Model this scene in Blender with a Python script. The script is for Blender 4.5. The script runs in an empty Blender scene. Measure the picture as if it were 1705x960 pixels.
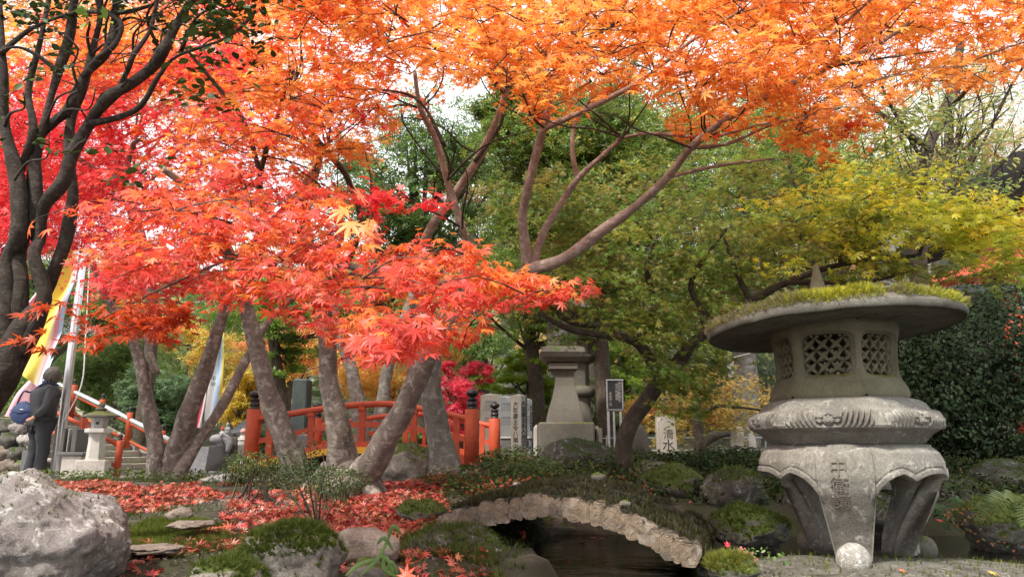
import bpy, math, random
import numpy as np
from mathutils import Vector, noise as mnoise

# ------------------------------------------------------------------ camera, world, sun
random.seed(7)
RNG = np.random.default_rng(7)
SC = bpy.context.scene
COL = SC.collection
PITCH = math.radians(12.0)
FPX = 1231.0                       # focal length in photograph pixels (1705 wide)
cam_d = bpy.data.cameras.new("camera"); cam = bpy.data.objects.new("camera", cam_d); COL.objects.link(cam)
cam.location = (0, 0, 0); cam.rotation_euler = (math.radians(90) + PITCH, 0, 0)
cam_d.sensor_width = 36.0; cam_d.lens = 36.0 * FPX / 1705.0
cam_d.clip_start = 0.05; cam_d.clip_end = 2000
SC.camera = cam
SC.view_settings.view_transform = 'Standard'; SC.view_settings.look = 'None'
SC.view_settings.exposure = 1.22; SC.view_settings.gamma = 1.0
SUN_EL, SUN_AZ = math.radians(52), math.radians(215)     # azimuth from +Y clockwise: behind the camera, to its left
wd = bpy.data.worlds.new("World"); SC.world = wd; wd.use_nodes = True
nt = wd.node_tree; nt.nodes.clear()
sky = nt.nodes.new('ShaderNodeTexSky'); sky.sky_type = 'NISHITA'; sky.sun_disc = False
sky.sun_elevation = SUN_EL; sky.sun_rotation = SUN_AZ; sky.dust_density = 2.0
tc = nt.nodes.new('ShaderNodeTexCoord'); mp = nt.nodes.new('ShaderNodeMapping'); mp.inputs['Scale'].default_value = (1, 1, 2.5)
cn = nt.nodes.new('ShaderNodeTexNoise'); cn.inputs['Scale'].default_value = 2.2; cn.inputs['Detail'].default_value = 6
cr = nt.nodes.new('ShaderNodeValToRGB'); cr.color_ramp.elements[0].position = 0.25; cr.color_ramp.elements[1].position = 0.6
cr.color_ramp.elements[0].color = (.72, .72, .72, 1); cr.color_ramp.elements[1].color = (1, 1, 1, 1)
mx = nt.nodes.new('ShaderNodeMixRGB'); mx.inputs['Color2'].default_value = (9.2, 9.3, 9.6, 1)
bg = nt.nodes.new('ShaderNodeBackground'); bg.inputs['Strength'].default_value = 0.085
wo = nt.nodes.new('ShaderNodeOutputWorld')
L = nt.links.new
L(tc.outputs['Generated'], mp.inputs['Vector']); L(mp.outputs['Vector'], cn.inputs['Vector']); L(cn.outputs['Fac'], cr.inputs['Fac'])
L(cr.outputs['Color'], mx.inputs['Fac']); L(sky.outputs['Color'], mx.inputs['Color1']); L(mx.outputs['Color'], bg.inputs['Color'])
L(bg.outputs['Background'], wo.inputs['Surface'])
sun_d = bpy.data.lights.new("sun", 'SUN'); sun_d.energy = 2.8; sun_d.angle = math.radians(5.0); sun_d.color = (1.0, .95, .86)
sun = bpy.data.objects.new("sun", sun_d); COL.objects.link(sun)
sv = Vector((math.sin(SUN_AZ) * math.cos(SUN_EL), math.cos(SUN_AZ) * math.cos(SUN_EL), math.sin(SUN_EL)))
sun.rotation_euler = sv.to_track_quat('Z', 'Y').to_euler(); sun.location = (-4, -6, 12)

# ------------------------------------------------------------------ helpers
CP, SP = math.cos(PITCH), math.sin(PITCH)
def W(px, py, Y):
    """world point at forward distance Y seen at photograph pixel px, py"""
    x = (px - 852.5) / FPX; y = (480 - py) / FPX
    d = Vector((x, CP - y * SP, SP + y * CP))
    return d * (Y / d.y)
def XZ(px, py, Y):
    v = W(px, py, Y); return v.x, v.z
def pix(P):
    P = np.asarray(P, float); f = P[..., 1] * CP + P[..., 2] * SP; u = -P[..., 1] * SP + P[..., 2] * CP
    return 852.5 + P[..., 0] / f * FPX, 480 - u / f * FPX
def mpp(Y): return Y / FPX * 1.0
ORG = {}
def tag(o, label=None, cat=None, group=None, kind=None):
    if label: o['label'] = label
    if cat: o['category'] = cat
    if group: o['group'] = group
    if kind: o['kind'] = kind
    return o
def thing(name, label, cat, loc, group=None, rz=0):
    o = bpy.data.objects.new(name, None); COL.objects.link(o); o.location = loc; o.rotation_euler.z = rz
    o.empty_display_size = .05
    ORG[o.name] = Vector(loc)
    return tag(o, label, cat, group)
def mk(name, V, F, mat, parent=None, smooth=True, origin=None, cols=None, local=False):
    """link one mesh object; V in world metres unless local"""
    V = np.asarray(V, dtype=np.float64).reshape(-1, 3)
    if parent is not None: org = ORG[parent.name]
    elif origin is not None: org = Vector(origin)
    else: org = Vector(((V[:, 0].min() + V[:, 0].max()) / 2, (V[:, 1].min() + V[:, 1].max()) / 2, V[:, 2].min()))
    me = bpy.data.meshes.new(name)
    Vl = V if local else V - np.array(org)
    if isinstance(F, np.ndarray):
        k = F.shape[1]; n = len(F)
        me.vertices.add(len(V)); me.vertices.foreach_set('co', Vl.astype(np.float32).ravel())
        me.loops.add(n * k); me.loops.foreach_set('vertex_index', F.astype(np.int32).ravel())
        me.polygons.add(n); me.polygons.foreach_set('loop_start', np.arange(0, n * k, k, dtype=np.int32))
        me.polygons.foreach_set('loop_total', np.full(n, k, dtype=np.int32)); me.update(calc_edges=True)
    else:
        me.from_pydata([tuple(v) for v in Vl], [], F); me.update()
    if smooth: me.polygons.foreach_set('use_smooth', np.ones(len(me.polygons), dtype=bool))
    if cols is not None:
        a = me.color_attributes.new('Col', 'FLOAT_COLOR', 'POINT')
        c4 = np.ones((len(V), 4), dtype=np.float32); c4[:, :3] = cols; a.data.foreach_set('color', c4.ravel())
    if mat: me.materials.append(mat)
    o = bpy.data.objects.new(name, me); COL.objects.link(o)
    if parent is not None:
        o.parent = parent; ORG[o.name] = org
    else:
        o.location = org; ORG[o.name] = org
    return o
class MB:
    def __init__(s): s.V = []; s.F = []
    def add(s, V, F):
        n = len(s.V); s.V += [tuple(v) for v in V]; s.F += [tuple(int(i) + n for i in f) for f in F]; return s
    def box(s, c, size, rz=0, ry=0, rx=0, bev=0.0):
        hx, hy, hz = size[0] / 2, size[1] / 2, size[2] / 2; b = min(bev, hx * .9, hy * .9, hz * .9)
        if b <= 0:
            P = [(x, y, z) for z in (-hz, hz) for x, y in ((-hx, -hy), (hx, -hy), (hx, hy), (-hx, hy))]
            F = [(3, 2, 1, 0), (4, 5, 6, 7), (0, 1, 5, 4), (1, 2, 6, 5), (2, 3, 7, 6), (3, 0, 4, 7)]
        else:
            P = []
            for z, i in ((-hz, b), (-hz + b, 0), (hz - b, 0), (hz, b)):
                P += [(-hx + i + (b if i == 0 else 0), -hy + i, z), (hx - i - (b if i == 0 else 0), -hy + i, z),
                      (hx - i, -hy + i + (b if i == 0 else 0), z), (hx - i, hy - i - (b if i == 0 else 0), z),
                      (hx - i - (b if i == 0 else 0), hy - i, z), (-hx + i + (b if i == 0 else 0), hy - i, z),
                      (-hx + i, hy - i - (b if i == 0 else 0), z), (-hx + i, -hy + i + (b if i == 0 else 0), z)]
            F = [tuple(range(7, -1, -1)), tuple(range(24, 32))]
            for r in range(3):
                for k in range(8): F.append((r * 8 + k, r * 8 + (k + 1) % 8, r * 8 + 8 + (k + 1) % 8, r * 8 + 8 + k))
        from mathutils import Euler
        M = Euler((rx, ry, rz)).to_matrix(); c = Vector(c)
        return s.add([M @ Vector(p) + c for p in P], F)
    def lathe(s, prof, c=(0, 0, 0), n=24, rz=0, sx=1, sy=1, cap=True):
        V = []; F = []; c = Vector(c)
        for r, z in prof:
            for k in range(n):
                a = rz + 2 * math.pi * k / n; V.append((c.x + r * math.cos(a) * sx, c.y + r * math.sin(a) * sy, c.z + z))
        m = len(prof)
        for i in range(m - 1):
            for k in range(n): F.append((i * n + k, i * n + (k + 1) % n, (i + 1) * n + (k + 1) % n, (i + 1) * n + k))
        if cap: F.append(tuple(range(n - 1, -1, -1))); F.append(tuple((m - 1) * n + k for k in range(n)))
        return s.add(V, F)
    def tube(s, pts, rad, sides=6, sub=1, cap=True):
        V, F = tube(pts, rad, sides, sub, cap=cap); return s.add(V, F)
    def build(s, name, mat, parent=None, smooth=False, origin=None, local=False):
        return mk(name, s.V, s.F, mat, parent, smooth, origin, local=local)
def spline(P, R, sub):
    P = [Vector(p) for p in P]
    if sub <= 1 or len(P) < 3:
        if sub <= 1: return P, list(R)
    out = []; ro = []
    for i in range(len(P) - 1):
        p0 = P[max(i - 1, 0)]; p1 = P[i]; p2 = P[i + 1]; p3 = P[min(i + 2, len(P) - 1)]
        for k in range(sub):
            t = k / sub
            out.append(0.5 * ((2 * p1) + (p2 - p0) * t + (2 * p0 - 5 * p1 + 4 * p2 - p3) * t * t + (3 * p1 - p0 - 3 * p2 + p3) * t ** 3))
            ro.append(R[i] * (1 - t) + R[i + 1] * t)
    out.append(P[-1]); ro.append(R[-1]); return out, ro
def tube(pts, rad, sides=6, sub=1, cap=True, gnarl=0.0, seed=0, oval=1.0):
    if not hasattr(rad, '__len__'): rad = [rad] * len(pts)
    P, R = spline(pts, rad, sub)
    V = []; F = []; n = len(P); up = None
    for i in range(n):
        d = (P[min(i + 1, n - 1)] - P[max(i - 1, 0)])
        d = d.normalized() if d.length > 1e-9 else Vector((0, 0, 1))
        if up is None: up = d.cross(Vector((0.13, 1, 0.07))).normalized()
        up = (up - d * up.dot(d)); up = up.normalized() if up.length > 1e-6 else d.orthogonal().normalized()
        q = d.cross(up)
        for k in range(sides):
            a = 2 * math.pi * k / sides; o = up * math.cos(a) * oval + q * math.sin(a); r = R[i]
            if gnarl:
                p = P[i] + o * r
                r *= 1 + gnarl * mnoise.fractal(Vector((p.x * 6 + seed, p.y * 6, p.z * 2.5)), 1.0, 2.0, 3)
            V.append(P[i] + o * r)
    for i in range(n - 1):
        for k in range(sides): F.append((i * sides + k, i * sides + (k + 1) % sides, (i + 1) * sides + (k + 1) % sides, (i + 1) * sides + k))
    if cap: F.append(tuple(range(sides - 1, -1, -1))); F.append(tuple((n - 1) * sides + k for k in range(sides)))
    return V, F
def ppath(L_, Y0, Y1, jit=0.0):
    """pixel polyline -> world path; forward distance runs from Y0 to Y1"""
    n = len(L_); out = []
    for i, (x, y) in enumerate(L_):
        t = i / max(n - 1, 1); out.append(W(x, y, Y0 + (Y1 - Y0) * t + random.uniform(-jit, jit)))
    return out
def rpx(L_, Y0, Y1):
    n = len(L_); return [r * (Y0 + (Y1 - Y0) * i / max(n - 1, 1)) / FPX for i, r in enumerate(L_)]

# ------------------------------------------------------------------ materials
def newmat(name):
    m = bpy.data.materials.new(name); m.use_nodes = True; t = m.node_tree
    b = t.nodes['Principled BSDF']; return m, t, b
def N(t, typ, **kw):
    n = t.nodes.new(typ)
    for k, v in kw.items():
        if k in n.inputs.keys() if isinstance(k, str) else False: n.inputs[k].default_value = v
        else: setattr(n, k, v)
    return n
def ramp(t, fac, stops):
    r = t.nodes.new('ShaderNodeValToRGB'); e = r.color_ramp.elements
    while len(e) < len(stops): e.new(.5)
    for i, (p, c) in enumerate(stops): e[i].position = p; e[i].color = (*c, 1) if len(c) == 3 else c
    t.links.new(fac, r.inputs['Fac']); return r.outputs['Color']
def noise(t, scale, detail=4, rough=.6, vec=None, dist=0):
    n = t.nodes.new('ShaderNodeTexNoise'); n.inputs['Scale'].default_value = scale; n.inputs['Detail'].default_value = detail
    n.inputs['Roughness'].default_value = rough; n.inputs['Distortion'].default_value = dist
    if vec is not None: t.links.new(vec, n.inputs['Vector'])
    return n.outputs['Fac']
def mixc(t, fac, a, b, mode='MIX'):
    n = t.nodes.new('ShaderNodeMixRGB'); n.blend_type = mode
    for s, v in (('Fac', fac), ('Color1', a), ('Color2', b)):
        if isinstance(v, (int, float)): n.inputs[s].default_value = v
        elif isinstance(v, tuple): n.inputs[s].default_value = (*v, 1)
        else: t.links.new(v, n.inputs[s])
    return n.outputs['Color']
def bump(t, b, h, strength=.5, dist=.01):
    n = t.nodes.new('ShaderNodeBump'); n.inputs['Strength'].default_value = strength; n.inputs['Distance'].default_value = dist
    t.links.new(h, n.inputs['Height']); t.links.new(n.outputs['Normal'], b.inputs['Normal'])
def ocoord(t, scale=None, geo=False):
    c = t.nodes.new('ShaderNodeNewGeometry').outputs['Position']
    if scale:
        m = t.nodes.new('ShaderNodeMapping'); m.inputs['Scale'].default_value = scale; t.links.new(c, m.inputs['Vector']); c = m.outputs['Vector']
    return c
def math_(t, op, a, b=0.0, clamp=False):
    n = t.nodes.new('ShaderNodeMath'); n.operation = op; n.use_clamp = clamp
    for i, v in enumerate((a, b)):
        if isinstance(v, (int, float)): n.inputs[i].default_value = v
        else: t.links.new(v, n.inputs[i])
    return n.outputs[0]
def upness(t):
    g = t.nodes.new('ShaderNodeNewGeometry'); s = t.nodes.new('ShaderNodeSeparateXYZ'); t.links.new(g.outputs['Normal'], s.inputs[0]); return s.outputs['Z']
def stone(name, c1, c2, lichen=(.5, .49, .44), lich=.5, moss=0.0, mosscol=(.09, .12, .015), grain=260, patch=7, rough=.9, bstr=.5, dark=None, facing=False):
    m, t, b = newmat(name); v = ocoord(t)
    base = ramp(t, noise(t, patch, 6, .65, v), [(.3, c1), (.7, c2)])
    g = noise(t, grain, 2, .6, v); base = mixc(t, .35, base, ramp(t, g, [(.35, (.25, .25, .25)), (.65, (.9, .9, .9))]), 'OVERLAY')
    lf = ramp(t, noise(t, patch * 2.6, 7, .7, v, .6), [(.52 + .1 * (1 - lich), (0, 0, 0)), (.6 + .1 * (1 - lich), (1, 1, 1))])
    base = mixc(t, math_(t, 'MULTIPLY', lf, lich), base, lichen)
    if dark: base = mixc(t, ramp(t, noise(t, patch * 1.3, 8, .75, v, .4), [(.5, (0, 0, 0)), (.62, (.85, .85, .85))]), base, dark)
    if moss > 0:
        mf = math_(t, 'ADD', math_(t, 'MULTIPLY', upness(t), .55), noise(t, 5, 6, .7, v))
        mf = ramp(t, mf, [(1.02 - moss * .5, (0, 0, 0)), (min(1.0, 1.1 - moss * .5), (1, 1, 1))])
        mc = ramp(t, noise(t, 40, 3, .6, v), [(.3, tuple(x * .55 for x in mosscol)), (.7, tuple(min(1, x * 1.5) for x in mosscol))])
        base = mixc(t, mf, base, mc)
    t.links.new(base, b.inputs['Base Color']); b.inputs['Roughness'].default_value = rough
    h = math_(t, 'ADD', noise(t, 24, 9, .78, v), math_(t, 'MULTIPLY', g, .25))
    bump(t, b, h, bstr, .012); return m
def plain(name, c, rough=.6, metal=0, var=.15, scale=30, bstr=.1, spec=None):
    m, t, b = newmat(name); v = ocoord(t)
    lo = tuple(x * (1 - var) for x in c); hi = tuple(min(1, x * (1 + var)) for x in c)
    n = noise(t, scale, 5, .65, v)
    t.links.new(ramp(t, n, [(.3, lo), (.7, hi)]), b.inputs['Base Color'])
    b.inputs['Roughness'].default_value = rough; b.inputs['Metallic'].default_value = metal
    bump(t, b, n, bstr, .004); return m
def bark(name, c1, c2, lichen, lich=.45, moss=.2, scale=1.0):
    m, t, b = newmat(name)
    v = ocoord(t, (9 * scale, 9 * scale, 3 * scale)); v2 = ocoord(t)
    base = ramp(t, noise(t, 1.2, 6, .7, v), [(.3, c1), (.68, c2)])
    lf = ramp(t, noise(t, 15 * scale, 8, .72, v2, .4), [(.50, (0, 0, 0)), (.60, (1, 1, 1))])
    base = mixc(t, math_(t, 'MULTIPLY', lf, lich), base, lichen)
    df = ramp(t, noise(t, 8 * scale, 9, .78, v2, .3), [(.55, (0, 0, 0)), (.68, (1, 1, 1))])
    base = mixc(t, math_(t, 'MULTIPLY', df, .75), base, tuple(x * .35 for x in c1))
    if moss: base = mixc(t, math_(t, 'MULTIPLY', ramp(t, noise(t, 4, 6, .7, v2), [(.55, (0, 0, 0)), (.66, (1, 1, 1))]), moss), base, (.07, .085, .02))
    t.links.new(base, b.inputs['Base Color']); b.inputs['Roughness'].default_value = .92
    ring = noise(t, 1.0, 6, .75, ocoord(t, (14, 14, 60)))
    lent = ramp(t, noise(t, 1.0, 4, .7, ocoord(t, (9 * scale, 9 * scale, 42 * scale))), [(.60, (0, 0, 0)), (.68, (1, 1, 1))])
    base = mixc(t, math_(t, 'MULTIPLY', lent, .5), base, tuple(x * .4 for x in c1)); t.links.new(base, b.inputs['Base Color'])
    bump(t, b, math_(t, 'ADD', ring, noise(t, 25, 6, .7, v2)), .7, .012); return m
def leafmat(name, trans=.5, gloss=.06, sat=1.0, rough=.45):
    m, t, b = newmat(name); t.nodes.remove(b); out = t.nodes['Material Output']
    a = t.nodes.new('ShaderNodeVertexColor'); a.layer_name = 'Col'
    hs = t.nodes.new('ShaderNodeHueSaturation'); hs.inputs['Saturation'].default_value = sat; hs.inputs['Value'].default_value = 1.0
    L_ = t.links.new; L_(a.outputs['Color'], hs.inputs['Color'])
    nn = noise(t, 55, 3, .6, ocoord(t)); c = mixc(t, .35, hs.outputs['Color'], ramp(t, nn, [(.3, (.35, .35, .35)), (.7, (.65, .65, .65))]), 'OVERLAY')
    d = t.nodes.new('ShaderNodeBsdfDiffuse'); tr = t.nodes.new('ShaderNodeBsdfTranslucent'); g = t.nodes.new('ShaderNodeBsdfGlossy')
    g.inputs['Roughness'].default_value = rough; g.inputs['Color'].default_value = (1, 1, 1, 1)
    L_(c, d.inputs['Color']); L_(c, tr.inputs['Color'])
    m1 = t.nodes.new('ShaderNodeMixShader'); m1.inputs['Fac'].default_value = trans; L_(d.outputs[0], m1.inputs[1]); L_(tr.outputs[0], m1.inputs[2])
    m2 = t.nodes.new('ShaderNodeMixShader'); m2.inputs['Fac'].default_value = gloss; L_(m1.outputs[0], m2.inputs[1]); L_(g.outputs[0], m2.inputs[2])
    L_(m2.outputs[0], out.inputs['Surface']); return m
def vcmat(name, rough=.7, spec=.3):
    m, t, b = newmat(name); a = t.nodes.new('ShaderNodeVertexColor'); a.layer_name = 'Col'
    t.links.new(a.outputs['Color'], b.inputs['Base Color']); b.inputs['Roughness'].default_value = rough; return m
M_LEAF = leafmat('maple_leaf', .58, .03)
M_GLEAF = leafmat('green_leaf', .5, .03)
M_EVER = leafmat('evergreen_leaf', .2, .018, rough=.45)
M_LITTER = leafmat('fallen_leaf', .1, .05)
M_MOSS = leafmat('moss', .2, .02)
M_GRAN = stone('granite_lantern', (.125, .115, .096), (.235, .218, .187), (.45, .43, .38), .7, .04, (.10, .105, .02), 130, 7, .88, .45, dark=(.13, .11, .09))
M_GRANM = stone('granite_mossy', (.085, .078, .042), (.165, .150, .094), (.23, .215, .14), .3, .25, (.12, .115, .02), 200, 5, .9, .4)
M_GRAND = stone('granite_roof', (.09, .083, .064), (.155, .147, .12), (.30, .29, .24), .3, .0, (.1, .1, .02), 160, 6, .92, .5, dark=(.06, .055, .035))
M_GRANL = stone('pale_granite', (.32, .305, .275), (.46, .44, .41), (.52, .51, .48), .3, .0, grain=150, patch=3, bstr=.3)
M_GRANB = stone('weathered_granite', (.075, .068, .054), (.135, .123, .10), (.19, .18, .145), .4, .3, (.08, .085, .02), 120, 3, .9, .5)
M_STEP = stone('step_stone', (.26, .23, .20), (.42, .39, .36), (.5, .48, .44), .4, .1, grain=90, patch=4)
M_BOULD = stone('boulder_stone', (.13, .11, .10), (.31, .285, .265), (.56, .55, .52), .9, .0, (.10, .11, .03), 150, 6, .95, 1.1, dark=(.13, .11, .09))
M_ROCKG = stone('garden_rock', (.10, .085, .07), (.22, .20, .17), (.38, .37, .33), .55, .35, (.06, .08, .012), 110, 6, .95, .9)
M_ROCKM = stone('mossy_rock', (.06, .055, .045), (.15, .14, .115), (.34, .34, .31), .4, 1.0, (.055, .075, .01), 110, 6, .95, .9)
M_ROCKB = stone('brown_flat_stone', (.12, .09, .07), (.24, .195, .16), (.36, .34, .30), .5, .0, (.06, .08, .012), 110, 9, .95, 1.0)
M_ROCKW = stone('white_rock', (.38, .36, .33), (.62, .60, .57), (.7, .69, .66), .5, .1, grain=100, patch=6, bstr=.8)
M_ROCKD = stone('dark_rock', (.03, .027, .022), (.085, .08, .065), (.36, .36, .33), .6, .18, (.03, .045, .008), 110, 8, .95, .9)
M_BARK = bark('maple_bark', (.095, .074, .06), (.215, .175, .145), (.46, .42, .37), .55, .14)
M_BARKP = bark('pale_branch_bark', (.20, .14, .11), (.36, .27, .225), (.54, .46, .41), .55, .0, 1.3)
M_BARKD = bark('dark_bark', (.035, .025, .018), (.085, .062, .045), (.17, .15, .115), .35, .25)
M_BARKS = bark('shrub_bark', (.016, .010, .007), (.045, .031, .022), (.15, .13, .105), .3, .06, 1.6)
M_BARKG = bark('grey_bark', (.12, .11, .09), (.22, .205, .18), (.40, .40, .37), .6, .45)
M_TWIG = plain('twig_bark', (.07, .045, .035), .9)
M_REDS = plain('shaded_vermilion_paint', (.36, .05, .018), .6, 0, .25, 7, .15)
m, t, b = newmat('vermilion_paint'); v = ocoord(t)
c_ = ramp(t, noise(t, 6, 8, .7, v), [(.3, (.33, .045, .016)), (.6, (.47, .075, .024))])
c_ = mixc(t, ramp(t, noise(t, 22, 8, .8, v), [(.60, (0, 0, 0)), (.68, (.8, .8, .8))]), c_, (.20, .07, .035))
c_ = mixc(t, ramp(t, noise(t, 1.0, 6, .8, ocoord(t, (60, 60, 4))), [(.55, (0, 0, 0)), (.75, (.5, .5, .5))]), c_, (.25, .035, .015))
t.links.new(c_, b.inputs['Base Color']); b.inputs['Roughness'].default_value = .65; bump(t, b, noise(t, 30, 6, .8, v), .3, .004); M_RED = m
M_YEL = plain('yellow_ochre_paint', (.80, .42, .015), .55, 0, .12, 9, .1)
M_BLACK = plain('black_bronze', (.035, .035, .037), .4, .6, .3, 20)
M_STEEL = plain('silver_metal', (.62, .62, .64), .3, .75, .08, 6, .02)
M_DGRAN = plain('dark_polished_granite', (.11, .11, .105), .35, 0, .3, 40, .05)
M_GREYST = plain('grey_cut_stone', (.22, .22, .225), .6, 0, .22, 25, .2)
M_INK = plain('black_ink', (.02, .02, .02), .7)
M_CARVE = plain('carved_grooves', (.15, .13, .105), .95)
M_GREYINK = plain('grey_engraving', (.10, .105, .11), .8)
M_DWOOD = plain('dark_roof_wood', (.011, .009, .008), .95, 0, .4, 14, .4); M_DWOOD.node_tree.nodes['Principled BSDF'].inputs['Specular IOR Level'].default_value = .1
M_ROOFT = plain('roof_tile', (.05, .05, .055), .6, 0, .3, 12, .3)
M_PAPER = plain('white_paper', (.8, .8, .78), .8)
M_CLOTH = vcmat('dyed_cloth', .8)
# ------------------------------------------------------------------ leaf templates (x = tip direction, y = side, z = blade normal)
def T_maple7():
    lob = [(-128, .42), (-84, .74), (-40, .95), (0, 1.05), (40, .95), (84, .74), (128, .42)]
    out = []
    for i, (a, l) in enumerate(lob):
        if i == 0: out.append((-160, .14, 0))
        w = 11.5
        out.append((a - w * 1.15, l * .52, 1)); out.append((a, l, 2)); out.append((a + w * 1.15, l * .52, 1))
        if i < 6: out.append(((a + lob[i + 1][0]) / 2, .24, 0))
    out.append((160, .14, 0))
    V = [(0, 0, 0.02)]
    for a, r, k in out:
        a = math.radians(a); z = -.16 * r * r if k == 2 else (-.02 if k == 1 else .0)
        V.append((r * math.cos(a), r * math.sin(a), z))
    n = len(out); F = [(0, i, i + 1) for i in range(1, n)] + [(0, n, 1)]
    k = len(V); V += [(-.05, .012, 0), (-.05, -.012, 0), (-.62, 0, -.12)]; F.append((k, k + 1, k + 2))
    return np.array(V), np.array(F)
def T_maple5():
    V = [(0, 0, 0)]; F = []
    for a, l in ((-105, .6), (-52, .9), (0, 1), (52, .9), (105, .6)):
        a = math.radians(a); k = len(V); w = math.radians(24)
        V += [(.34 * l * math.cos(a - w), .34 * l * math.sin(a - w), .01), (l * math.cos(a), l * math.sin(a), -.14 * l), (.34 * l * math.cos(a + w), .34 * l * math.sin(a + w), .01)]
        F += [(0, k, k + 1), (0, k + 1, k + 2)]
    return np.array(V), np.array(F)
def T_oval(w=.3):
    V = [(0, 0, 0), (.28, w * .85, .03), (.62, w, .03), (1, 0, -.08), (.62, -w, .03), (.28, -w * .85, .03), (.5, 0, -.04)]
    F = [(0, 6, 1), (1, 6, 2), (2, 6, 3), (3, 6, 4), (4, 6, 5), (5, 6, 0)]
    return np.array(V), np.array(F)
def T_clump():
    V = []; F = []
    for a, l, z in ((0, 1, .1), (75, .8, -.15), (150, .85, .12), (220, .9, -.1), (295, .8, .15)):
        a = math.radians(a); k = len(V); w = .17
        V += [(.05 * math.cos(a), .05 * math.sin(a), 0), (l * .55 * math.cos(a - w * 1.8), l * .55 * math.sin(a - w * 1.8), z * .5), (l * math.cos(a), l * math.sin(a), z), (l * .55 * math.cos(a + w * 1.8), l * .55 * math.sin(a + w * 1.8), z * .5)]
        F += [(k, k + 1, k + 2), (k, k + 2, k + 3)]
    return np.array(V), np.array(F)
def T_tuft():
    V = []; F = []
    for a in (0, 72, 144, 216, 288):
        a = math.radians(a); k = len(V)
        V += [(.12 * math.cos(a + 1.2), .12 * math.sin(a + 1.2), -.2), (.12 * math.cos(a - 1.2), .12 * math.sin(a - 1.2), -.2), (.5 * math.cos(a), .5 * math.sin(a), 1)]
        F.append((k, k + 1, k + 2))
    return np.array(V), np.array(F)
M7, M5, OV, OVN, CLP, TUF = T_maple7(), T_maple5(), T_oval(), T_oval(.19), T_clump(), T_tuft()
def unit(a): return a / np.maximum(np.linalg.norm(a, axis=-1, keepdims=True), 1e-9)
class Leaves:
    def __init__(s): s.P = []; s.T = []; s.N = []; s.S = []; s.C = []
    def add(s, P, T, Nn, S, C):
        n = len(P); s.P.append(np.asarray(P, float)); s.T.append(np.broadcast_to(T, (n, 3))); s.N.append(np.broadcast_to(Nn, (n, 3)))
        s.S.append(np.broadcast_to(S, (n,))); s.C.append(np.broadcast_to(C, (n, 3)))
    def cat(s):
        P, T, Nn, S, C = (np.concatenate(a) for a in (s.P, s.T, s.N, s.S, s.C))
        Nn = unit(Nn); T = unit(T - Nn * (T * Nn).sum(1, keepdims=True)); return P, T, Nn, S, C
    def prune(s, fn):
        P, T, Nn, S, C = (np.concatenate(a) for a in (s.P, s.T, s.N, s.S, s.C)); px, py = pix(P); k = fn(px, py, P)
        s.P, s.T, s.N, s.S, s.C = [P[k]], [T[k]], [Nn[k]], [S[k]], [C[k]]
    def build(s, name, tmpl, mat, parent=None, single=0, kind=None, leafname='leaf'):
        P, T, Nn, S, C = s.cat(); B = np.cross(Nn, T); V0, F0 = tmpl
        if single:
            px, py = pix(P); inside = (px > -10) & (px < 1715) & (py > -10) & (py < 970)
            score = np.where(inside, S / P[:, 1], 0); idx = np.argsort(-score)[:single]
            keep = np.ones(len(P), bool); keep[idx] = False
            quant = {}
            from mathutils import Matrix
            org = ORG[parent.name]
            for i in idx:
                key = tuple(np.round(C[i] * 6).astype(int))
                if key not in quant and len(quant) < 14:
                    me = mk(leafname, V0, F0, mat, parent, False, cols=np.broadcast_to(C[i], (len(V0), 3)), local=True); quant[key] = me.data; o = me
                else:
                    if key not in quant: key = min(quant, key=lambda q: sum(abs(a - b) for a, b in zip(q, key)))
                    o = bpy.data.objects.new(leafname, quant[key]); COL.objects.link(o); o.parent = parent
                R = Matrix((T[i] * S[i], B[i] * S[i], Nn[i] * S[i])).transposed().to_4x4()
                R.translation = Vector(P[i]) - org
                o.matrix_local = R
            P, T, Nn, S, C, B = P[keep], T[keep], Nn[keep], S[keep], C[keep], B[keep]
        n = len(P); m = len(V0)
        if n == 0: return None
        cz = RNG.uniform(.3, 2.4, n)            # every leaf curls, folds and widens by its own amount
        sy = RNG.uniform(.72, 1.08, n); fo = RNG.uniform(-.25, .5, n) if kind != 'flat' else np.zeros(n)
        rr_ = np.hypot(V0[:, 0], V0[:, 1]); shade = np.stack([1 - .06 * rr_, 1.12 - .34 * rr_, 1 - .15 * rr_], -1) if m in (32, 33, 34) else np.ones((m, 3))
        V = P[:, None, :] + S[:, None, None] * (V0[None, :, 0, None] * T[:, None, :] + V0[None, :, 1, None] * sy[:, None, None] * B[:, None, :] + (V0[None, :, 2, None] * cz[:, None, None] + fo[:, None, None] * np.abs(V0[None, :, 1, None])) * Nn[:, None, :])
        F = F0[None] + (np.arange(n) * m)[:, None, None]
        o = mk(name, V.reshape(-1, 3), F.reshape(-1, 3), mat, parent, False, cols=np.clip(np.repeat(C, m, 0) * np.tile(shade, (n, 1)), 0, .97))
        if kind: o['kind'] = kind
        return o
def pal(n, cols, jit=.12):
    cols = np.array(cols); i = RNG.integers(0, len(cols), n); j = RNG.integers(0, len(cols), n); t = RNG.random((n, 1)) * .5
    c = cols[i] * (1 - t) + cols[j] * t
    return np.clip(c * RNG.uniform(1 - jit, 1 + jit, (n, 1)) * RNG.uniform(1 - jit * .4, 1 + jit * .4, (n, 3)), 0, .95)
def inpoly(x, y, poly):
    c = False; j = len(poly) - 1
    for i in range(len(poly)):
        xi, yi = poly[i]; xj, yj = poly[j]
        if (yi > y) != (yj > y) and x < (xj - xi) * (y - yi) / (yj - yi + 1e-9) + xi: c = not c
        j = i
    return c
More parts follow.
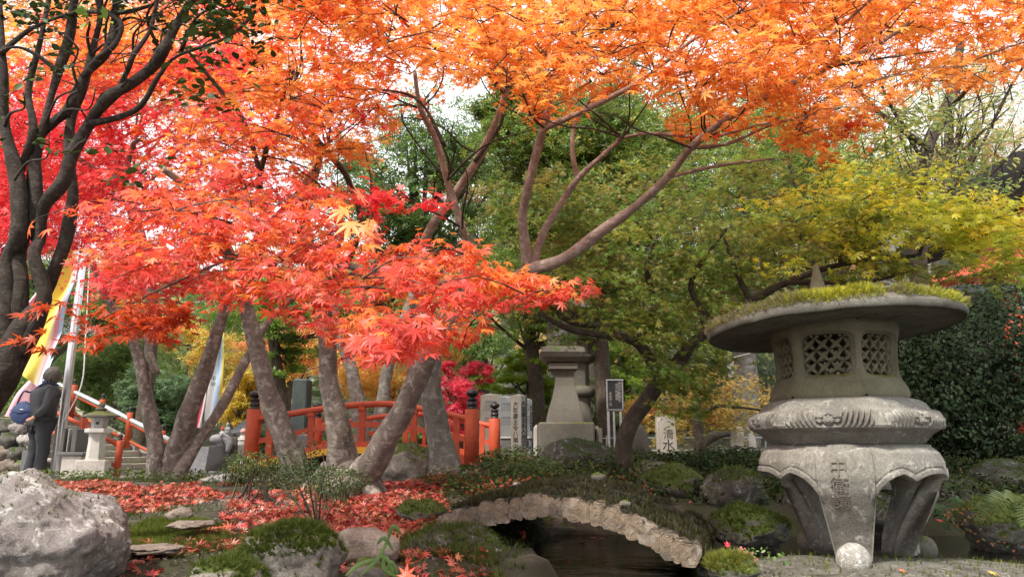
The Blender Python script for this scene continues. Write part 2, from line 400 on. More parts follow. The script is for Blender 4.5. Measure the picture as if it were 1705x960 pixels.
def sample_poly(poly, n):
    xs = [p[0] for p in poly]; ys = [p[1] for p in poly]; out = []
    while len(out) < n:
        x = random.uniform(min(xs), max(xs)); y = random.uniform(min(ys), max(ys))
        if inpoly(x, y, poly): out.append((x, y))
    return out
TW = {}                                           # tree -> twig tubes
def spray(lv, c, rx, ry, rz, nleaf, size, cols, twigs=None, droop=.35, face=.35, root=None, tr=.0022, ntw=None):
    """one flat layered spray: twigs fan out from a root and carry leaves in pairs"""
    cols = np.array(cols, float); i_ = RNG.integers(0, len(cols), 3); cols = cols[i_] * RNG.uniform(.88, 1.08)
    c = np.array(c, float); ntw = ntw or max(2, nleaf // 14); per = max(3, nleaf // ntw)
    root = np.array(root if root is not None else (c + np.array((RNG.uniform(-.6, .6) * rx, ry * .7, rz * .6))), float)
    for _ in range(ntw):
        a = RNG.random() * 6.283; r = math.sqrt(RNG.random())
        e = c + np.array((rx * r * math.cos(a), ry * r * math.sin(a), rz * RNG.uniform(-1, 1) - droop * rz * r))
        d = e - root; L_ = np.linalg.norm(d); mid = root + d * .5 + np.array((0, 0, .12 * L_)) + RNG.normal(0, .04 * L_, 3)
        t = RNG.uniform(.25, 1.0, per)[:, None]
        P = root * (1 - t) ** 2 + 2 * mid * t * (1 - t) + e * t * t
        dn = d / max(L_, 1e-6); side = np.array((-dn[1], dn[0], 0)); side /= max(np.linalg.norm(side), 1e-6)
        sg = RNG.choice([-1, 1], per)[:, None]
        T = dn * .7 + side * sg * RNG.uniform(.2, 1.1, (per, 1)) + np.array((0, 0, -droop)) + RNG.normal(0, .25, (per, 3))
        Nn = np.array((0, -face, 1.0)) + RNG.normal(0, .45, (per, 3))
        S = size * RNG.uniform(.55, 1.25, per)
        P = P + unit(T) * S[:, None] * .55 + RNG.normal(0, size * .5, (per, 3))
        lv.add(P, T, Nn, S, pal(per, cols))
        if twigs is not None and RNG.random() < .55:
            twigs.append(([root, root * .3 + mid * .7 if L_ < .2 else mid, e], [tr * 1.6, tr, tr * .45]))
def twigmesh(tw, parent, mat, name='twigs', sides=3):
    if not tw: return
    Vs = []; Fs = []; n = 0
    for P, R in tw:
        V, F = tube(P, R, sides, 2, cap=False); Vs.append(np.array([tuple(v) for v in V])); Fs.append(np.array(F) + n); n += len(V)
    return tag(mk(name, np.concatenate(Vs), np.concatenate(Fs), mat, parent, True), kind='stuff')
def region(lv, poly, n, Y0, Y1, r, nleaf, size, cols, tw=None, **kw):
    for x, y in sample_poly(poly, n):
        Y = random.uniform(Y0, Y1); c = W(x, y, Y); cc = cols(x, y) if callable(cols) else cols
        s = random.uniform(.75, 1.25)
        spray(lv, c, r * s, r * s * .9, r * .26, nleaf, size, cc, tw, **kw)
K_LIMB = [.82]
def limb(parent, pts, radpx, Y0, Y1, mat, name='branch', sides=12, sub=5, gn=.22, jit=.0):
    P = ppath(pts, Y0, Y1, jit); R = [r_ * K_LIMB[0] for r_ in rpx(radpx, Y0, Y1)]
    V, F = tube(P, R, sides, sub, gnarl=gn, seed=random.random() * 50)
    return mk(name, V, F, mat, parent, True)
def rad(a, b, n): return [a + (b - a) * i / (n - 1) for i in range(n)]

# ------------------------------------------------------------------ terrain
def sm(a, b, x):
    t = np.clip((x - a) / (b - a), 0, 1); return t * t * (3 - 2 * t)
def ground_h(X, Y):
    X = np.asarray(X, float); Y = np.asarray(Y, float)
    left = np.interp(Y, [-5, 2.5, 3, 5.5, 8, 9.4, 10, 14, 30], [-.5, -.5, -.46, -.34, -.34, -.40, -.5, -.5, -.4])
    right = np.interp(Y, [-5, 3, 5.2, 6, 8, 14, 30], [-.6, -.55, -.34, -.21, -.12, -.14, -.1])
    k = sm(-1.5, -.1, X + .25 * np.sin(Y * 1.3)) * sm(3.2, 4.6, Y) + 0 * X
    h = left * (1 - k) + right * k
    wig = .08 * np.sin(X * 3.1 + 1) + .06 * np.sin(Y * 4.3 + X * 1.7)
    d = np.minimum(np.minimum(X - .02 - wig, 5.8 - X), np.minimum(Y - 0.2, 4.75 + wig - Y))
    h = h + (-.85 - h) * sm(-.05, .22, d)
    bump_ = .018 * np.sin(X * 5.3 + Y * 2.1) * np.sin(Y * 4.7 - X * 1.3) + .01 * np.sin(X * 13 + 2 * np.sin(Y * 9))
    h = h + bump_ * sm(-12, -7, -Y)
    hill = 14 * sm(24, 75, Y) + 9 * sm(75, 190, Y)
    return h + hill
def gz(x, y): return float(ground_h(x, y))
u = np.linspace(-1, 1, 300); xs = 9 * u + 391 * np.abs(u) ** 5 * np.sign(u)
v = np.linspace(0, 1, 300); ys = -6 + 20 * v + 400 * v ** 5
GX, GY = np.meshgrid(xs, ys, indexing='ij'); GZ = ground_h(GX, GY)
ii = np.arange(300 * 300).reshape(300, 300)
F = np.stack([ii[:-1, :-1], ii[1:, :-1], ii[1:, 1:], ii[:-1, 1:]], -1).reshape(-1, 4)
m, t, b = newmat('ground_soil'); v_ = ocoord(t)
base = ramp(t, noise(t, 3.5, 8, .7, v_), [(.32, (.022, .018, .012)), (.5, (.034, .034, .013)), (.68, (.028, .04, .009))])
base = mixc(t, ramp(t, noise(t, 2.2, 5, .6, v_), [(.52, (0, 0, 0)), (.66, (1, 1, 1))]), base, ramp(t, noise(t, 90, 3, .6, v_), [(.3, (.05, .038, .028)), (.7, (.14, .115, .09))]))
t.links.new(base, b.inputs['Base Color']); b.inputs['Roughness'].default_value = .95
bump(t, b, math_(t, 'ADD', noise(t, 60, 6, .7, v_), noise(t, 12, 4, .6, v_)), .8, .02)
M_SOIL = m
tag(mk('ground', np.stack([GX, GY, GZ], -1), F, M_SOIL, None, True, origin=(0, 0, 0)), kind='structure')
# paved court on the left, behind the planting
M_COURT = stone('court_paving', (.30, .28, .25), (.42, .40, .37), (.46, .44, .40), .3, 0, grain=60, patch=2, bstr=.4)
cx = np.linspace(-16, -1.6, 40); cy = np.linspace(9.6, 22, 40); CX, CY = np.meshgrid(cx, cy, indexing='ij')
ii = np.arange(1600).reshape(40, 40); F = np.stack([ii[:-1, :-1], ii[1:, :-1], ii[1:, 1:], ii[:-1, 1:]], -1).reshape(-1, 4)
tag(mk('court_paving', np.stack([CX, CY, ground_h(CX, CY) + .03], -1), F, M_COURT, None, True, origin=(0, 0, 0)), kind='structure')
# water
m, t, b = newmat('pond_water'); v_ = ocoord(t, (1, 1, 1))
b.inputs['Base Color'].default_value = (.012, .012, .009, 1); b.inputs['Roughness'].default_value = .06; b.inputs['IOR'].default_value = 1.33
bump(t, b, math_(t, 'ADD', noise(t, 3.5, 4, .5, ocoord(t, (1, 1.7, 1)), 1.2), math_(t, 'MULTIPLY', noise(t, 24, 2, .5, v_), .12)), .28, .02)
M_WATER = m
wx = np.linspace(-.5, 6.2, 30); wy = np.linspace(-.2, 5.2, 30); WX, WY = np.meshgrid(wx, wy, indexing='ij')
ii = np.arange(900).reshape(30, 30); F = np.stack([ii[:-1, :-1], ii[1:, :-1], ii[1:, 1:], ii[:-1, 1:]], -1).reshape(-1, 4)
tag(mk('water', np.stack([WX, WY, np.full_like(WX, -.535)], -1), F, M_WATER, None, True, origin=(0, 0, 0)), kind='structure')

# ------------------------------------------------------------------ rocks
ICO = {}
def ico(sub):
    if sub in ICO: return ICO[sub]
    import bmesh
    bm = bmesh.new(); bmesh.ops.create_icosphere(bm, subdivisions=sub, radius=1)
    V = np.array([tuple(v.co) for v in bm.verts]); F = np.array([[v.index for v in f.verts] for f in bm.faces]); bm.free()
    ICO[sub] = (V, F); return V, F
def rock(name, label, cat, x, y, z, rx, ry, rz, mat, seed, sub=4, rough=.35, flat=.25, rot=0, group=None, tuft=0, tcol=((.10, .13, .02), (.06, .09, .015)), parent=None, ridge=.10):
    V, F = ico(sub); n = len(V); D = np.empty(n)
    pl = np.random.default_rng(seed).normal(size=(9, 3)); pl = unit(pl); hh = np.random.default_rng(seed + 1).uniform(.72, .98, 9)
    V2 = V.copy()
    for p, h in zip(pl, hh):                       # facets: shave the ball with random planes
        q = V2 @ p; over = np.maximum(q - h, 0); V2 -= over[:, None] * p * .85
    for i in range(n):
        v = V2[i]; D[i] = mnoise.fractal(Vector((v[0] * 1.6 + seed * 3.7, v[1] * 1.6, v[2] * 1.6)), .8, 2.1, 6)
    V2 = V2 * (1 + rough * .45 * D[:, None]); V2 = V2 * (1 + rough * ridge * np.array([mnoise.ridged_multi_fractal(Vector(q * 4.3 + seed), .9, 2.1, 4, 1.0, 2.0) - 1 for q in V])[:, None])
    V2 = V2 * np.array((rx, ry, rz))
    c, s = math.cos(rot), math.sin(rot); R = np.array([[c, s, 0], [-s, c, 0], [0, 0, 1]]); V2 = V2 @ R
    P = V2 + np.array((x, y, z))
    o = mk(name, P, F, mat, parent, True, origin=(x, y, z - rz) if parent is None else None)
    if parent is None: tag(o, label, cat, group)
    if tuft:
        c = P[F].mean(1); nn = unit(np.cross(P[F[:, 1]] - P[F[:, 0]], P[F[:, 2]] - P[F[:, 0]]))
        sc = nn[:, 2] + .8 * np.array([mnoise.noise(Vector(q * 5)) for q in c]); ok = np.where(sc > .45)[0]
        if len(ok):
            i = RNG.choice(ok, tuft); Q = P[F[i]]; w = RNG.dirichlet((1, 1, 1), tuft)[:, :, None]; q = (Q * w).sum(1)
            lv = Leaves(); lv.add(q, RNG.normal(0, 1, (tuft, 3)), nn[i] + RNG.normal(0, .25, (tuft, 3)), RNG.uniform(.006, .016, tuft), pal(tuft, tcol, .3))
            lv.build('moss', TUF, M_MOSS, o, kind='stuff')
    return o
def prock(name, label, cat, px, py, Y, wpx, hpx, mat, seed, dr=.9, **kw):
    """rock centred on a photograph pixel, wpx x hpx pixels large"""
    c = W(px, py, Y); return rock(name, label, cat, c.x, c.y, c.z, wpx / 2 * Y / FPX, wpx / 2 * Y / FPX * dr, hpx / 2 * Y / FPX, mat, seed, **kw)
GR = 'rocks and stones round the pond garden'
prock('boulder', 'huge pale lichen-covered boulder in the bottom left corner', 'boulder', 40, 912, 2.75, 325, 245, M_BOULD, 11, .85, sub=6, rough=.28, tuft=250, ridge=.03)
prock('rock', 'moss-topped pale rock below the small sapling, at the leaf bed edge', 'rock', 480, 940, 2.75, 180, 130, M_ROCKG, 21, .7, sub=5, tuft=3800, group=GR)
prock('rock', 'low moss-covered rock beside the right foot of the huge boulder', 'rock', 375, 965, 2.6, 130, 70, M_ROCKG, 22, .8, tuft=1500, group=GR)
prock('rock', 'flat-topped brown stone slab edging the red leaf carpet', 'rock', 600, 912, 3.1, 130, 64, M_ROCKB, 23, .6, rough=.2, group=GR)
prock('rock', 'dark white-speckled rock carrying the left end of the log bridge', 'rock', 745, 925, 3.45, 170, 100, M_ROCKD, 24, .9, sub=5, tuft=1800, group=GR)
prock('rock', 'small rounded grey rock among the long grass blades', 'rock', 612, 955, 2.6, 62, 52, M_ROCKG, 25, group=GR)
prock('rock', 'small moss-capped rock at the far left end of the log bridge', 'rock', 702, 852, 4.4, 85, 40, M_ROCKM, 26, tuft=500, group=GR)
prock('rock', 'big brown-grey rock between the leaning trunk and the mottled grey trunk', 'rock', 672, 788, 6.1, 110, 92, M_ROCKG, 27, sub=5, tuft=300, group=GR)
prock('rock', 'dark lichen-spotted boulder at the foot of the tall stone lantern', 'rock', 958, 777, 6.6, 150, 88, M_ROCKD, 28, sub=5, tuft=500, group=GR)
prock('rock', 'round bright mossy boulder at the right end of the log bridge', 'rock', 1248, 882, 4.0, 128, 80, M_ROCKM, 29, sub=5, tuft=2600, group=GR)
prock('rock', 'ferny moss-grown rock at the right edge above the water', 'rock', 1672, 872, 4.1, 140, 100, M_ROCKM, 30, sub=5, tuft=1200, group=GR)
prock('rock', 'pale stone seen beneath the big lantern between its legs', 'rock', 1482, 795, 5.0, 62, 40, M_ROCKW, 31, group=GR)
prock('rock', 'dark rock in the bank left of the big lantern', 'rock', 1222, 815, 5.0, 110, 70, M_ROCKD, 32, tuft=900, group=GR)
prock('rock', 'wide dark rock in the bank seen between the lantern legs', 'rock', 1400, 850, 5.0, 210, 90, M_ROCKD, 33, tuft=1200, group=GR)
prock('rock', 'dark rock in the bank just right of the lantern foot', 'rock', 1585, 835, 5.2, 110, 80, M_ROCKD, 34, tuft=900, group=GR)
prock('rock', 'shaded rock under the dark evergreen bush at the right edge', 'rock', 1672, 800, 5.6, 130, 70, M_ROCKD, 35, tuft=900, group=GR)
prock('rock', 'mossy rock behind the right shoulder of the log bridge', 'rock', 1115, 805, 5.3, 110, 60, M_ROCKM, 36, tuft=600, group=GR)
prock('rock', 'pale-blotched rock at the foot of the dark leaning maple trunk', 'rock', 1082, 785, 5.9, 70, 40, M_ROCKG, 37, group=GR)
prock('rock', 'grey waterside rock seen under the middle of the log bridge', 'rock', 905, 885, 4.95, 120, 62, M_ROCKG, 38, group=GR)
prock('rock', 'small waterside rock seen under the left part of the log bridge', 'rock', 845, 900, 4.5, 80, 60, M_ROCKD, 39, group=GR)
prock('rock', 'dark waterside rock seen under the right part of the log bridge', 'rock', 990, 880, 5.0, 90, 50, M_ROCKD, 40, group=GR)
prock('rock', 'thin brown stone lying flat in the moss patch', 'rock', 320, 873, 3.6, 68, 13, M_ROCKB, 41, rough=.7, rot=.4, group=GR)
prock('rock', 'upright pointed brown stone at the back of the moss patch', 'rock', 300, 858, 4.2, 42, 26, M_ROCKB, 42, group=GR)
prock('rock', 'long flat grey stone beside the boulder among red leaves', 'rock', 252, 914, 3.15, 90, 15, M_ROCKB, 43, rough=.7, rot=.3, group=GR)
M_SLABR = stone('lichened_slab', (.085, .075, .06), (.19, .175, .145), (.42, .40, .35), .7, .0, (.10, .12, .02), 110, 8, .95, 1.4, dark=(.05, .045, .03))
# flat waterside stone that carries the big lantern
c = W(1420, 950, 3.3)
rock('stone_slab', 'broad lichen-speckled flat stone carrying the big stone lantern', 'stone slab', .95 + .6, 3.2, -.60, 1.05, .52, .135, M_SLABR, 51, sub=6, rough=.2, tuft=2200, tcol=((.16, .17, .03), (.08, .10, .02)))
prock('rock', 'yellow-green moss cushion rock at the bottom right of the log bridge', 'rock', 1215, 945, 2.95, 90, 40, M_ROCKM, 52, tuft=1200, tcol=((.2, .2, .03), (.1, .12, .02)), group=GR)
# edging stones of the leaf bed
for i, (px, py, w_, h_, mt, lb) in enumerate((
    (352, 800, 42, 18, M_ROCKW, 'leftmost of the three white edging stones right of the triple-stem maple'),
    (393, 797, 66, 22, M_ROCKW, 'largest white edging stone right of the triple-stem maple'),
    (438, 800, 46, 16, M_ROCKW, 'white edging stone nearest the yellow bridge beam'),
    (328, 815, 60, 22, M_ROCKG, 'pinkish edging stone just below the white edging stones'),
    (285, 820, 26, 20, M_ROCKW, 'small round pale stone in front of the triple-stem maple'),
    (240, 818, 110, 24, M_ROCKD, 'long dark edging stone in front of the small stone lantern'),
    (180, 815, 60, 26, M_ROCKG, 'brown edging stone beside the top of the huge boulder'),
    (395, 815, 46, 20, M_ROCKG, 'low brown edging stone left of the low green shrubs'))):
    prock('edging_stone', lb, 'stone', px, py, 7.4 if py < 808 else 6.9, w_, h_, mt, 60 + i, sub=3, group='edging stones of the leaf bed')
# dry-stone bank behind the person: every stone a part
root = thing('rock_wall', 'rough dry-stone bank at the left edge behind the person', 'stone wall', W(40, 800, 11.7))
k = 0
for row in range(5):
    for j in range(6):
        px = -25 + j * 30 + (row % 2) * 14 + random.uniform(-4, 4); py = 797 - row * 21
        if px > 118 - row * 16: continue
        c = W(px, py, 11.7 + row * .1)
        rock('stone', None, None, c.x, c.y, c.z, .17 + random.uniform(-.03, .04), .2, .13 + random.uniform(-.02, .02), random.choice((M_ROCKG, M_ROCKB, M_ROCKD, M_BOULD)), 100 + k, sub=3, rough=.8, rot=k * 1.1, parent=root); k += 1
# path edging far behind bridge
# ------------------------------------------------------------------ the big snow-viewing lantern
LX, LY = (1421 - 852.5) / FPX * 3.30 - .03, 3.38
# vertical stations at the lantern's axis distance
def zat(py, Y=LY): return W(852, py, Y).z
LAN = thing('stone_lantern', 'large mushroom-shaped stone lantern with mossy round roof on three curling legs', 'stone lantern', (LX, LY, -.47))
PH = math.radians(-121)               # a face of the hexagon looks this way (towards the camera, a little to the left)
def hexr(th, R, k):
    """rounded hexagon: apothem R towards PH; k=0 circle, 1 sharp hexagon"""
    d = (th - PH + math.pi / 6) % (math.pi / 3) - math.pi / 6
    return R * ((1 - k) * 1.04 + k / math.cos(d))
def rev(name, prof, nth, rf, mat, disp=None, parent=LAN, c=None, capb=True):
    """surface of revolution with a radius function; prof: list of (r, z); disp(th, i, r, z)->dr,dz"""
    V = []; F = []; m = len(prof); c = c or (LX, LY)
    for i, (r, z) in enumerate(prof):
        for k in range(nth):
            th = 2 * math.pi * k / nth; R = rf(th, r, z); zz = z
            if disp: dr, dz = disp(th, i, r, z); R += dr; zz += dz
            V.append((c[0] + R * math.cos(th), c[1] + R * math.sin(th), zz))
    for i in range(m - 1):
        for k in range(nth): F.append((i * nth + k, i * nth + (k + 1) % nth, (i + 1) * nth + (k + 1) % nth, (i + 1) * nth + k))
    F.append(tuple(range(nth - 1, -1, -1))); F.append(tuple((m - 1) * nth + k for k in range(nth)))
    return mk(name, V, F, mat, parent, True)
fr = lambda x, y, z: mnoise.fractal(Vector((x, y, z)), 1.0, 2.0, 4)
# --- leg table
zt = zat(739, LY) ; RT = .425
legA = [math.radians(a) for a in (-116, 9, 103)]
def prof_r(z):
    """outer radius of the leg table at height z below its top"""
    d = zt - z
    return .87 * float(np.interp(d, [0, .012, .035, .075, .13, .19, .27, .35, .42, .50], [.34, .385, .415, .432, .436, .418, .365, .31, .275, .262]))
zfoot = -.47
ZC = [0, .02, .05, .09]
def half_w(d):     # half width of a leg (tangential, m) at depth d below the top
    return float(np.interp(d, [.112, .118, .128, .145, .17, .21, .26, .32, .40, .46, .52], [.26, .218, .185, .155, .128, .102, .086, .074, .067, .066, .07]))
def zlow(th):
    """depth of the lower edge below the top at angle th"""
    best = None
    for a in legA:
        d = abs((th - a + math.pi) % (2 * math.pi) - math.pi)
        if best is None or d < best: best = d
    # inverse of half_w : arc length d*r -> depth
    lo, hi = .112, .47
    if best * prof_r(zt - .46) < .068: leg = .47
    else:
        for _ in range(18):
            mid = (lo + hi) / 2
            if best * prof_r(zt - mid) < half_w(mid): lo = mid
            else: hi = mid
        leg = lo
    # distance from the gap centre in units of the half gap
    g = max(0.0, (math.pi / 3 - best) / (math.pi / 3))      # 1 at the leg axis, 0 at the centre of the gap
    c = .30
    if g < c: sc = .118 + .028 * (g / c) ** 2.2
    elif g < .62: sc = .146 - .034 * math.sin(min(1, (g - c) / .22) * math.pi / 2)
    else: sc = .112
    return max(leg, sc)
NT = 720; ths = []; 
V = []; F = []; nv = 34
low = [zlow(2 * math.pi * k / NT) for k in range(NT)]
edge = np.array([(2 * math.pi * k / NT * .38, -low[k]) for k in range(-0, NT)])
for k in range(NT):
    th = 2 * math.pi * k / NT; lo_ = low[k]; e0 = edge
    for j in range(nv):
        t_ = j / (nv - 1); d = lo_ * t_ ** .9; z = zt - d; r = prof_r(z)
        ux = th * .38; sel = e0[(np.abs(e0[:, 0] - ux) < .05)]
        dist = float(np.sqrt(((sel - np.array((ux, -d))) ** 2).sum(1)).min()) if len(sel) else 1
        if dist < .021 and d > .06: r += .005
        elif dist < .027 and d > .06: r -= .004
        r += .0035 * fr(r * math.cos(th) * 9, r * math.sin(th) * 9, z * 9)
        V.append((LX + r * math.cos(th), LY + r * math.sin(th), z))
    # thickness: back surface
    for j in range(8):
        t_ = j / 7; d = lo_ * (1 - t_) + .03 * t_; z = zt - d; r = prof_r(z) - .055 - .02 * min(1, d / .3)
        V.append((LX + r * math.cos(th), LY + r * math.sin(th), z))
M_ = nv + 8
for k in range(NT):
    k2 = (k + 1) % NT
    for j in range(M_ - 1): F.append((k * M_ + j, k * M_ + j + 1, k2 * M_ + j + 1, k2 * M_ + j))
F.append(tuple(k * M_ for k in range(NT)))
F.append(tuple(k * M_ + M_ - 1 for k in range(NT - 1, -1, -1)))
mk('leg_table', V, F, M_GRAN, LAN, True)
# --- legs: S-curved blades behind the table's apron, each ending in a ball
def leg(a):
    ca, sa = math.cos(a), math.sin(a); ta = (-sa, ca)
    if a == legA[0]: st = [(.02, .27, .09, .12), (.10, .285, .085, .12), (.16, .285, .078, .12), (.24, .245, .068, .11), (.32, .20, .062, .11), (.39, .175, .058, .105), (.44, .17, .056, .10), (.475, .18, .054, .08)]
    else: st = [(.02, .285, .13, .17), (.10, .30, .125, .17), (.16, .315, .112, .17), (.24, .318, .092, .165), (.31, .285, .080, .155), (.385, .235, .072, .145), (.435, .222, .066, .135), (.475, .24, .06, .105)]
    V = []; F = []; n = 22; P = []
    for s_ in range(len(st) - 1):
        for q in range(4):
            t_ = q / 4; P.append([st[s_][i] * (1 - t_) + st[s_ + 1][i] * t_ for i in range(4)])
    P.append(st[-1])
    for d, r, w, th in P:
        for k in range(n):
            an = 2 * math.pi * k / n; cx_, sx_ = math.cos(an), math.sin(an)
            ex = abs(cx_) ** .7 * math.copysign(1, cx_); ey = abs(sx_) ** .7 * math.copysign(1, sx_)
            rr = r + th / 2 * ex; tt = w * ey * (.9 if ex > 0 else .8); z = zt - d + .02 * ex
            nn = .006 * fr(rr * 9 + a, tt * 9, z * 9); rr += nn
            V.append((LX + rr * ca + tt * ta[0], LY + rr * sa + tt * ta[1], z))
    for i in range(len(P) - 1):
        for k in range(n): F.append((i * n + k, i * n + (k + 1) % n, (i + 1) * n + (k + 1) % n, (i + 1) * n + k))
    F.append(tuple(range(n - 1, -1, -1))); F.append(tuple((len(P) - 1) * n + k for k in range(n)))
    o = mk('leg', V, F, M_GRAN, LAN, True)
    Vb, Fb = ico(4); R_ = .066 if a == legA[0] else .058
    rb = .295 if a == legA[0] else .325; c_ = np.array((LX + rb * ca, LY + rb * sa, zt - .452))
    Vn = np.array([v * (R_ * (1 + .04 * fr(*(v * 2)))) for v in Vb]) + c_
    mk('scroll_ball', Vn, Fb, M_GRANB if a != legA[0] else M_FOOT, o, True)
M_FOOT = stone('lichened_foot', (.24, .22, .19), (.36, .34, .30), (.66, .65, .61), .95, 0, grain=200, patch=18, bstr=1.0)
for a in legA: leg(a)
# --- scroll ring (middle stage)
z0, z1 = zat(741, LY), zat(664, LY); H = z1 - z0
pr = [(.335, 0), (.345, .01), (.365, .05), (.40, .22), (.43, .30), (.452, .335), (.456, .36), (.452, .40), (.45, .44), (.45, .48), (.449, .52), (.447, .56), (.444, .60), (.440, .64), (.434, .68), (.425, .71), (.412, .725), (.405, .735), (.40, .76), (.385, .86), (.355, .94), (.32, .985), (.29, 1.0)]
pr2 = []
for i in range(len(pr) - 1):
    nseg = 3 if .33 <= pr[i][1] < .72 else 1
    for q in range(nseg): t_ = q / nseg; pr2.append((pr[i][0] * (1 - t_) + pr[i + 1][0] * t_, pr[i][1] * (1 - t_) + pr[i + 1][1] * t_))
pr2.append(pr[-1])
def ringdisp(th, i, r, z):
    h = (z - z0) / H; n = .0025 * fr(math.cos(th) * 4, math.sin(th) * 4, z * 9)
    if .37 < h < .70:
        d = (th - PH + math.pi / 6) % (math.pi / 3) - math.pi / 6       # -30..30 deg inside a face
        hh = (h - .37) / .33; win = max(0.0, math.sin(math.pi * hh)) ** .5
        if abs(d) > math.radians(25.0): return n + .006 * (1 if .02 < hh < .98 else 0), 0     # flat strap on the corner
        s_ = abs(d) / math.radians(25.0)
        if s_ > .27:
            ph = (s_ - .27) * 31 + (1 - hh) * 3.9
            return n + win * (.034 * (abs(math.sin(ph / 1.2)) ** .8) - .012), 0
        x = d / math.radians(25.0) / .27; y = hh * 2 - 1
        f = 0
        for px_, py_, rr_ in ((0, -.3, .5), (-.62, .25, .42), (.62, .25, .42), (-.28, .62, .35), (.28, .62, .35), (-.75, -.35, .3), (.75, -.35, .3)):
            q = (x - px_) ** 2 + ((y - py_) * .8) ** 2
            if q < rr_ ** 2: f = max(f, math.sqrt(rr_ ** 2 - q) * .045 + .004 * math.sin(q * 60))
        return n + f - .004, 0
    return n, 0
rev('scroll_ring', [(r * .985, z0 + h * H) for r, h in pr2], 720, lambda th, r, z: hexr(th, r * .82, .55), M_GRAN, ringdisp, c=(LX - .012, LY))
# --- firebox with lattice windows
f0, f1 = zat(668, LY) , zat(553, LY + .05) + .02; FH = f1 - f0; FX, FY = LX - .020, LY
def fb_r(h): return float(np.interp(h, [0, .03, .10, .17, .22, .3, .5, .7, .85, .93, 1.0], [.270, .277, .276, .269, .258, .246, .242, .248, .258, .264, .258]))
def fbp(face, u, h, dep=0.0):
    """u in [-1,1] across a face, h in [0,1] height, dep metres inwards"""
    th = PH + face * math.pi / 3 + u * math.pi / 6
    d = u * math.pi / 6; R = fb_r(h) * (.975) * (.35 * 1.05 + .65 / math.cos(d) * (1 - .03 * abs(u) ** 6)) - dep
    R += .0025 * fr(math.cos(th) * 5, math.sin(th) * 5, h * 4)
    return (FX + R * math.cos(th), FY + R * math.sin(th), f0 + h * FH)
NO = 64
def rrect(hw, hh, r, cu, ch, k):
    """point k of a rounded rectangle outline, by angle"""
    a = 2 * math.pi * (k + .5) / NO; c_, s_ = math.cos(a), math.sin(a); n_ = 5.5
    q = (abs(c_) ** n_ + abs(s_) ** n_) ** (-1 / n_)
    return cu + hw * c_ * q, ch + hh * s_ * q
def square(k, cu=0, ch=.5):
    a = 2 * math.pi * (k + .5) / NO; c_, s_ = math.cos(a), math.sin(a); q = 1 / max(abs(c_), abs(s_)); return c_ * q, .5 + .5 * s_ * q
WU, WH, WC = .84, .235, .555
V = []; F = []
for f_ in range(6):
    base = len(V); loops = []
    for L_ in range(9):
        t_ = L_ / 8
        for k in range(NO):
            su, sh = square(k); iu, ih = rrect(WU + .07, WH + .045, 0, 0, WC, k)
            V.append(fbp(f_, su * (1 - t_) + iu * t_, sh * (1 - t_) + ih * t_))
    loops = 9
    for s_, dep in ((1.0, .010), (.93, .013), (.91, .02), (.90, .062)):
        for k in range(NO):
            iu, ih = rrect((WU + .055) * s_, (WH + .045) * s_, 0, 0, WC, k); V.append(fbp(f_, iu, ih, dep))
        loops += 1
    for L_ in range(loops - 1):
        for k in range(NO): F.append((base + L_ * NO + k, base + (L_ + 1) * NO + k, base + (L_ + 1) * NO + (k + 1) % NO, base + L_ * NO + (k + 1) % NO))
    # inner wall
    base2 = len(V)
    for L_ in range(2):
        for k in range(NO):
            su, sh = square(k); iu, ih = rrect((WU + .055) * .9, (WH + .045) * .9, 0, 0, WC, k)
            V.append(fbp(f_, su if L_ else iu, sh if L_ else ih, .0625))
    for k in range(NO): F.append((base2 + k, base2 + NO + k, base2 + NO + (k + 1) % NO, base2 + (k + 1) % NO))
fb = mk('firebox', V, F, M_GRANM, LAN, True)
mb = MB(); mb.lathe([(.27, -.004), (.27, .004)], (FX, FY, f0 + .004), 48); mb.build('firebox_floor', M_GRANM, fb, True)
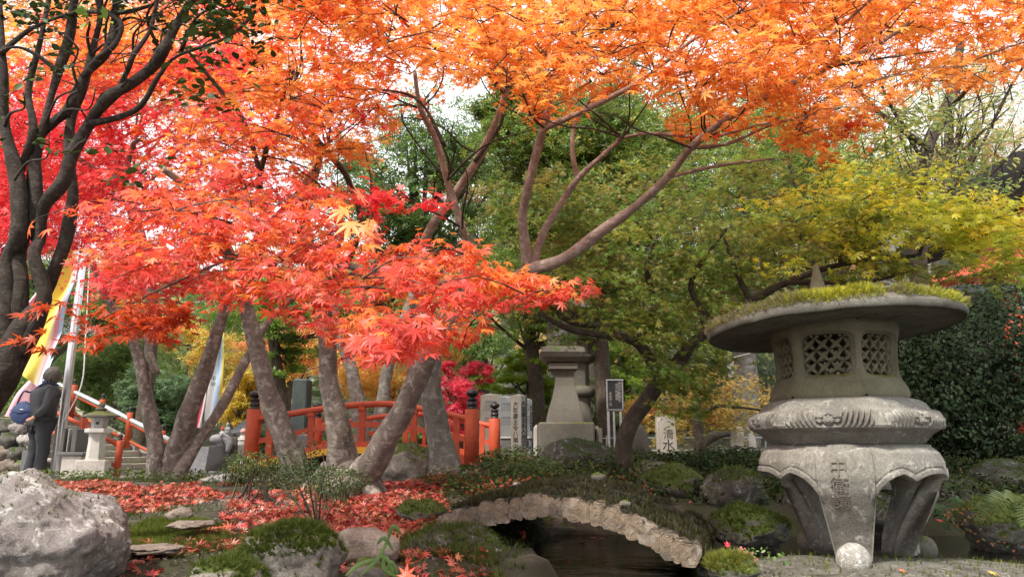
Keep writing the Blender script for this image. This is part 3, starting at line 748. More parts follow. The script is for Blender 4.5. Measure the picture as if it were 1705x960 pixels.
# lattice: pointed-oval strips between the crossings
for f_ in range(6):
    mb = MB()
    nx = 3.5; su = 2 * WU / nx; sh_ = 2 * WH / 3.2
    for dirn in (1, -1):
        for i in range(-1, 5):
            for j in range(-1, 5):
                for hx_, hy_ in ((0, 0),):
                    u0, h0 = -WU + i * su, WC - WH + j * sh_
                    p0 = (u0, h0 if dirn > 0 else h0 + sh_); p1 = (u0 + su, h0 + sh_ if dirn > 0 else h0)
                    pts = []
                    n_ = 8
                    for q in range(n_ + 1):
                        t_ = q / n_; cu = p0[0] + (p1[0] - p0[0]) * t_; ch = p0[1] + (p1[1] - p0[1]) * t_; w_ = .010 + .045 * math.sin(math.pi * t_)
                        nu, nh = -(p1[1] - p0[1]) / .62, (p1[0] - p0[0]) * .55; nl = math.hypot(nu, nh)
                        pts.append(((cu + nu / nl * w_, ch + nh / nl * w_ * .55), (cu - nu / nl * w_, ch - nh / nl * w_ * .55)))
                    keep = [abs(a[0] + b_[0]) / 2 <= WU + .02 and abs((a[1] + b_[1]) / 2 - WC) <= WH + .02 for a, b_ in pts]
                    pts = [p for p, k_ in zip(pts, keep) if k_]
                    if len(pts) < 2: continue
                    Vv = []
                    dd = .0 if dirn > 0 else .002
                    for a, b_ in pts:
                        Vv += [fbp(f_, a[0], a[1], .026 + dd), fbp(f_, b_[0], b_[1], .026 + dd), fbp(f_, b_[0], b_[1], .046 - dd), fbp(f_, a[0], a[1], .046 - dd),
                               fbp(f_, (a[0] + b_[0]) / 2, (a[1] + b_[1]) / 2, .0205 + dd)]
                    Ff = []
                    for q in range(len(pts) - 1):
                        b0, b1 = q * 5, q * 5 + 5
                        Ff += [(b0, b1, b1 + 4, b0 + 4), (b0 + 4, b1 + 4, b1 + 1, b0 + 1), (b0 + 1, b1 + 1, b1 + 2, b0 + 2), (b0 + 2, b1 + 2, b1 + 3, b0 + 3), (b0 + 3, b1 + 3, b1, b0)]
                    mb.add(Vv, Ff)
    mb.build('window_lattice', M_GRANM, fb, False)
# --- roof
RX, RY = LX - .028, LY + .0; RR = .548
zr = zat(553, LY); tilt = math.radians(2.2)
def roofpt(r, th, z):
    rr = r * (1 + .012 * math.cos(3 * th + 1) + .006 * math.sin(7 * th)) ; x = rr * math.cos(th); y = rr * math.sin(th)
    return (RX + x * math.cos(tilt) - z * math.sin(tilt) * 0, RY + y, zr + z + x * math.sin(tilt) - y * .045 + .004 * fr(x * 6, y * 6, z * 6))
V = []; F = []; nth = 180
prof = [(.0, .012), (.2, .010), (.36, .006), (.48, .002), (.54, .0), (RR - .012, -.004), (RR - .002, .003), (RR, .014), (RR + .001, .026), (RR - .004, .034), (RR - .02, .042), (.50, .060), (.40, .084), (.28, .108), (.16, .126), (.08, .134), (0.0, .136)]
for r, z in prof:
    for k in range(nth): V.append(roofpt(r, 2 * math.pi * k / nth, z))
for i in range(len(prof) - 1):
    for k in range(nth): F.append((i * nth + k, i * nth + (k + 1) % nth, (i + 1) * nth + (k + 1) % nth, (i + 1) * nth + k))
roof = mk('roof', V, F, M_GRAND, LAN, True)
# moss on the roof: a lumpy mat plus many tufts
lv = Leaves(); nm = 36000
r = RR * np.sqrt(RNG.uniform(.02, 1.03, nm)); th = RNG.uniform(0, 2 * math.pi, nm)
keep = []
P = np.empty((nm, 3)); C = np.empty((nm, 3)); S = np.empty(nm)
for i in range(nm):
    x, y = r[i] * math.cos(th[i]), r[i] * math.sin(th[i]); n_ = mnoise.noise(Vector((x * 9, y * 9, 3))) ; n2 = mnoise.noise(Vector((x * 3.2, y * 3.2, 8)))
    zz = float(np.interp(r[i], [0, .16, .28, .40, .50, RR - .02, RR], [.137, .126, .108, .084, .060, .042, .030]))
    thick = .018 + .022 * max(0, n_ + .35) + (.012 if r[i] > .5 else 0)
    e = roofpt(min(r[i], RR + .004), th[i], zz + thick * RNG.random())
    P[i] = e; ok = (n_ * .8 + n2 > -.25) if r[i] < RR - .02 else (n_ + .9 * math.cos(th[i] + math.radians(-10 + 180)) * 0 + n2 > .02 or abs((th[i] + math.radians(168)) % (2 * math.pi) - math.pi) > 2.4)
    keep.append(ok)
    g = n2 + RNG.normal(0, .25)
    C[i] = (.48, .47, .05) if g > .15 else ((.30, .32, .05) if g > -.15 else (.34, .31, .18))
    S[i] = RNG.uniform(.006, .013)
keep = np.array(keep)
rad_ = np.stack([np.cos(th), np.sin(th), np.where(r > RR - .05, .8, 3.0)], -1)
lv.add(P[keep], RNG.normal(0, 1, (keep.sum(), 3)), rad_[keep] + RNG.normal(0, .35, (keep.sum(), 3)), S[keep], np.clip(C[keep] * RNG.uniform(.65, 1.3, (keep.sum(), 1)), 0, .6))
mo = lv.build('moss', TUF, M_MOSS, roof, kind='stuff')
# finial
fx = W(1362, 487, LY).x; zf = zr + .13 + (fx - RX) * math.sin(tilt)
mb = MB(); mb.lathe([(.062, -.03), (.060, .0), (.052, .035), (.037, .085), (.026, .13), (.016, .175), (.007, .205), (.001, .21)], (fx, LY, zf - .012), 20)
mb.build('finial', M_GRANM, LAN, True)
# small weights between stages so they touch
mb = MB(); mb.lathe([(.26, zt - .04), (.26, z0 + .02)], (LX, LY, 0), 36); mb.build('joint_block', M_GRANB, LAN, True)
# incised characters down the front of the front leg
def glyphs(s, name, mat, parent, at, size, depth=.002, right=Vector((1, 0, 0)), up=Vector((0, 0, 1)), lead=1.08, thick=0, horiz=False):
    """text as mesh, one character below the other, on the plane at / right / up"""
    cu = bpy.data.curves.new(name, 'FONT'); cu.body = s if horiz else '\n'.join(s); cu.size = size; cu.align_x = 'CENTER'; cu.align_y = 'CENTER'; cu.extrude = depth; cu.space_line = lead; cu.offset = thick; cu.resolution_u = 1
    tmp = bpy.data.objects.new(name, cu); COL.objects.link(tmp); dg = bpy.context.evaluated_depsgraph_get()
    me = bpy.data.meshes.new_from_object(tmp.evaluated_get(dg)); V = np.empty(len(me.vertices) * 3); me.vertices.foreach_get('co', V); V = V.reshape(-1, 3)
    F = [tuple(p.vertices) for p in me.polygons]; bpy.data.objects.remove(tmp); nrm = right.cross(up)
    at = Vector(at); P = np.array(at) + V[:, :1] * np.array(right) + V[:, 1:2] * np.array(up) + V[:, 2:] * np.array(nrm)
    bpy.data.meshes.remove(me)
    return mk(name, P, F, mat, parent, False)
a = legA[0] + .0
for ch, d in (('中', .095), ('衛', .165), ('講', .23)):
    r = prof_r(zt - d); sl = (prof_r(zt - d - .03) - prof_r(zt - d + .03)) / .06
    up_ = Vector((math.cos(a) * -sl, math.sin(a) * -sl, 1)).normalized(); rt = Vector((-math.sin(a), math.cos(a), 0))
    at = Vector((LX + (r + .0015) * math.cos(a), LY + (r + .0015) * math.sin(a), zt - d)) - rt * .022
    glyphs(ch, 'inscription', M_CARVE, LAN, at, .072, .0035, rt, up_)

# ------------------------------------------------------------------ arched log footbridge with mossy earth deck
BR = thing('log_footbridge', 'low arched log footbridge with mossy earth deck and pale sawn log ends', 'footbridge', W(940, 880, 3.5))
# near edge, pixel centre line of the log ends and their radii
lg = [(745, 872), (768, 865), (791, 860), (813, 854), (836, 851), (860, 847), (884, 842), (908, 842), (931, 846), (953, 847), (975, 851), (997, 856), (1018, 862), (1039, 870), (1060, 879), (1079, 889), (1098, 899), (1116, 909), (1134, 917), (1149, 923)]
M_LOG = None
m, t, b = newmat('sawn_log_end'); tcn = t.nodes.new('ShaderNodeUVMap'); tcn.uv_map = 'UVMap'
wv = t.nodes.new('ShaderNodeTexWave'); wv.wave_type = 'RINGS'; wv.rings_direction = 'Z'; wv.inputs['Scale'].default_value = 3.2; wv.inputs['Distortion'].default_value = 3; wv.inputs['Detail'].default_value = 3; wv.inputs['Detail Scale'].default_value = 1.5
t.links.new(tcn.outputs['UV'], wv.inputs['Vector'])
c1 = ramp(t, wv.outputs['Fac'], [(.2, (.085, .062, .042)), (.6, (.37, .28, .19))])
v_ = ocoord(t); c1 = mixc(t, ramp(t, noise(t, 17, 9, .78, v_), [(.46, (0, 0, 0)), (.6, (.85, .85, .85))]), c1, (.10, .085, .07))
c1 = mixc(t, ramp(t, noise(t, 9, 4, .6, v_), [(.55, (0, 0, 0)), (.66, (.6, .6, .6))]), c1, (.42, .37, .30))
vl = t.nodes.new('ShaderNodeVectorMath'); vl.operation = 'LENGTH'; t.links.new(tcn.outputs['UV'], vl.inputs[0])
c1 = mixc(t, ramp(t, math_(t, 'ADD', vl.outputs['Value'], math_(t, 'MULTIPLY', noise(t, 30, 4, .6, v_), .3)), [(1.0, (0, 0, 0)), (1.3, (1, 1, 1))]), c1, (.05, .038, .028))
t.links.new(c1, b.inputs['Base Color']); b.inputs['Roughness'].default_value = .9
bump(t, b, math_(t, 'ADD', wv.outputs['Fac'], noise(t, 50, 4, .6, v_)), .8, .004); M_END = m
back = Vector((.26, 1.0, 0)).normalized(); BL = 1.15
def dist_at(i): return 3.62 - .46 * (i / 19) ** 1.1
pts = []
for i, (px, py) in enumerate(lg):
    Y = dist_at(i); c_ = W(px, py, Y); pts.append(c_)
    r = (17.5 + 1.6 * math.sin(i * 2.3) + (1.5 if i > 13 else 0)) * Y / FPX
    # log cylinder (irregular ellipse) with sawn face
    n = 20; V = []; F = []
    el = [1 + .07 * math.sin(2 * a_ + i) + .06 * math.sin(3 * a_ + 2 * i) + .05 * math.sin(5 * a_ + i * 1.7) + .04 * math.sin(8 * a_ + i) for a_ in [2 * math.pi * k / n for k in range(n)]]
    fwd = back; CS = [math.copysign(abs(math.cos(2 * math.pi * k / n)) ** .72, math.cos(2 * math.pi * k / n)) for k in range(n)]; SS = [math.copysign(abs(math.sin(2 * math.pi * k / n)) ** .72, math.sin(2 * math.pi * k / n)) for k in range(n)]
    side = Vector((back.y, -back.x, 0)); ln = random.uniform(-.005, .005)
    for s_, rr_ in ((ln, .93), (ln + .012, 1.0), (BL * .5, 1.0), (BL, .98)):
        for k in range(n):
            a_ = 2 * math.pi * k / n
            V.append(c_ + fwd * s_ + side * (CS[k] * r * .93 * el[k] * rr_) + Vector((0, 0, 1)) * (SS[k] * r * 1.04 * el[k] * rr_))
    for q in range(3):
        for k in range(n): F.append((q * n + k, q * n + (k + 1) % n, (q + 1) * n + (k + 1) % n, (q + 1) * n + k))
    o = mk('log', V, F, M_BARKD, BR, True)
    # sawn end as rings with uv so that the growth rings centre on each log
    V = [c_ + fwd * (ln - .004)]; UV = [(0, 0)]
    rq = (.35, .6, .8, .92, .99)
    for q in rq:
        for k in range(n):
            a_ = 2 * math.pi * k / n
            V.append(c_ + fwd * (ln - .003 + .003 * q + random.uniform(-.0019, .0019)) + side * (CS[k] * r * .92 * el[k] * q) + Vector((0, 0, 1)) * (SS[k] * r * 1.03 * el[k] * q)); UV.append((math.cos(a_) * q * (1 + .08 * math.sin(i)), math.sin(a_) * q))
    F = [(0, 1 + (k + 1) % n, 1 + k) for k in range(n)]
    for q in range(4):
        for k in range(n): F.append((1 + q * n + k, 1 + q * n + (k + 1) % n, 1 + (q + 1) * n + (k + 1) % n, 1 + (q + 1) * n + k))
    e = mk('sawn_end', V, F, M_END, o, False)
    ul = e.data.uv_layers.new(name='UVMap')
    for lp in e.data.loops: ul.data[lp.index].uv = UV[lp.vertex_index]
# deck: soil and moss slab over the logs
nx, ny = 90, 34; V = []; pts += [pts[-1] + Vector((.07, .05, -.05)), pts[-1] + Vector((.11, .09, -.15))]
for j in range(ny):
    for i in range(nx):
        s_ = i / (nx - 1) * (len(pts) - 1 + .0); k = min(int(s_), len(pts) - 2); f_ = s_ - k; p = pts[k] * (1 - f_) + pts[k + 1] * f_
        r = 19 * 3.4 / FPX; w_ = j / (ny - 1)
        z = 1.0 * r + .035 * math.sin(math.pi * min(1, w_ * 1.0)) + .02 * mnoise.noise(Vector((p.x * 7, w_ * 9, 1))) + .008 * mnoise.noise(Vector((p.x * 30, w_ * 30, 1)))
        if j == 0: z = .72 * r
        if w_ > .93: z -= (w_ - .93) * 1.2
        V.append(p + back * (.022 + .010 * math.sin(s_ * 4.2) * (1 - w_) + w_ * (BL + .03)) + Vector((0, 0, z)))
F = [(j * nx + i, j * nx + i + 1, (j + 1) * nx + i + 1, (j + 1) * nx + i) for j in range(ny - 1) for i in range(nx - 1)]
M_DECK = stone('mossy_soil', (.012, .010, .008), (.035, .029, .02), (.13, .12, .09), .3, .0, (.03, .036, .010), 150, 9, .97, 1.2)
dk = mk('earth_deck', V, F, M_DECK, BR, True)
Vn = np.array([tuple(v) for v in V]); idx = RNG.integers(0, (ny - 2) * nx, 14000); idx = np.array([i for i in idx if mnoise.noise(Vector(Vn[i] * 4)) + .5 * mnoise.noise(Vector(Vn[i] * 11)) > -.05] + list(RNG.integers(0, 10 * nx, 5000)))
lv = Leaves(); lv.add(Vn[idx] + RNG.normal(0, .008, (len(idx), 3)) * (1, 1, .1), RNG.normal(0, 1, (len(idx), 3)), np.array((0, 0, 1.)) + RNG.normal(0, .4, (len(idx), 3)), RNG.uniform(.006, .018, len(idx)), pal(len(idx), ((.03, .026, .014), (.045, .05, .012), (.02, .017, .01), (.07, .07, .02)), .3))
lv.build('moss', TUF, M_MOSS, dk, kind='stuff')
def deckpt(px, py):
    X_, Y_ = pix(Vn); return Vn[int(np.argmin((X_ - px) ** 2 + (Y_ - py) ** 2))]
# clinging pebbles on the deck
for k, (px, py, Y, w_, mt) in enumerate(((862, 800, 4.35, 15, M_ROCKW), (996, 800, 4.3, 26, M_ROCKG), (1040, 842, 3.9, 20, M_ROCKG), (1006, 812, 4.2, 9, M_ROCKW))):
    lab = ('small white pebble on the crest of the log footbridge', 'flat brownish pebble near the back edge of the log footbridge', 'half-buried stone halfway down the right side of the footbridge deck', 'tiny white pebble right of the crest of the log footbridge')[k]
    q_ = deckpt(px, py); s_ = w_ / 2 * q_[1] / FPX; rock('pebble', lab, 'pebble', q_[0], q_[1], q_[2] + s_ * .4, s_, s_, s_ * .7, mt, 200 + k, sub=2, group='pebbles on the log footbridge')
o = None
lv = Leaves()

# ------------------------------------------------------------------ vermilion arched bridge
VB = thing('red_bridge', 'small arched vermilion bridge with black-capped posts behind the maple trunks', 'bridge', W(605, 760, 7.2))
def yb(px, far=0): return 7.55 - (px - 424) / (785 - 424) * .55
OFF = Vector((.17, 1.8, -.02))
TR = [(424, 697), (475, 690), (537, 680), (579, 675), (615, 672.5), (648, 672), (684, 677), (730, 686), (785, 698)]
MR = [(424, 735), (470, 726), (518, 715), (560, 709), (603, 706), (650, 708), (689, 713), (735, 722), (785, 733)]
BB = [(424, 775), (470, 762), (510, 752), (544, 744), (606, 742), (650, 743), (700, 748), (740, 757), (785, 768)]
def bpts(tab): return [W(x, y, yb(x)) for x, y in tab]
def lerp_tab(tab, x):
    return float(np.interp(x, [a for a, _ in tab], [b_ for _, b_ in tab]))
def strip(name, P, wy, hz, mat, parent, sub=4):
    P, _ = spline(P, [1] * len(P), sub); V = []; F = []
    for p in P:
        for dy, dz in ((-wy, -hz), (wy, -hz), (wy, hz), (-wy, hz)): V.append((p.x, p.y + dy, p.z + dz))
    for i in range(len(P) - 1):
        for k in range(4): F.append((i * 4 + k, i * 4 + (k + 1) % 4, i * 4 + 4 + (k + 1) % 4, i * 4 + 4 + k))
    F += [(3, 2, 1, 0), tuple(len(V) - 4 + k for k in range(4))]
    return mk(name, V, F, mat, parent, False)
for side_ in (0, 1):
    off = OFF * side_
    rl = [p + off for p in bpts(TR)]; V, F = tube(rl, .031, 10, 4); mk('handrail', V, F, M_RED, VB, True)
    strip('middle_rail', [p + off for p in bpts(MR)], .018, .026, M_RED, VB)
    strip('lower_beam', [p + off for p in bpts(BB)], .03, .042, M_RED, VB)
    for px in (449, 518, 603, 689, 760):
        top = W(px, lerp_tab(TR, px), yb(px)) + off; bot = W(px, lerp_tab(BB, px), yb(px)) + off
        mb = MB(); mb.box(((top.x + bot.x) / 2, top.y, (top.z + bot.z) / 2), (.062, .05, top.z - bot.z - .002), bev=.004); mb.build('baluster_post', M_RED, VB)
        if px in (518, 603, 689):
            mb = MB(); mb.box((top.x, top.y, top.z - .045), (.078, .066, .03), bev=.004); mb.build('rail_block', M_RED, VB)
    for px in (565, 640, 725, 482):
        top = W(px, lerp_tab(MR, px), yb(px)) + off; bot = W(px, lerp_tab(BB, px), yb(px)) + off
        mb = MB(); mb.box(((top.x + bot.x) / 2, top.y + .004, (top.z + bot.z) / 2), (.04, .03, top.z - bot.z - .004)); mb.build('short_post', M_RED, VB)
    for px, pw in ((424, 24), (786, 24)):
        Y = yb(px); top = W(px, 681, Y) + off; bot = W(px, 775, Y) + off
        r = pw / 2 * Y / FPX
        mb = MB(); mb.lathe([(r, bot.z - .1), (r, top.z - .006), (r * .93, top.z)], (top.x, top.y, 0), 20); po = mb.build('end_post', M_RED, VB, True)
        z = top.z
        mb = MB(); mb.lathe([(r * .68, 0), (r * .68, .012), (r * .62, .015), (r * .62, .035), (r * .7, .038), (r * .7, .052), (r * .6, .055), (r * .6, .085), (r * .72, .088), (r * .72, .098), (r * .36, .104), (r * .34, .114), (r * .62, .124), (r * .84, .140), (r * .86, .152), (r * .72, .168), (r * .40, .180), (r * .14, .188), (r * .03, .20)], (top.x, top.y, z), 18)
        mb.build('finial', M_BLACK, po, True)
# deck and ochre side boards
d0 = [W(x, y + 1, yb(x)) for x, y in BB]
V = []; P0, _ = spline(d0, [1] * len(d0), 4)
for p in P0: V += [p + Vector((0, .04, -.035)), p + OFF + Vector((0, -.04, -.035)), p + OFF + Vector((0, -.04, -.07)), p + Vector((0, .04, -.07))]
F = []
for i in range(len(P0) - 1):
    for k in range(4): F.append((i * 4 + k, i * 4 + (k + 1) % 4, i * 4 + 4 + (k + 1) % 4, i * 4 + 4 + k))
mk('deck', V, F, M_RED, VB, False)
strip('side_board', [W(x, y, 7.5 - (x - 380) / 400 * .5) for x, y in ((386, 782), (424, 774), (462, 766), (510, 758), (544, 751.5), (606, 749), (650, 749))], .028, .030, M_YEL, VB)
strip('side_board', [W(x, y, 7.5 - (x - 380) / 400 * .5) + OFF for x, y in ((424, 786), (480, 774), (544, 761), (606, 758), (650, 758))], .028, .026, M_YEL, VB)

# ------------------------------------------------------------------ tall old stone lantern behind the pond and its neighbour
def boxthing(mb, px0, px1, py0, py1, Y, dy, bev=.01, rz=0, yoff=0):
    x0, z0_ = XZ(px0, py1, Y); x1, z1_ = XZ(px1, py0, Y); mb.box(((x0 + x1) / 2, Y + dy / 2 + yoff, (z0_ + z1_) / 2), (abs(x1 - x0), dy, abs(z1_ - z0_)), rz, bev=bev); return mb
YL = 8.6
TL = thing('tall_stone_lantern', 'tall weathered stone lantern with flared pedestal, partly hidden by maple leaves', 'stone lantern', W(950, 752, YL + .4))
boxthing(MB(), 897, 990, 702, 752, YL, .62, .02).build('base_block', M_GRANB, TL)
boxthing(MB(), 993, 1003, 712, 760, YL + .1, .3, .01).build('side_block', M_GRANB, TL)
def taper(name, rows, Y, dy, mat, parent):
    """stacked rectangular sections (px0, px1, py) with square plan"""
    V = []; F = []
    for px0, px1, py in rows:
        x0, z = XZ(px0, py, Y); x1, _ = XZ(px1, py, Y); h = (x1 - x0) / 2; yc = Y + dy / 2; b = h * .06
        for x, y in ((x0 + b, yc - h), (x1 - b, yc - h), (x1, yc - h + b), (x1, yc + h - b), (x1 - b, yc + h), (x0 + b, yc + h), (x0, yc + h - b), (x0, yc - h + b)): V.append((x, y, z))
    n = 8
    for i in range(len(rows) - 1):
        for k in range(n): F.append((i * n + k, i * n + (k + 1) % n, (i + 1) * n + (k + 1) % n, (i + 1) * n + k))
    F += [tuple(range(n - 1, -1, -1)), tuple((len(rows) - 1) * n + k for k in range(n))]
    return mk(name, V, F, mat, parent, False)
taper('pedestal', [(912, 974, 702), (913, 973, 694), (916, 970, 680), (922, 965, 660), (926, 960, 640), (927, 958, 622), (925, 960, 612)], YL, .62, M_GRANB, TL)
taper('pedestal_cap', [(915, 964, 611.5), (915, 964, 602), (919, 960, 600)], YL, .62, M_GRANB, TL)
taper('middle_stage', [(912, 965, 599.5), (904, 972, 592), (900, 976, 584), (902, 974, 576), (915, 962, 572)], YL, .62, M_GRANB, TL)
taper('firebox', [(914, 962, 571.5), (913, 963, 545), (915, 961, 520)], YL, .62, M_GRANB, TL)
mb = MB(); x0, z0_ = XZ(938, 545, YL)
boxthing(MB(), 925, 951, 530, 560, YL + .06, .02).build('window', M_DGRAN, TL)
taper('roof', [(900, 976, 519), (888, 988, 512), (892, 984, 502), (915, 960, 486), (926, 950, 478), (930, 946, 474)], YL, .62, M_GRANB, TL)
mb = MB(); x, z = XZ(938, 474, YL); mb.lathe([(.05, 0), (.08, .03), (.09, .07), (.06, .11), (.02, .15), (.004, .17)], (x, YL + .31, z), 16); mb.build('finial', M_GRANB, TL, True)
YN = 10.2
TN = thing('stone_lantern', 'second old stone lantern standing close behind the tall one, its ring showing at right', 'stone lantern', W(968, 745, YN))
x, zb = XZ(967, 745, YN); zz = lambda py: W(967, py, YN).z
mb = MB(); mb.lathe([(.30, zb - .1), (.30, zz(715)), (.24, zz(712)), (.17, zz(705)), (.15, zz(672)), (.15, zz(660))], (x, YN, 0), 20); mb.build('shaft', M_GRANB, TN, True)
mb = MB(); mb.lathe([(.15, zz(661)), (.205, zz(659)), (.215, zz(652)), (.205, zz(645)), (.15, zz(643))], (x, YN, 0), 20); mb.build('ring', M_GRANB, TN, True)
mb = MB(); mb.lathe([(.14, zz(643)), (.135, zz(606)), (.2, zz(603)), (.27, zz(596)), (.27, zz(592)), (.2, zz(591))], (x, YN, 0), 6); mb.build('upper_stage', M_GRANB, TN)
mb = MB(); mb.lathe([(.20, zz(591)), (.19, zz(570)), (.34, zz(568)), (.36, zz(564)), (.1, zz(548)), (.02, zz(540))], (x, YN, 0), 6); mb.build('roof', M_GRANB, TN)

# ------------------------------------------------------------------ inscribed grey stone slabs by the red bridge
def stele(px0, px1, py0, py1, Y, dy, rz, label, mat, texts, name='stone_slab', cat='inscribed stone', group='inscribed slabs right of the red bridge', rows=None):
    x0, zb = XZ(px0, py1, Y); x1, zt_ = XZ(px1, py0, Y); w_ = x1 - x0; c = Vector(((x0 + x1) / 2, Y, zb))
    T = thing(name, label, cat, c, group)
    R = Vector((math.cos(rz), math.sin(rz), 0)); Nn = Vector((math.sin(rz), -math.cos(rz), 0)); U = Vector((0, 0, 1))
    V = []; H_ = zt_ - zb; hw = w_ / 2
    for x, y, z in ((-hw, 0, 0), (hw, 0, 0), (hw, dy, 0), (-hw, dy, 0), (-hw, 0, H_), (hw, 0, H_), (hw, dy, H_), (-hw, dy, H_), (0, dy / 2, H_ + .03)):
        V.append(c + R * x - Nn * y + U * (z - (.12 if z == 0 else 0)))
    F = [(3, 2, 1, 0), (0, 1, 5, 4), (1, 2, 6, 5), (2, 3, 7, 6), (3, 0, 4, 7), (4, 5, 8), (5, 6, 8), (6, 7, 8), (7, 4, 8)]
    mk('slab', V, F, mat, T, False)
    for s, u_, v_, size, mt, hz in texts:
        if s == '|grid':                               # fine engraved columns of names
            mb = MB()
            for q in range(7):
                for rr in range(2):
                    p = c + R * (hw * (-.62 + .2 * q)) + Nn * .002 + U * (H_ * v_ + rr * H_ * .33)
                    a_ = R * (hw * .045); hgt = H_ * .065
                    mb.add([p - a_ - U * hgt, p + a_ - U * hgt, p + a_ + U * hgt, p - a_ + U * hgt], [(0, 1, 2, 3)])
            for rr in range(6):
                p = c + Nn * .002 + U * (H_ * (v_ + .09 + .33 * (rr % 2)) + .012 * (rr // 2)); mb.add([p - R * hw * .66, p + R * hw * .66, p + R * hw * .66 + U * .005, p - R * hw * .66 + U * .005], [(0, 1, 2, 3)])
            mb.build('engraving', M_GREYINK, T)
        else:
            glyphs(s, 'inscription', mt, T, c + R * (hw * u_) + Nn * .003 + U * (H_ * v_), size, .0012, R, U, lead=1.0, thick=size * .012, horiz=hz)
    return T
M_SLAB = stone('slab_granite', (.12, .125, .125), (.18, .18, .18), (.4, .4, .38), .2, 0, grain=120, patch=3, bstr=.2)
M_SLABB = stone('slab_granite_brown', (.14, .12, .10), (.21, .185, .155), (.4, .38, .34), .2, 0, grain=120, patch=3, bstr=.2)
stele(801, 832, 657, 740, 12.4, .22, .12, 'leftmost and farthest brownish slab, half hidden by the black-capped bridge post', M_SLABB, [('|grid', 0, .42, 0, None, 0)])
stele(830, 856, 661, 731, 12.0, .2, .08, 'grey slab with fine engraved columns, left of the central inscribed pillar', M_SLAB, [('|grid', 0, .40, 0, None, 0)])
stele(849, 868, 658, 762, 11.2, .2, -.55, 'brown-tinged face pillar with one black column of characters', M_SLABB, [('大阪慶主令八隣中野正', 0, .42, .088, M_INK, 0)])
stele(867.5, 875.5, 659, 762, 11.1, .02, .5, 'narrow grey pillar face with a black column of characters, right of the brown one', M_SLAB, [('大阪慶主永人月三十五年', 0, .42, .082, M_INK, 0)])
stele(872, 886, 665, 727, 11.9, .2, .1, 'rightmost grey slab with rows of small engraved characters', M_SLAB, [('|grid', -.1, .42, 0, None, 0), ('永代供養料奉納者', .78, .5, .05, M_INK, 0)])
for px0, px1, lb in ((834, 851, 'low dark stone block under the left engraved slab'), (871, 887, 'low stone block with an arched niche under the right engraved slab')):
    x, zb = XZ(px0, 764, 11.75); T = thing('granite_block', lb, 'granite block', (x, 11.75, zb), 'blocks under the engraved slabs')
    boxthing(MB(), px0, px1, 729, 764, 11.7, .3, .01).build('block', M_DGRAN if px0 < 850 else M_SLAB, T)
    boxthing(MB(), px0 - 1, px1 + 1, 726.5, 729.5, 11.68, .34, .004).build('cap', M_GRANL, T)
    if px0 > 850: boxthing(MB(), 875, 880, 733, 752, 11.69, .02, .004).build('niche', M_BLACK, T)
# granite fence posts behind the tall lantern
for i, (px, w_, Y, lb) in enumerate(((893, 9, 10.5, 'granite fence post left of the tall stone lantern base'), (997, 12, 10.0, 'granite fence post right of the tall stone lantern base'))):
    x0, zb = XZ(px - w_ / 2, 760, Y); x1, zt_ = XZ(px + w_ / 2, 712, Y); T = thing('fence_post', lb, 'stone post', ((x0 + x1) / 2, Y, zb), 'granite fence posts')
    mb = MB(); mb.box(((x0 + x1) / 2, Y, (zb + zt_) / 2), (x1 - x0, x1 - x0, zt_ - zb), bev=.004); mb.build('post', M_GRANL, T)
    mb = MB(); h = (x1 - x0) / 2; mb.add([(x0, Y - h, zt_), (x1, Y - h, zt_), (x1, Y + h, zt_), (x0, Y + h, zt_), ((x0 + x1) / 2, Y, zt_ + .05)], [(0, 1, 4), (1, 2, 4), (2, 3, 4), (3, 0, 4)]); mb.build('pyramid_cap', M_GRANL, T)
# dark information board on thin metal legs
Y = 8.8; T = thing('notice_board', 'narrow dark notice board with faded writing on a thin metal stand', 'notice board', W(1025, 770, Y))
boxthing(MB(), 1012, 1036, 634, 681, Y, .02).build('board', M_BLACK, T)
for a_, b_ in ((1010.5, 1012), (1036, 1037.5)): boxthing(MB(), a_, b_, 633, 681, Y - .006, .03).build('frame_side', M_GREYST, T)
boxthing(MB(), 1008.5, 1039, 631, 634, Y - .01, .05).build('frame_top', M_GREYST, T); boxthing(MB(), 1010, 1038, 681, 682.6, Y - .006, .03).build('frame_bottom', M_GREYST, T)
for a_, b_ in ((1013, 1015.2), (1034, 1035.5), (1023, 1024)): boxthing(MB(), a_, b_, 682.6, 772, Y + .004, .015).build('leg', M_GREYST, T)
M_FADE = plain('faded_white_writing', (.28, .26, .24), .8)
x, z = XZ(1031.5, 655, Y); glyphs('波切不動明王', 'writing', M_FADE, T, (x, Y - .002, z + .02), .042, .0008, lead=.95); x, z = XZ(1027, 655, Y); glyphs('水子地蔵尊', 'writing', M_FADE, T, (x, Y - .002, z + .02), .042, .0008, lead=.95)
x, z = XZ(1016.5, 664, Y); glyphs('奉納者一同', 'writing', M_FADE, T, (x, Y - .002, z), .034, .0008, lead=.95)
# thin cable / rail behind
Y = 9.6; T = thing('rail_fence', 'thin grey metal rail fence behind the dark leaning maple', 'fence', W(1050, 770, Y))
for py in (729, 750): mb = MB(); mb.tube([W(985, py, Y), W(1290, py - 1, Y + .2)], .008, 6); mb.build('rail', M_STEEL, T)
for px in (1010, 1060, 1112, 1165, 1220, 1275): mb = MB(); mb.tube([W(px, 724, Y), W(px, 772, Y)], .010, 6); mb.build('post', M_STEEL, T)
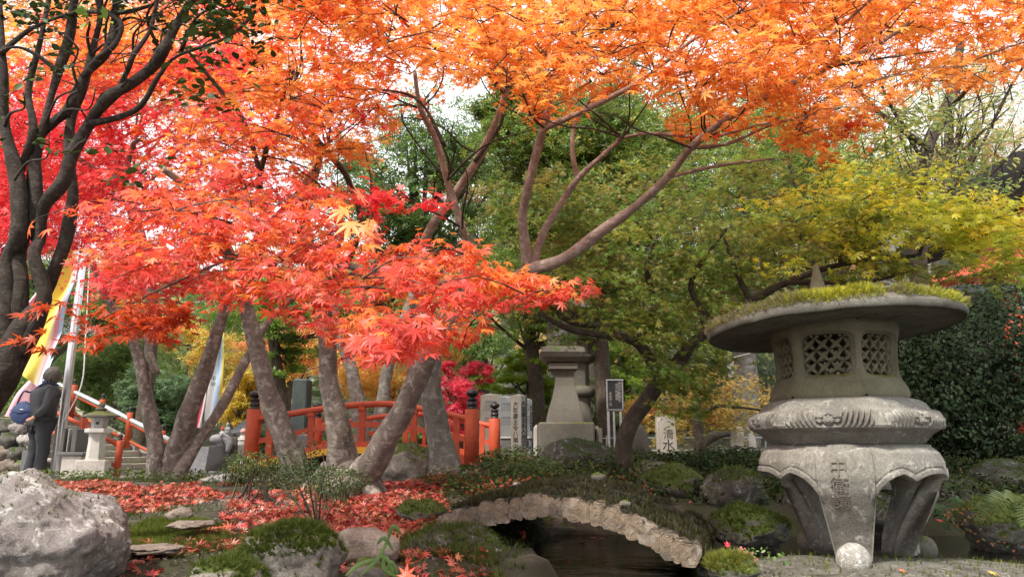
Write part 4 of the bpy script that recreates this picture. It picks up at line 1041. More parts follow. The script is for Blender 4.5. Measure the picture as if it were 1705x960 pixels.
# stone steles by the leaning maple
M_STPALE = stone('pale_stele', (.36, .32, .27), (.50, .46, .40), (.5, .48, .43), .3, .0, grain=90, patch=5, bstr=.4)
T = thing('stone_stele', 'pale stele with carved black water character, in front of yellow leaves', 'stone stele', W(1114, 762, 8.2))
x0, zb = XZ(1101, 764, 8.2); x1, zt_ = XZ(1126, 690, 8.2)
mk('slab', [(x0, 8.2, zb - .05), (x1, 8.2, zb - .05), (x1 - .02, 8.2, zt_ - .04), (x1 - .07, 8.2, zt_), (x0 + .04, 8.2, zt_ - .01), (x0 - .01, 8.2, zt_ - .07)] + [(x0, 8.32, zb - .05), (x1, 8.32, zb - .05), (x1 - .02, 8.32, zt_ - .04), (x1 - .07, 8.32, zt_), (x0 + .04, 8.32, zt_ - .01), (x0 - .01, 8.32, zt_ - .07)],
   [(5, 4, 3, 2, 1, 0), (6, 7, 8, 9, 10, 11)] + [(i, (i + 1) % 6, (i + 1) % 6 + 6, i + 6) for i in range(6)], M_STPALE, T, False)
x, z = XZ(1113, 742, 8.2); glyphs('水', 'inscription', M_INK, T, (x, 8.198, z), .13, .002); x, z = XZ(1113, 723, 8.2); glyphs('清', 'inscription', M_CARVE, T, (x, 8.198, z), .12, .002)
boxthing(MB(), 1096, 1100.5, 690, 762, 8.25, .1).build('side_board', M_STPALE, T)
T = prock('stone_stele', 'rough grey pointed stele just right of the dark leaning maple trunk', 'stone stele', 1068, 748, 7.6, 26, 78, M_GRANB, 301, .5, sub=4, rough=.15)
for i, (px, py0, py1, w_, lb) in enumerate(((1222, 712, 742, 9, 'leftmost small white wooden marker beside the big lantern ring'), (1233, 710, 742, 9, 'middle small white marker, left of the lantern ring'), (1252, 706, 745, 10, 'white marker closest to the big lantern ring'))):
    x, zb = XZ(px, py1, 9.0); T = thing('marker_post', lb, 'marker', (x, 9.0, zb), 'white wooden markers')
    boxthing(MB(), px - w_ / 2, px + w_ / 2, py0, py1, 9.0, .02, .002, rz=.1 * (i - 1)).build('board', M_GRANL, T)
# round fan-shaped tile ornament
T = thing('round_ornament', 'dark ribbed fan-shaped round ornament at the foot of the leaning maple', 'ornament', W(1086, 784, 6.1))
x, z = XZ(1086, 777, 6.1); mb = MB()
for k in range(13):
    a_ = math.radians(15 + k * 12.5); mb.tube([(x, 6.1, z), (x + .06 * math.cos(a_), 6.09, z + .06 * math.sin(a_))], [.002, .005], 5)
mb.build('ribs', M_GREYST, T); mb = MB(); mb.tube([(x + .066 * math.cos(math.radians(k * 15)), 6.1, z + .066 * math.sin(math.radians(k * 15))) for k in range(13)], .008, 6); mb.build('rim', M_DGRAN, T, True)
# shide paper streamer
T = thing('paper_streamer', 'white zigzag paper streamer hanging left of the big lantern roof', 'paper streamer', W(1216, 598, 7.4))
mb = MB(); c_ = W(1216, 598, 7.4); w_ = .035
for k in range(5): mb.box((c_.x + (.014 if k % 2 else -.014), c_.y, c_.z - .04 * k), (w_, .003, .045), ry=.25 if k % 2 else -.25)
mb.build('folded_paper', M_PAPER, T)
V, F = tube([W(1190, 603, 7.4), W(1216, 596, 7.4), W(1260, 585, 7.4)], .004, 4); mk('cord', V, F, M_PAPER, T)
# ------------------------------------------------------------------ stone steps with vermilion handrails
SX, SY = -6.39, 12.0
ST = thing('stone_steps', 'worn stone steps climbing to the left behind the person', 'steps', (SX, SY, -.5))
SA = Vector((-.95, .31, 0)).normalized(); SBv = Vector((.31, .95, 0)).normalized()
for k in range(14):
    zt2 = -.5 + .105 * (k + 1)
    for q in range(3):                      # each step is laid from three long stones
        c_ = Vector((SX, SY, 0)) + SA * (.23 * k + .17) + SBv * (-.5 + .31 + q * .625)
        mb = MB(); mb.box((c_.x, c_.y, zt2 - .052 + .003 * (q % 2)), (.34, .617, .104), math.atan2(SA.y, SA.x), bev=.01); mb.build('step', M_STEP, ST)
def sp(a, b_, z): v = Vector((SX, SY, z)) + SA * a + SBv * b_; return v
V = []
for b_ in (-.48, 1.36): V += [sp(.1, b_, -.75), sp(3.5, b_, -.75), sp(3.5, b_, .88), sp(.14, b_, -.5)]
mk('core_slope', V, [(0, 1, 2, 3), (7, 6, 5, 4), (3, 2, 6, 7), (1, 5, 6, 2), (0, 3, 7, 4), (0, 4, 5, 1)], M_STEP, ST, False)
for bb, hh_ in ((1.47, .16),):
    V = []
    for b_ in (bb - .09, bb + .09): V += [sp(-.25, b_, -.75), sp(3.5, b_, -.75), sp(3.5, b_, .97 + hh_), sp(-.25, b_, -.62 + hh_)]
    mk('side_curb', V, [(0, 1, 2, 3), (7, 6, 5, 4), (3, 2, 6, 7), (1, 5, 6, 2), (0, 3, 7, 4), (0, 4, 5, 1)], M_STEP, ST, False)
for lab, pts_, postpx, Yn, Yf, base in (
    ('near vermilion handrail of the stone steps, in front of the steps', [(60, 668), (105, 692), (146, 711), (197, 741)], [(197, 739, 789), (137, 702, 752), (78, 676, 720)], 12.0, 12.0, 0),
    ('far vermilion handrail along the back of the stone steps', [(60, 622), (118, 650), (168, 674), (213, 697), (262, 722), (300, 742)], [(121, 646, 690), (168, 670, 716), (214, 692, 738), (268, 722, 768)], 13.4, 13.4, 1)):
    T = thing('handrail', lab, 'handrail', W(postpx[0][0], postpx[0][2], Yn), 'handrails of the stone steps')
    P = [W(x, y, Yn) for x, y in pts_]; mb = MB(); mb.tube(P, .035 if not base else .05, 8); mb.build('top_rail', M_STEEL if base else M_RED, T, True)
    if base: mb = MB(); mb.tube([p + Vector((0, -.0, -.055)) for p in P], .035, 8); mb.build('top_rail_red', M_RED, T, True)
    P = [p + Vector((0, 0, -.32 if not base else -.36)) for p in P]; mb = MB(); mb.tube(P, .028, 8); mb.build('lower_rail', M_RED, T, True)
    for px, p0, p1 in postpx:
        a_ = W(px, p0, Yn); b_ = W(px, p1, Yn); a_.x = b_.x = (a_.x + b_.x) / 2
        mb = MB(); mb.lathe([(.052, b_.z - .08), (.052, a_.z + .05), (.045, a_.z + .06)], (a_.x, Yn, 0), 12); po = mb.build('post', M_RED, T, True)
        mb = MB(); mb.lathe([(.03, 0), (.03, .03), (.018, .04), (.035, .06), (.03, .085), (.004, .11)], (a_.x, Yn, a_.z + .06), 10); mb.build('cap', M_BLACK, po, True)

# small pale stone lantern
SLY = 10.3; x = XZ(155, 800, SLY)[0]; zz = lambda py: W(155, py, SLY).z
SL = thing('stone_lantern', 'small pale stone lantern with hexagonal cap in front of the steps', 'stone lantern', (x, SLY, zz(800)))
p1 = mpp(SLY)
mb = MB(); mb.box((x - .02, SLY, (zz(805) + zz(765)) / 2), (44 * p1, 44 * p1, zz(765) - zz(806)), .3, bev=.015); mb.build('base_block', M_STEP, SL)
mb = MB(); mb.lathe([(15 * p1, zz(765)), (14 * p1, zz(762)), (12.5 * p1, zz(735)), (13 * p1, zz(722)), (17 * p1, zz(721))], (x - .01, SLY, 0), 6, .3); mb.build('shaft', M_GRANL, SL)
mb = MB(); mb.lathe([(18 * p1, zz(720.5)), (21 * p1, zz(719)), (21 * p1, zz(713)), (17 * p1, zz(712.5))], (x, SLY, 0), 6, .3); mb.build('middle_stage', M_GRANL, SL)
mb = MB(); mb.lathe([(11 * p1, zz(712)), (12 * p1, zz(711)), (13 * p1, zz(695)), (11 * p1, zz(694))], (x, SLY, 0), 6, .3); fbx = mb.build('firebox', M_GRANL, SL)
mb = MB(); mb.box((x + .02, SLY - 11.2 * p1, zz(704)), (4 * p1, .02, 4 * p1)); mb.build('light_opening', M_BLACK, fbx)
mb = MB(); mb.lathe([(13 * p1, zz(695)), (29 * p1, zz(694)), (29.5 * p1, zz(691.5)), (17 * p1, zz(687)), (9 * p1, zz(684)), (6 * p1, zz(683))], (x, SLY, 0), 6, .3); mb.build('cap_roof', M_GRANB, SL)
mb = MB(); mb.lathe([(6 * p1, zz(683.5)), (9 * p1, zz(681)), (8 * p1, zz(679)), (4 * p1, zz(678)), (6.5 * p1, zz(675)), (5 * p1, zz(672)), (1 * p1, zz(669))], (x, SLY, 0), 14); mb.build('finial', M_GRANB, SL, True)

# polished dark granite monument with pale stripe beside the person
T = thing('granite_monument', 'dark granite pedestal monument with a pale vertical stripe beside the person', 'monument', W(118, 785, 10.9))
Y = 10.9
boxthing(MB(), 97, 136, 758, 806, Y - .1, .5, .01).build('lower_block', M_STEP, T)
boxthing(MB(), 94, 139, 752, 757.5, Y - .14, .58, .01).build('plinth', M_DGRAN, T)
boxthing(MB(), 101, 109, 712, 751.5, Y, .32, .006).build('dark_panel', M_DGRAN, T)
boxthing(MB(), 109.3, 116, 713, 751.5, Y + .01, .3, .006).build('pale_stripe', M_GRANL, T)
boxthing(MB(), 116.3, 129, 713, 751.5, Y, .32, .006).build('dark_panel', M_DGRAN, T)
T = thing('granite_block', 'grey block edge showing behind the legs of the person', 'stone block', W(92, 800, 11.3))
boxthing(MB(), 80, 99, 708, 800, 11.3, .3, .01).build('upright', M_GREYST, T); boxthing(MB(), 30, 60, 750, 800, 11.3, .3, .01).build('side_block', M_DGRAN, T)

# flagpole
Yp = 11.35; T = thing('flagpole', 'tall silver flagpole with a thin rope, right of the person', 'flagpole', W(103, 800, Yp))
a_, b_ = W(105, 790, Yp), W(150, 398, Yp); b_ = Vector((a_.x, Yp, b_.z))
a_ = Vector((W(105, 700, Yp).x, Yp, a_.z)); b_.x = a_.x
V, F = tube([a_ + Vector((0, 0, -.2)), Vector((a_.x, Yp, (a_.z + b_.z) / 2)), b_], [.068, .062, .05], 14); mk('pole', V, F, M_STEEL, T, True)
mb = MB(); mb.lathe([(.07, 0), (.09, .03), (.09, .1), (.04, .14), (.06, .2), (.0, .26)], b_, 12); mb.build('cap', M_STEEL, T, True)
V, F = tube([b_ + Vector((.12, -.05, -.1)), Vector((a_.x + .22, Yp - .05, 1.6)), Vector((a_.x + .24, Yp - .05, .9)), Vector((a_.x + .07, Yp - .12, .35))], .010, 5, 6); mk('rope', V, F, M_PAPER, T, True)
POLEX, POLETOP = a_.x, b_
# cloth streamers
def cloth(T, name, L_pts, R_pts, stripes, nu=26, nv=36, wave=.03, thick=.004):
    """sheet between a left and a right edge path; stripes = colours across the width (dyed cloth)"""
    LP, _ = spline(L_pts, [1] * len(L_pts), 8); RP, _ = spline(R_pts, [1] * len(R_pts), 8); n = len(LP); V = []; C = []; F = []
    nu = len(stripes) * 6
    for i in range(n):
        for j in range(nu + 1):
            s_ = j / nu; p = LP[i].lerp(RP[i], s_); p = p + Vector((0, wave * math.sin(s_ * 9 + i * .25) + wave * .6 * math.sin(i * .5 + s_ * 4), 0)); V.append(p)
            C.append(stripes[min(int(s_ * len(stripes) - 1e-6), len(stripes) - 1)] if s_ > 0 else stripes[0])
    for i in range(n - 1):
        for j in range(nu): F.append((i * (nu + 1) + j, i * (nu + 1) + j + 1, (i + 1) * (nu + 1) + j + 1, (i + 1) * (nu + 1) + j))
    return mk(name, V, F, M_CLOTH, T, True, cols=np.array(C))
PK, YE, LB, WH_, LV, RD = (.70, .33, .38), (.80, .66, .10), (.45, .60, .80), (.78, .78, .76), (.62, .58, .78), (.72, .09, .14)
Yb = 11.3
T = thing('banner', 'long yellow and pale pink streamer slanting down from the flagpole top', 'banner', W(60, 610, Yb))
cloth(T, 'streamer', [W(112, 398, Yb), W(92, 455, Yb), W(74, 510, Yb), W(50, 570, Yb), (W(32, 615, Yb))], [W(131, 402, Yb), W(129, 455, Yb), W(108, 520, Yb), W(92, 575, Yb), W(66, 650, Yb)], [YE, YE, YE, YE, YE, (.80, .62, .35), PK, LB], wave=.035)
T = thing('banner', 'pale pink cloth hanging low behind the left shoulder of the person', 'banner', W(40, 690, 11.9))
cloth(T, 'streamer', [W(52, 622, 11.9), W(30, 650, 11.9), W(8, 692, 11.9)], [W(92, 590, 11.9), W(68, 655, 11.9), W(48, 700, 11.9)], [PK, PK, (.85, .55, .55), PK, LV, LB], wave=.04)
T = thing('banner', 'narrow red and white streamer crossing behind the dark shrub stems', 'banner', W(20, 540, 12))
cloth(T, 'streamer', [W(64, 478, 12), W(40, 510, 12), W(16, 540, 12)], [W(72, 484, 12), W(48, 520, 12), W(20, 550, 12)], [WH_, PK, RD], wave=.02)
T = thing('banner', 'white and sky blue hanging banner with yellow edge between two maple stems', 'banner', W(345, 712, 12.5))
cloth(T, 'streamer', [W(362, 545, 12.5), W(352, 600, 12.5), W(346, 650, 12.5), W(341, 700, 12.5)], [W(373, 545, 12.5), W(373, 600, 12.5), W(370, 650, 12.5), W(360, 708, 12.5)], [WH_, WH_, (.70, .82, .86), LB, LB, YE], wave=.02)
xg, zg = XZ(352, 634, 12.3); glyphs('奉納', 'printed_characters', M_GREYINK, T, (xg, 12.38, zg), .09, .001, lead=1.0)
mb = MB(); mb.tube([W(341, 715, 12.55), W(357, 530, 12.55)], .03, 8); mb.build('pole', M_GREYST, T, True)
T = thing('banner', 'deep pink hanging banner with white edge left of the sky blue banner', 'banner', W(326, 712, 12.7))
cloth(T, 'streamer', [W(348, 590, 12.7), W(334, 650, 12.7), W(323, 710, 12.7)], [W(356, 590, 12.7), W(345, 650, 12.7), W(335, 712, 12.7)], [RD, (.78, .16, .24), (.78, .16, .24), WH_, WH_], wave=.02)

# stone trough with dragon spout, offerings and little statues
Y = 9.9
T = thing('water_trough', 'grey cut-stone water trough behind the triple-stem maple', 'water trough', W(332, 786, Y))
x0, zb = XZ(303, 786, Y); x1, zt_ = XZ(350, 743, Y); xs_ = XZ(360, 743, Y + .9)[0]
Vt = [(x0 + .03, Y, zb), (x1 - .05, Y, zb), (x1 - .05, Y + .9, zb), (x0 + .1, Y + .9, zb), (x0, Y - .03, zt_), (x1, Y - .03, zt_), (x1 + .06, Y + .95, zt_), (x0 + .05, Y + .95, zt_), (x0 + .07, Y + .04, zt_), (x1 - .07, Y + .04, zt_), (x1 - .01, Y + .88, zt_), (x0 + .12, Y + .88, zt_), (x0 + .07, Y + .04, zt_ - .12), (x1 - .07, Y + .04, zt_ - .12), (x1 - .01, Y + .88, zt_ - .12), (x0 + .12, Y + .88, zt_ - .12)]
mk('basin', Vt, [(3, 2, 1, 0), (0, 1, 5, 4), (1, 2, 6, 5), (2, 3, 7, 6), (3, 0, 4, 7), (4, 5, 9, 8), (5, 6, 10, 9), (6, 7, 11, 10), (7, 4, 8, 11), (8, 9, 13, 12), (9, 10, 14, 13), (10, 11, 15, 14), (11, 8, 12, 15), (12, 13, 14, 15)], M_GREYST, T, False)
mk('trough_water', [(x0 + .07, Y + .04, zt_ - .03), (x1 - .07, Y + .04, zt_ - .03), (x1 - .01, Y + .88, zt_ - .03), (x0 + .12, Y + .88, zt_ - .03)], [(0, 1, 2, 3)], M_WATER, T, False)
boxthing(MB(), 288, 372, 785, 793, Y - .25, 1.5, .01).build('kerb', M_GREYST, T)
T = thing('dragon_spout', 'grey bronze dragon spout curling over the stone trough', 'dragon spout', W(370, 752, 10.3))
V, F = tube([W(x_, y_, 10.3) for x_, y_ in ((378, 752), (382, 738), (376, 729), (367, 728), (362, 734), (366, 740), (370, 736))], [.03, .05, .05, .045, .04, .035, .03], 8, 4, gnarl=.4); mk('body', V, F, M_GREYST, T, True)
V, F = tube([W(x_, y_, 10.28) for x_, y_ in ((372, 731), (364, 730), (355, 731), (350, 733))], [.03, .055, .05, .02], 8, 3, gnarl=.5); mk('head', V, F, M_GREYST, T, True)
for s_ in (-1, 1): V, F = tube([W(367, 728, 10.28 + .04 * s_), W(371, 722 + s_, 10.28 + .05 * s_), W(377, 721, 10.28 + .07 * s_)], [.014, .01, .003], 5, 3); mk('horn', V, F, M_GREYST, T, True)
V, F = tube([W(354, 733, 10.28), W(358, 737, 10.27), W(363, 736, 10.28)], [.012, .018, .02], 6, 3); mk('lower_jaw', V, F, M_GREYST, T, True)
T = thing('stone_post', 'pale square stone post behind the dragon spout', 'stone post', W(388, 755, 10.4)); boxthing(MB(), 381, 395, 727, 758, 10.4, .14, .01).build('post', M_GRANB, T)
T = thing('stone_post', 'low stone block beneath the white statue left of the red bridge', 'stone block', W(402, 762, 10.2)); boxthing(MB(), 394, 411, 740, 765, 10.2, .2, .01).build('post', M_GRANB, T)
def jizo(px, py, hpx, Y, label, body, hat):
    c_ = W(px, py, Y); h = hpx * Y / FPX; T = thing('small_statue', label, 'statue', c_, 'small statues by the trough')
    mb = MB(); mb.lathe([(h * .26, 0), (h * .30, h * .1), (h * .27, h * .35), (h * .19, h * .58), (h * .10, h * .66)], c_, 14, sy=.8); mb.build('robe', body, T, True)
    mb = MB(); mb.lathe([(.001, 0), (h * .12, h * .04), (h * .165, h * .14), (h * .15, h * .25), (h * .08, h * .34), (.001, h * .36)], c_ + Vector((0, -.01, h * .62)), 14); hd = mb.build('head', body, T, True)
    if hat: mb = MB(); mb.lathe([(h * .175, h * .14), (h * .17, h * .24), (h * .10, h * .36), (.001, h * .39)], c_ + Vector((0, -.012, h * .62)), 14); mb.build('cap', hat, T, True)
    for s_ in (-1, 1):
        V, F = tube([c_ + Vector((s_ * h * .18, -.02, h * .5)), c_ + Vector((s_ * h * .22, -h * .14, h * .36)), c_ + Vector((0, -h * .26, h * .36))], [h * .06, h * .055, h * .035], 7, 3); mk('arm', V, F, body, T, True)
M_REDCL = plain('red_knit', (.55, .04, .03), .9); M_PINKCL = plain('pink_cap', (.55, .28, .25), .9)
jizo(370, 727, 16, 10.6, 'small pale statue with a red cap behind the dragon spout', M_GRANL, M_REDCL)
jizo(379, 721, 18, 10.9, 'small grey stone statue without cap above the dragon spout', M_GREYST, None)
jizo(404, 742, 28, 10.3, 'white seated statue with a pinkish cap left of the red bridge post', M_GRANL, M_PINKCL)
T = thing('small_roof', 'dark curved tiled roof edge rising left of the red bridge post', 'roof', W(405, 722, 11))
V = []; nx = 12
for i in range(nx):
    s_ = i / (nx - 1); x_ = 376 + 50 * s_; y_ = 722 - 14 * s_ ** 1.6
    for dy, dz in ((0, 0), (.7, .22), (.7, .16), (0, -.06)): V.append(W(x_, y_, 11) + Vector((0, dy, dz)))
F = [(i * 4 + k, i * 4 + (k + 1) % 4, i * 4 + 4 + (k + 1) % 4, i * 4 + 4 + k) for i in range(nx - 1) for k in range(4)] + [(0, 1, 2, 3), tuple(len(V) - 1 - k for k in range(4))]
mk('tiles', V, F, M_ROOFT, T, False); boxthing(MB(), 405, 409, 716, 745, 11.3, .08).build('pillar', M_BARKD, T); boxthing(MB(), 422, 426, 712, 745, 11.3, .08).build('pillar', M_BARKD, T)
# dark upright monument behind the red bridge
T = thing('dark_monument', 'tall dark green-grey stone monument seen behind the left part of the red bridge', 'monument', W(505, 745, 10.2))
boxthing(MB(), 482, 513, 630, 722, 10.2, .25, .02).build('slab', plain('dark_green_stone', (.035, .05, .045), .4, 0, .3, 12), T)
boxthing(MB(), 476, 520, 722, 748, 10.1, .5, .02).build('base', M_DGRAN, T)

# buildings glimpsed through the leaves
T = thing('temple_hall', 'grey-roofed building glimpsed behind the flagpole', 'building', W(110, 600, 30))
c0, c1_ = W(70, 560, 26), W(145, 560, 26)
mb = MB(); mb.box(((c0.x + c1_.x) / 2, 28, 2.2), (1.8, 3.6, 4.6)); mb.build('wall', M_GRANB, T)
r0 = W(56, 552, 25.6); r1 = W(158, 552, 25.6); rp = W(85, 523, 28)
mk('roof', [(r0.x, 25.2, r0.z), (r1.x, 25.2, r1.z), (r1.x, 30.8, r1.z), (r0.x, 30.8, r0.z), (r0.x + .8, 28, r0.z + .75), (r1.x - .5, 28, r1.z + .75), (r0.x, 25.2, r0.z - .15), (r1.x, 25.2, r1.z - .15), (r1.x, 30.8, r1.z - .15), (r0.x, 30.8, r0.z - .15)],
   [(0, 1, 5, 4), (1, 2, 5), (2, 3, 4, 5), (3, 0, 4), (0, 6, 7, 1), (1, 7, 8, 2), (2, 8, 9, 3), (3, 9, 6, 0), (9, 8, 7, 6)], M_GREYST, T, False)
T = thing('temple_hall', 'vermilion temple hall with a dark curved eave at the upper right edge', 'building', (7.6, 9.5, -.1))
Y = 8.6
e0 = W(1640, 362, Y); e1 = W(1720, 262, Y); e2 = W(1850, 170, Y)
V = []; P, _ = spline([W(1612, 385, Y), e0, W(1680, 325, Y), e1, e2], [1] * 5, 5)
for p in P: V += [p, p + Vector((.1, 2.6, .15)), p + Vector((.12, 2.6, -.05)), p + Vector((.03, 0, -.22))]
n_ = len(P); F = [(i * 4 + k, i * 4 + 4 + k, i * 4 + 4 + (k + 1) % 4, i * 4 + (k + 1) % 4) for i in range(n_ - 1) for k in range(4)] + [(0, 1, 2, 3), tuple((n_ - 1) * 4 + 3 - k for k in range(4))]
mk('roof', V, F, M_DWOOD, T, False)
V = []
for p in P: V += [p + Vector((.15, .12, -.26)), p + Vector((.15, .5, -.20)), p + Vector((.2, .5, -.62)), p + Vector((.2, .12, -.62))]
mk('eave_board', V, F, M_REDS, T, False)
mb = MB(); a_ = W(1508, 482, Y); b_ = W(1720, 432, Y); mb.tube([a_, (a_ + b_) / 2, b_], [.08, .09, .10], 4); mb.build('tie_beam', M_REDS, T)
mb = MB(); mb.tube([W(1520, 486, Y + .2), W(1720, 478, Y + .2)], .07, 6); mb.build('lower_beam', M_DGRAN, T)
for px in (1690, 1770): 
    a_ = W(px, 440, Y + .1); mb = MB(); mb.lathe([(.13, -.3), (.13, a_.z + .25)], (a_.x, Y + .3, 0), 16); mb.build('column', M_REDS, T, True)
mb = MB(); mb.box((9.2, 12.2, 1.7), (4.8, 4, 4.0)); mb.build('wall', M_GRANL, T)

# ------------------------------------------------------------------ the visitor, seen from behind
def skinmesh(name, verts, edges, radii, mat, parent, sub=2, root=0, disp=0):
    me = bpy.data.meshes.new(name); me.from_pydata([tuple(v) for v in verts], edges, []); o = bpy.data.objects.new(name, me); COL.objects.link(o)
    sk = o.modifiers.new('skin', 'SKIN'); sk.use_smooth_shade = True; sd = o.modifiers.new('sub', 'SUBSURF'); sd.levels = sub; sd.render_levels = sub
    for i, r in enumerate(radii): me.skin_vertices[0].data[i].radius = r if hasattr(r, '__len__') else (r, r)
    me.skin_vertices[0].data[root].use_root = True
    dg = bpy.context.evaluated_depsgraph_get(); ev = o.evaluated_get(dg); m2 = bpy.data.meshes.new_from_object(ev)
    V = np.empty(len(m2.vertices) * 3); m2.vertices.foreach_get('co', V); V = V.reshape(-1, 3); F = [tuple(p.vertices) for p in m2.polygons]
    bpy.data.objects.remove(o); bpy.data.meshes.remove(me); bpy.data.meshes.remove(m2)
    if disp: V = V + np.array([[disp * mnoise.noise(Vector((v[0] * 9, v[1] * 9, v[2] * 14 + 3)))] * 3 for v in V])
    return mk(name, V, F, mat, parent, True)
PY = 11.0; pc = W(50, 806, PY); px0_ = pc.x; gz0 = pc.z
HT = 1.66
PER = thing('person', 'person seen from behind in dark jacket and trousers, hands behind the back', 'person', (px0_, PY, gz0))
def pt(x, y, z): return (px0_ + x * 1.12, PY + y * 1.12, gz0 + z * .965)
# facing away and a little to the right: forward = f, right hand side = s
fa = math.radians(58); f_ = (math.sin(fa) * .8, math.cos(fa)); s__ = (math.cos(fa * .7), -math.sin(fa * .7) * .9)
lean = lambda z: (.0 + .10 * (z - .9) * (z > .9), 0)
def q_(s, f, z, l=True):
    lx = .13 * z * .35; return pt(s * s__[0] + f * f_[0] + lx, s * s__[1] + f * f_[1], z)
M_SKIN = plain('skin', (.42, .22, .15), .55); M_JACK = plain('charcoal_nylon', (.022, .022, .025), .62, 0, .4, 18, .8); M_TROU = plain('dark_trousers', (.022, .023, .028), .85, 0, .3, 22, .3); M_HAIR = plain('grey_hair', (.075, .06, .05), .6, 0, .7, 45, 1.0); M_BAG = plain('navy_canvas', (.02, .036, .10), .75, 0, .25, 24, .3); M_SHOE = plain('black_shoe', (.02, .02, .02), .5)
body_v = [q_(0, 0, .92), q_(0, .0, 1.10), q_(0, -.01, 1.30), q_(0, .0, 1.42), q_(0, .02, 1.49), q_(0, .05, 1.57), q_(0, .06, 1.64),
          q_(-.09, 0, .86), q_(-.11, .02, .48), q_(-.12, .0, .09), q_(-.12, .16, .05),
          q_(.09, 0, .86), q_(.10, .05, .48), q_(.11, .04, .09), q_(.11, .20, .05),
          q_(-.17, 0, 1.38), q_(-.235, -.05, 1.12), q_(-.10, -.18, .98), q_(-.03, -.205, .955),
          q_(.17, 0, 1.38), q_(.235, -.05, 1.12), q_(.13, -.17, .96), q_(.05, -.215, .93)]
body_e = [(0, 1), (1, 2), (2, 3), (3, 4), (4, 5), (5, 6), (0, 7), (7, 8), (8, 9), (9, 10), (0, 11), (11, 12), (12, 13), (13, 14), (3, 15), (15, 16), (16, 17), (17, 18), (3, 19), (19, 20), (20, 21), (21, 22)]
body_r = [.13, .12, .135, .10, .055, .085, .075, .09, .06, .042, .035, .09, .06, .042, .035, .06, .042, .032, .028, .06, .042, .032, .028]
skinmesh('body', body_v, body_e, body_r, M_SKIN, PER)
# fingers, curled around each other behind the back
for hb, sg in ((22, -1), (18, 1)):
    h = Vector(body_v[hb])
    for k in range(5):
        L_ = (.05, .062, .068, .06, .045)[k] * (1 if k else 1); o_ = Vector((s__[0] * sg, s__[1] * sg, 0)); dn = Vector((0, 0, -1)); bk = Vector((-f_[0], -f_[1], 0))
        b0 = h + Vector((0, 0, .026 - .016 * k)) + o_ * .01
        if k == 0: P = [h + Vector((0, 0, .028)), h + Vector((0, 0, .045)) + o_ * .02 + bk * .01, h + Vector((0, 0, .05)) + o_ * .045]
        else: P = [b0, b0 + o_ * L_ * .45 + bk * .012 + dn * .006, b0 + o_ * L_ * .85 + dn * .012]
        V, F = tube(P, [.010, .009, .006], 6, 2); mk('finger', V, F, M_SKIN, PER, True)
# clothes
tv = [q_(0, -.0, .96), q_(-.09, 0, .88), q_(-.11, .02, .48), q_(-.12, .0, .08), q_(.09, 0, .88), q_(.10, .05, .48), q_(.11, .04, .08)]
skinmesh('trousers', tv, [(0, 1), (1, 2), (2, 3), (0, 4), (4, 5), (5, 6)], [.15, .125, .09, .082, .125, .09, .082], M_TROU, PER, 2, disp=.012)
jv = [q_(0, -.01, .90), q_(0, -.01, 1.06), q_(0, -.015, 1.26), q_(0, -.005, 1.38), q_(0, .005, 1.47), q_(-.15, 0, 1.385), q_(-.245, -.05, 1.14), q_(-.15, -.155, 1.00), q_(.15, 0, 1.385), q_(.25, -.05, 1.14), q_(.17, -.15, .985)]
skinmesh('jacket', jv, [(0, 1), (1, 2), (2, 3), (3, 4), (3, 5), (5, 6), (6, 7), (3, 8), (8, 9), (9, 10)], [(.20, .20), (.20, .20), (.205, .205), (.17, .17), .10, .095, .078, .058, .095, .078, .058], M_JACK, PER, 2, disp=.018)
c_ = Vector(q_(0, -.005, .90)); mb = MB(); mb.lathe([(.20, -.035), (.208, -.02), (.208, .03), (.20, .045)], c_, 24, sy=.95); mb.build('jacket_hem', M_JACK, PER, True)
c_ = Vector(q_(0, .005, 1.47)); mb = MB(); mb.lathe([(.09, 0), (.085, .05), (.088, .062), (.078, .05), (.08, .0)], c_, 18, cap=False); mb.build('collar', M_JACK, PER, True)
hc = Vector(q_(0, .05, 1.60)); Vb, Fb = ico(4); Vn = []
for v in Vb:
    vv = Vector(v); fwd_ = Vector((f_[0], f_[1], 0)).normalized(); k = vv.dot(fwd_)
    r_ = .135 * (1 + .10 * mnoise.noise(vv * 4) + .05 * mnoise.noise(vv * 12)); 
    if k > .45: r_ *= .80
    if vv.z < -.35: r_ *= .92
    Vn.append(hc + Vector((vv.x * r_, vv.y * r_, vv.z * r_ * 1.08 + .012)))
hairo = mk('hair', Vn, Fb, M_HAIR, PER, True)
mb = MB(); rr_ = random.Random(5)
for v in Vb[::2]:
    vv = Vector(v)
    if vv.dot(Vector((f_[0], f_[1], 0)).normalized()) > .5: continue
    p0 = hc + vv * .132; dd = (Vector((rr_.uniform(-.4, .4), rr_.uniform(-.4, .4), -1)) + vv * .35).normalized(); p1_ = p0 + dd * rr_.uniform(.03, .06); w_ = vv.cross(dd).normalized() * .005
    mb.add([p0 - w_ + vv * .006, p0 + w_ + vv * .006, p1_], [(0, 1, 2)])
mb.build('hair_strands', M_HAIR, PER)['kind'] = 'stuff'
fw = Vector((f_[0], f_[1], 0)).normalized(); sd_ = Vector((fw.y, -fw.x, 0))
mb = MB(); Vb2, Fb2 = ico(2)
mk('ear', [hc + sd_ * .108 + fw * .012 + Vector((v[0] * .012, v[1] * .018, v[2] * .032 - .01)) for v in Vb2], Fb2, M_SKIN, PER, True)
mk('nose', [hc + fw * .112 + Vector((v[0] * .018, v[1] * .018, v[2] * .024 - .01)) for v in Vb2], Fb2, M_SKIN, PER, True)
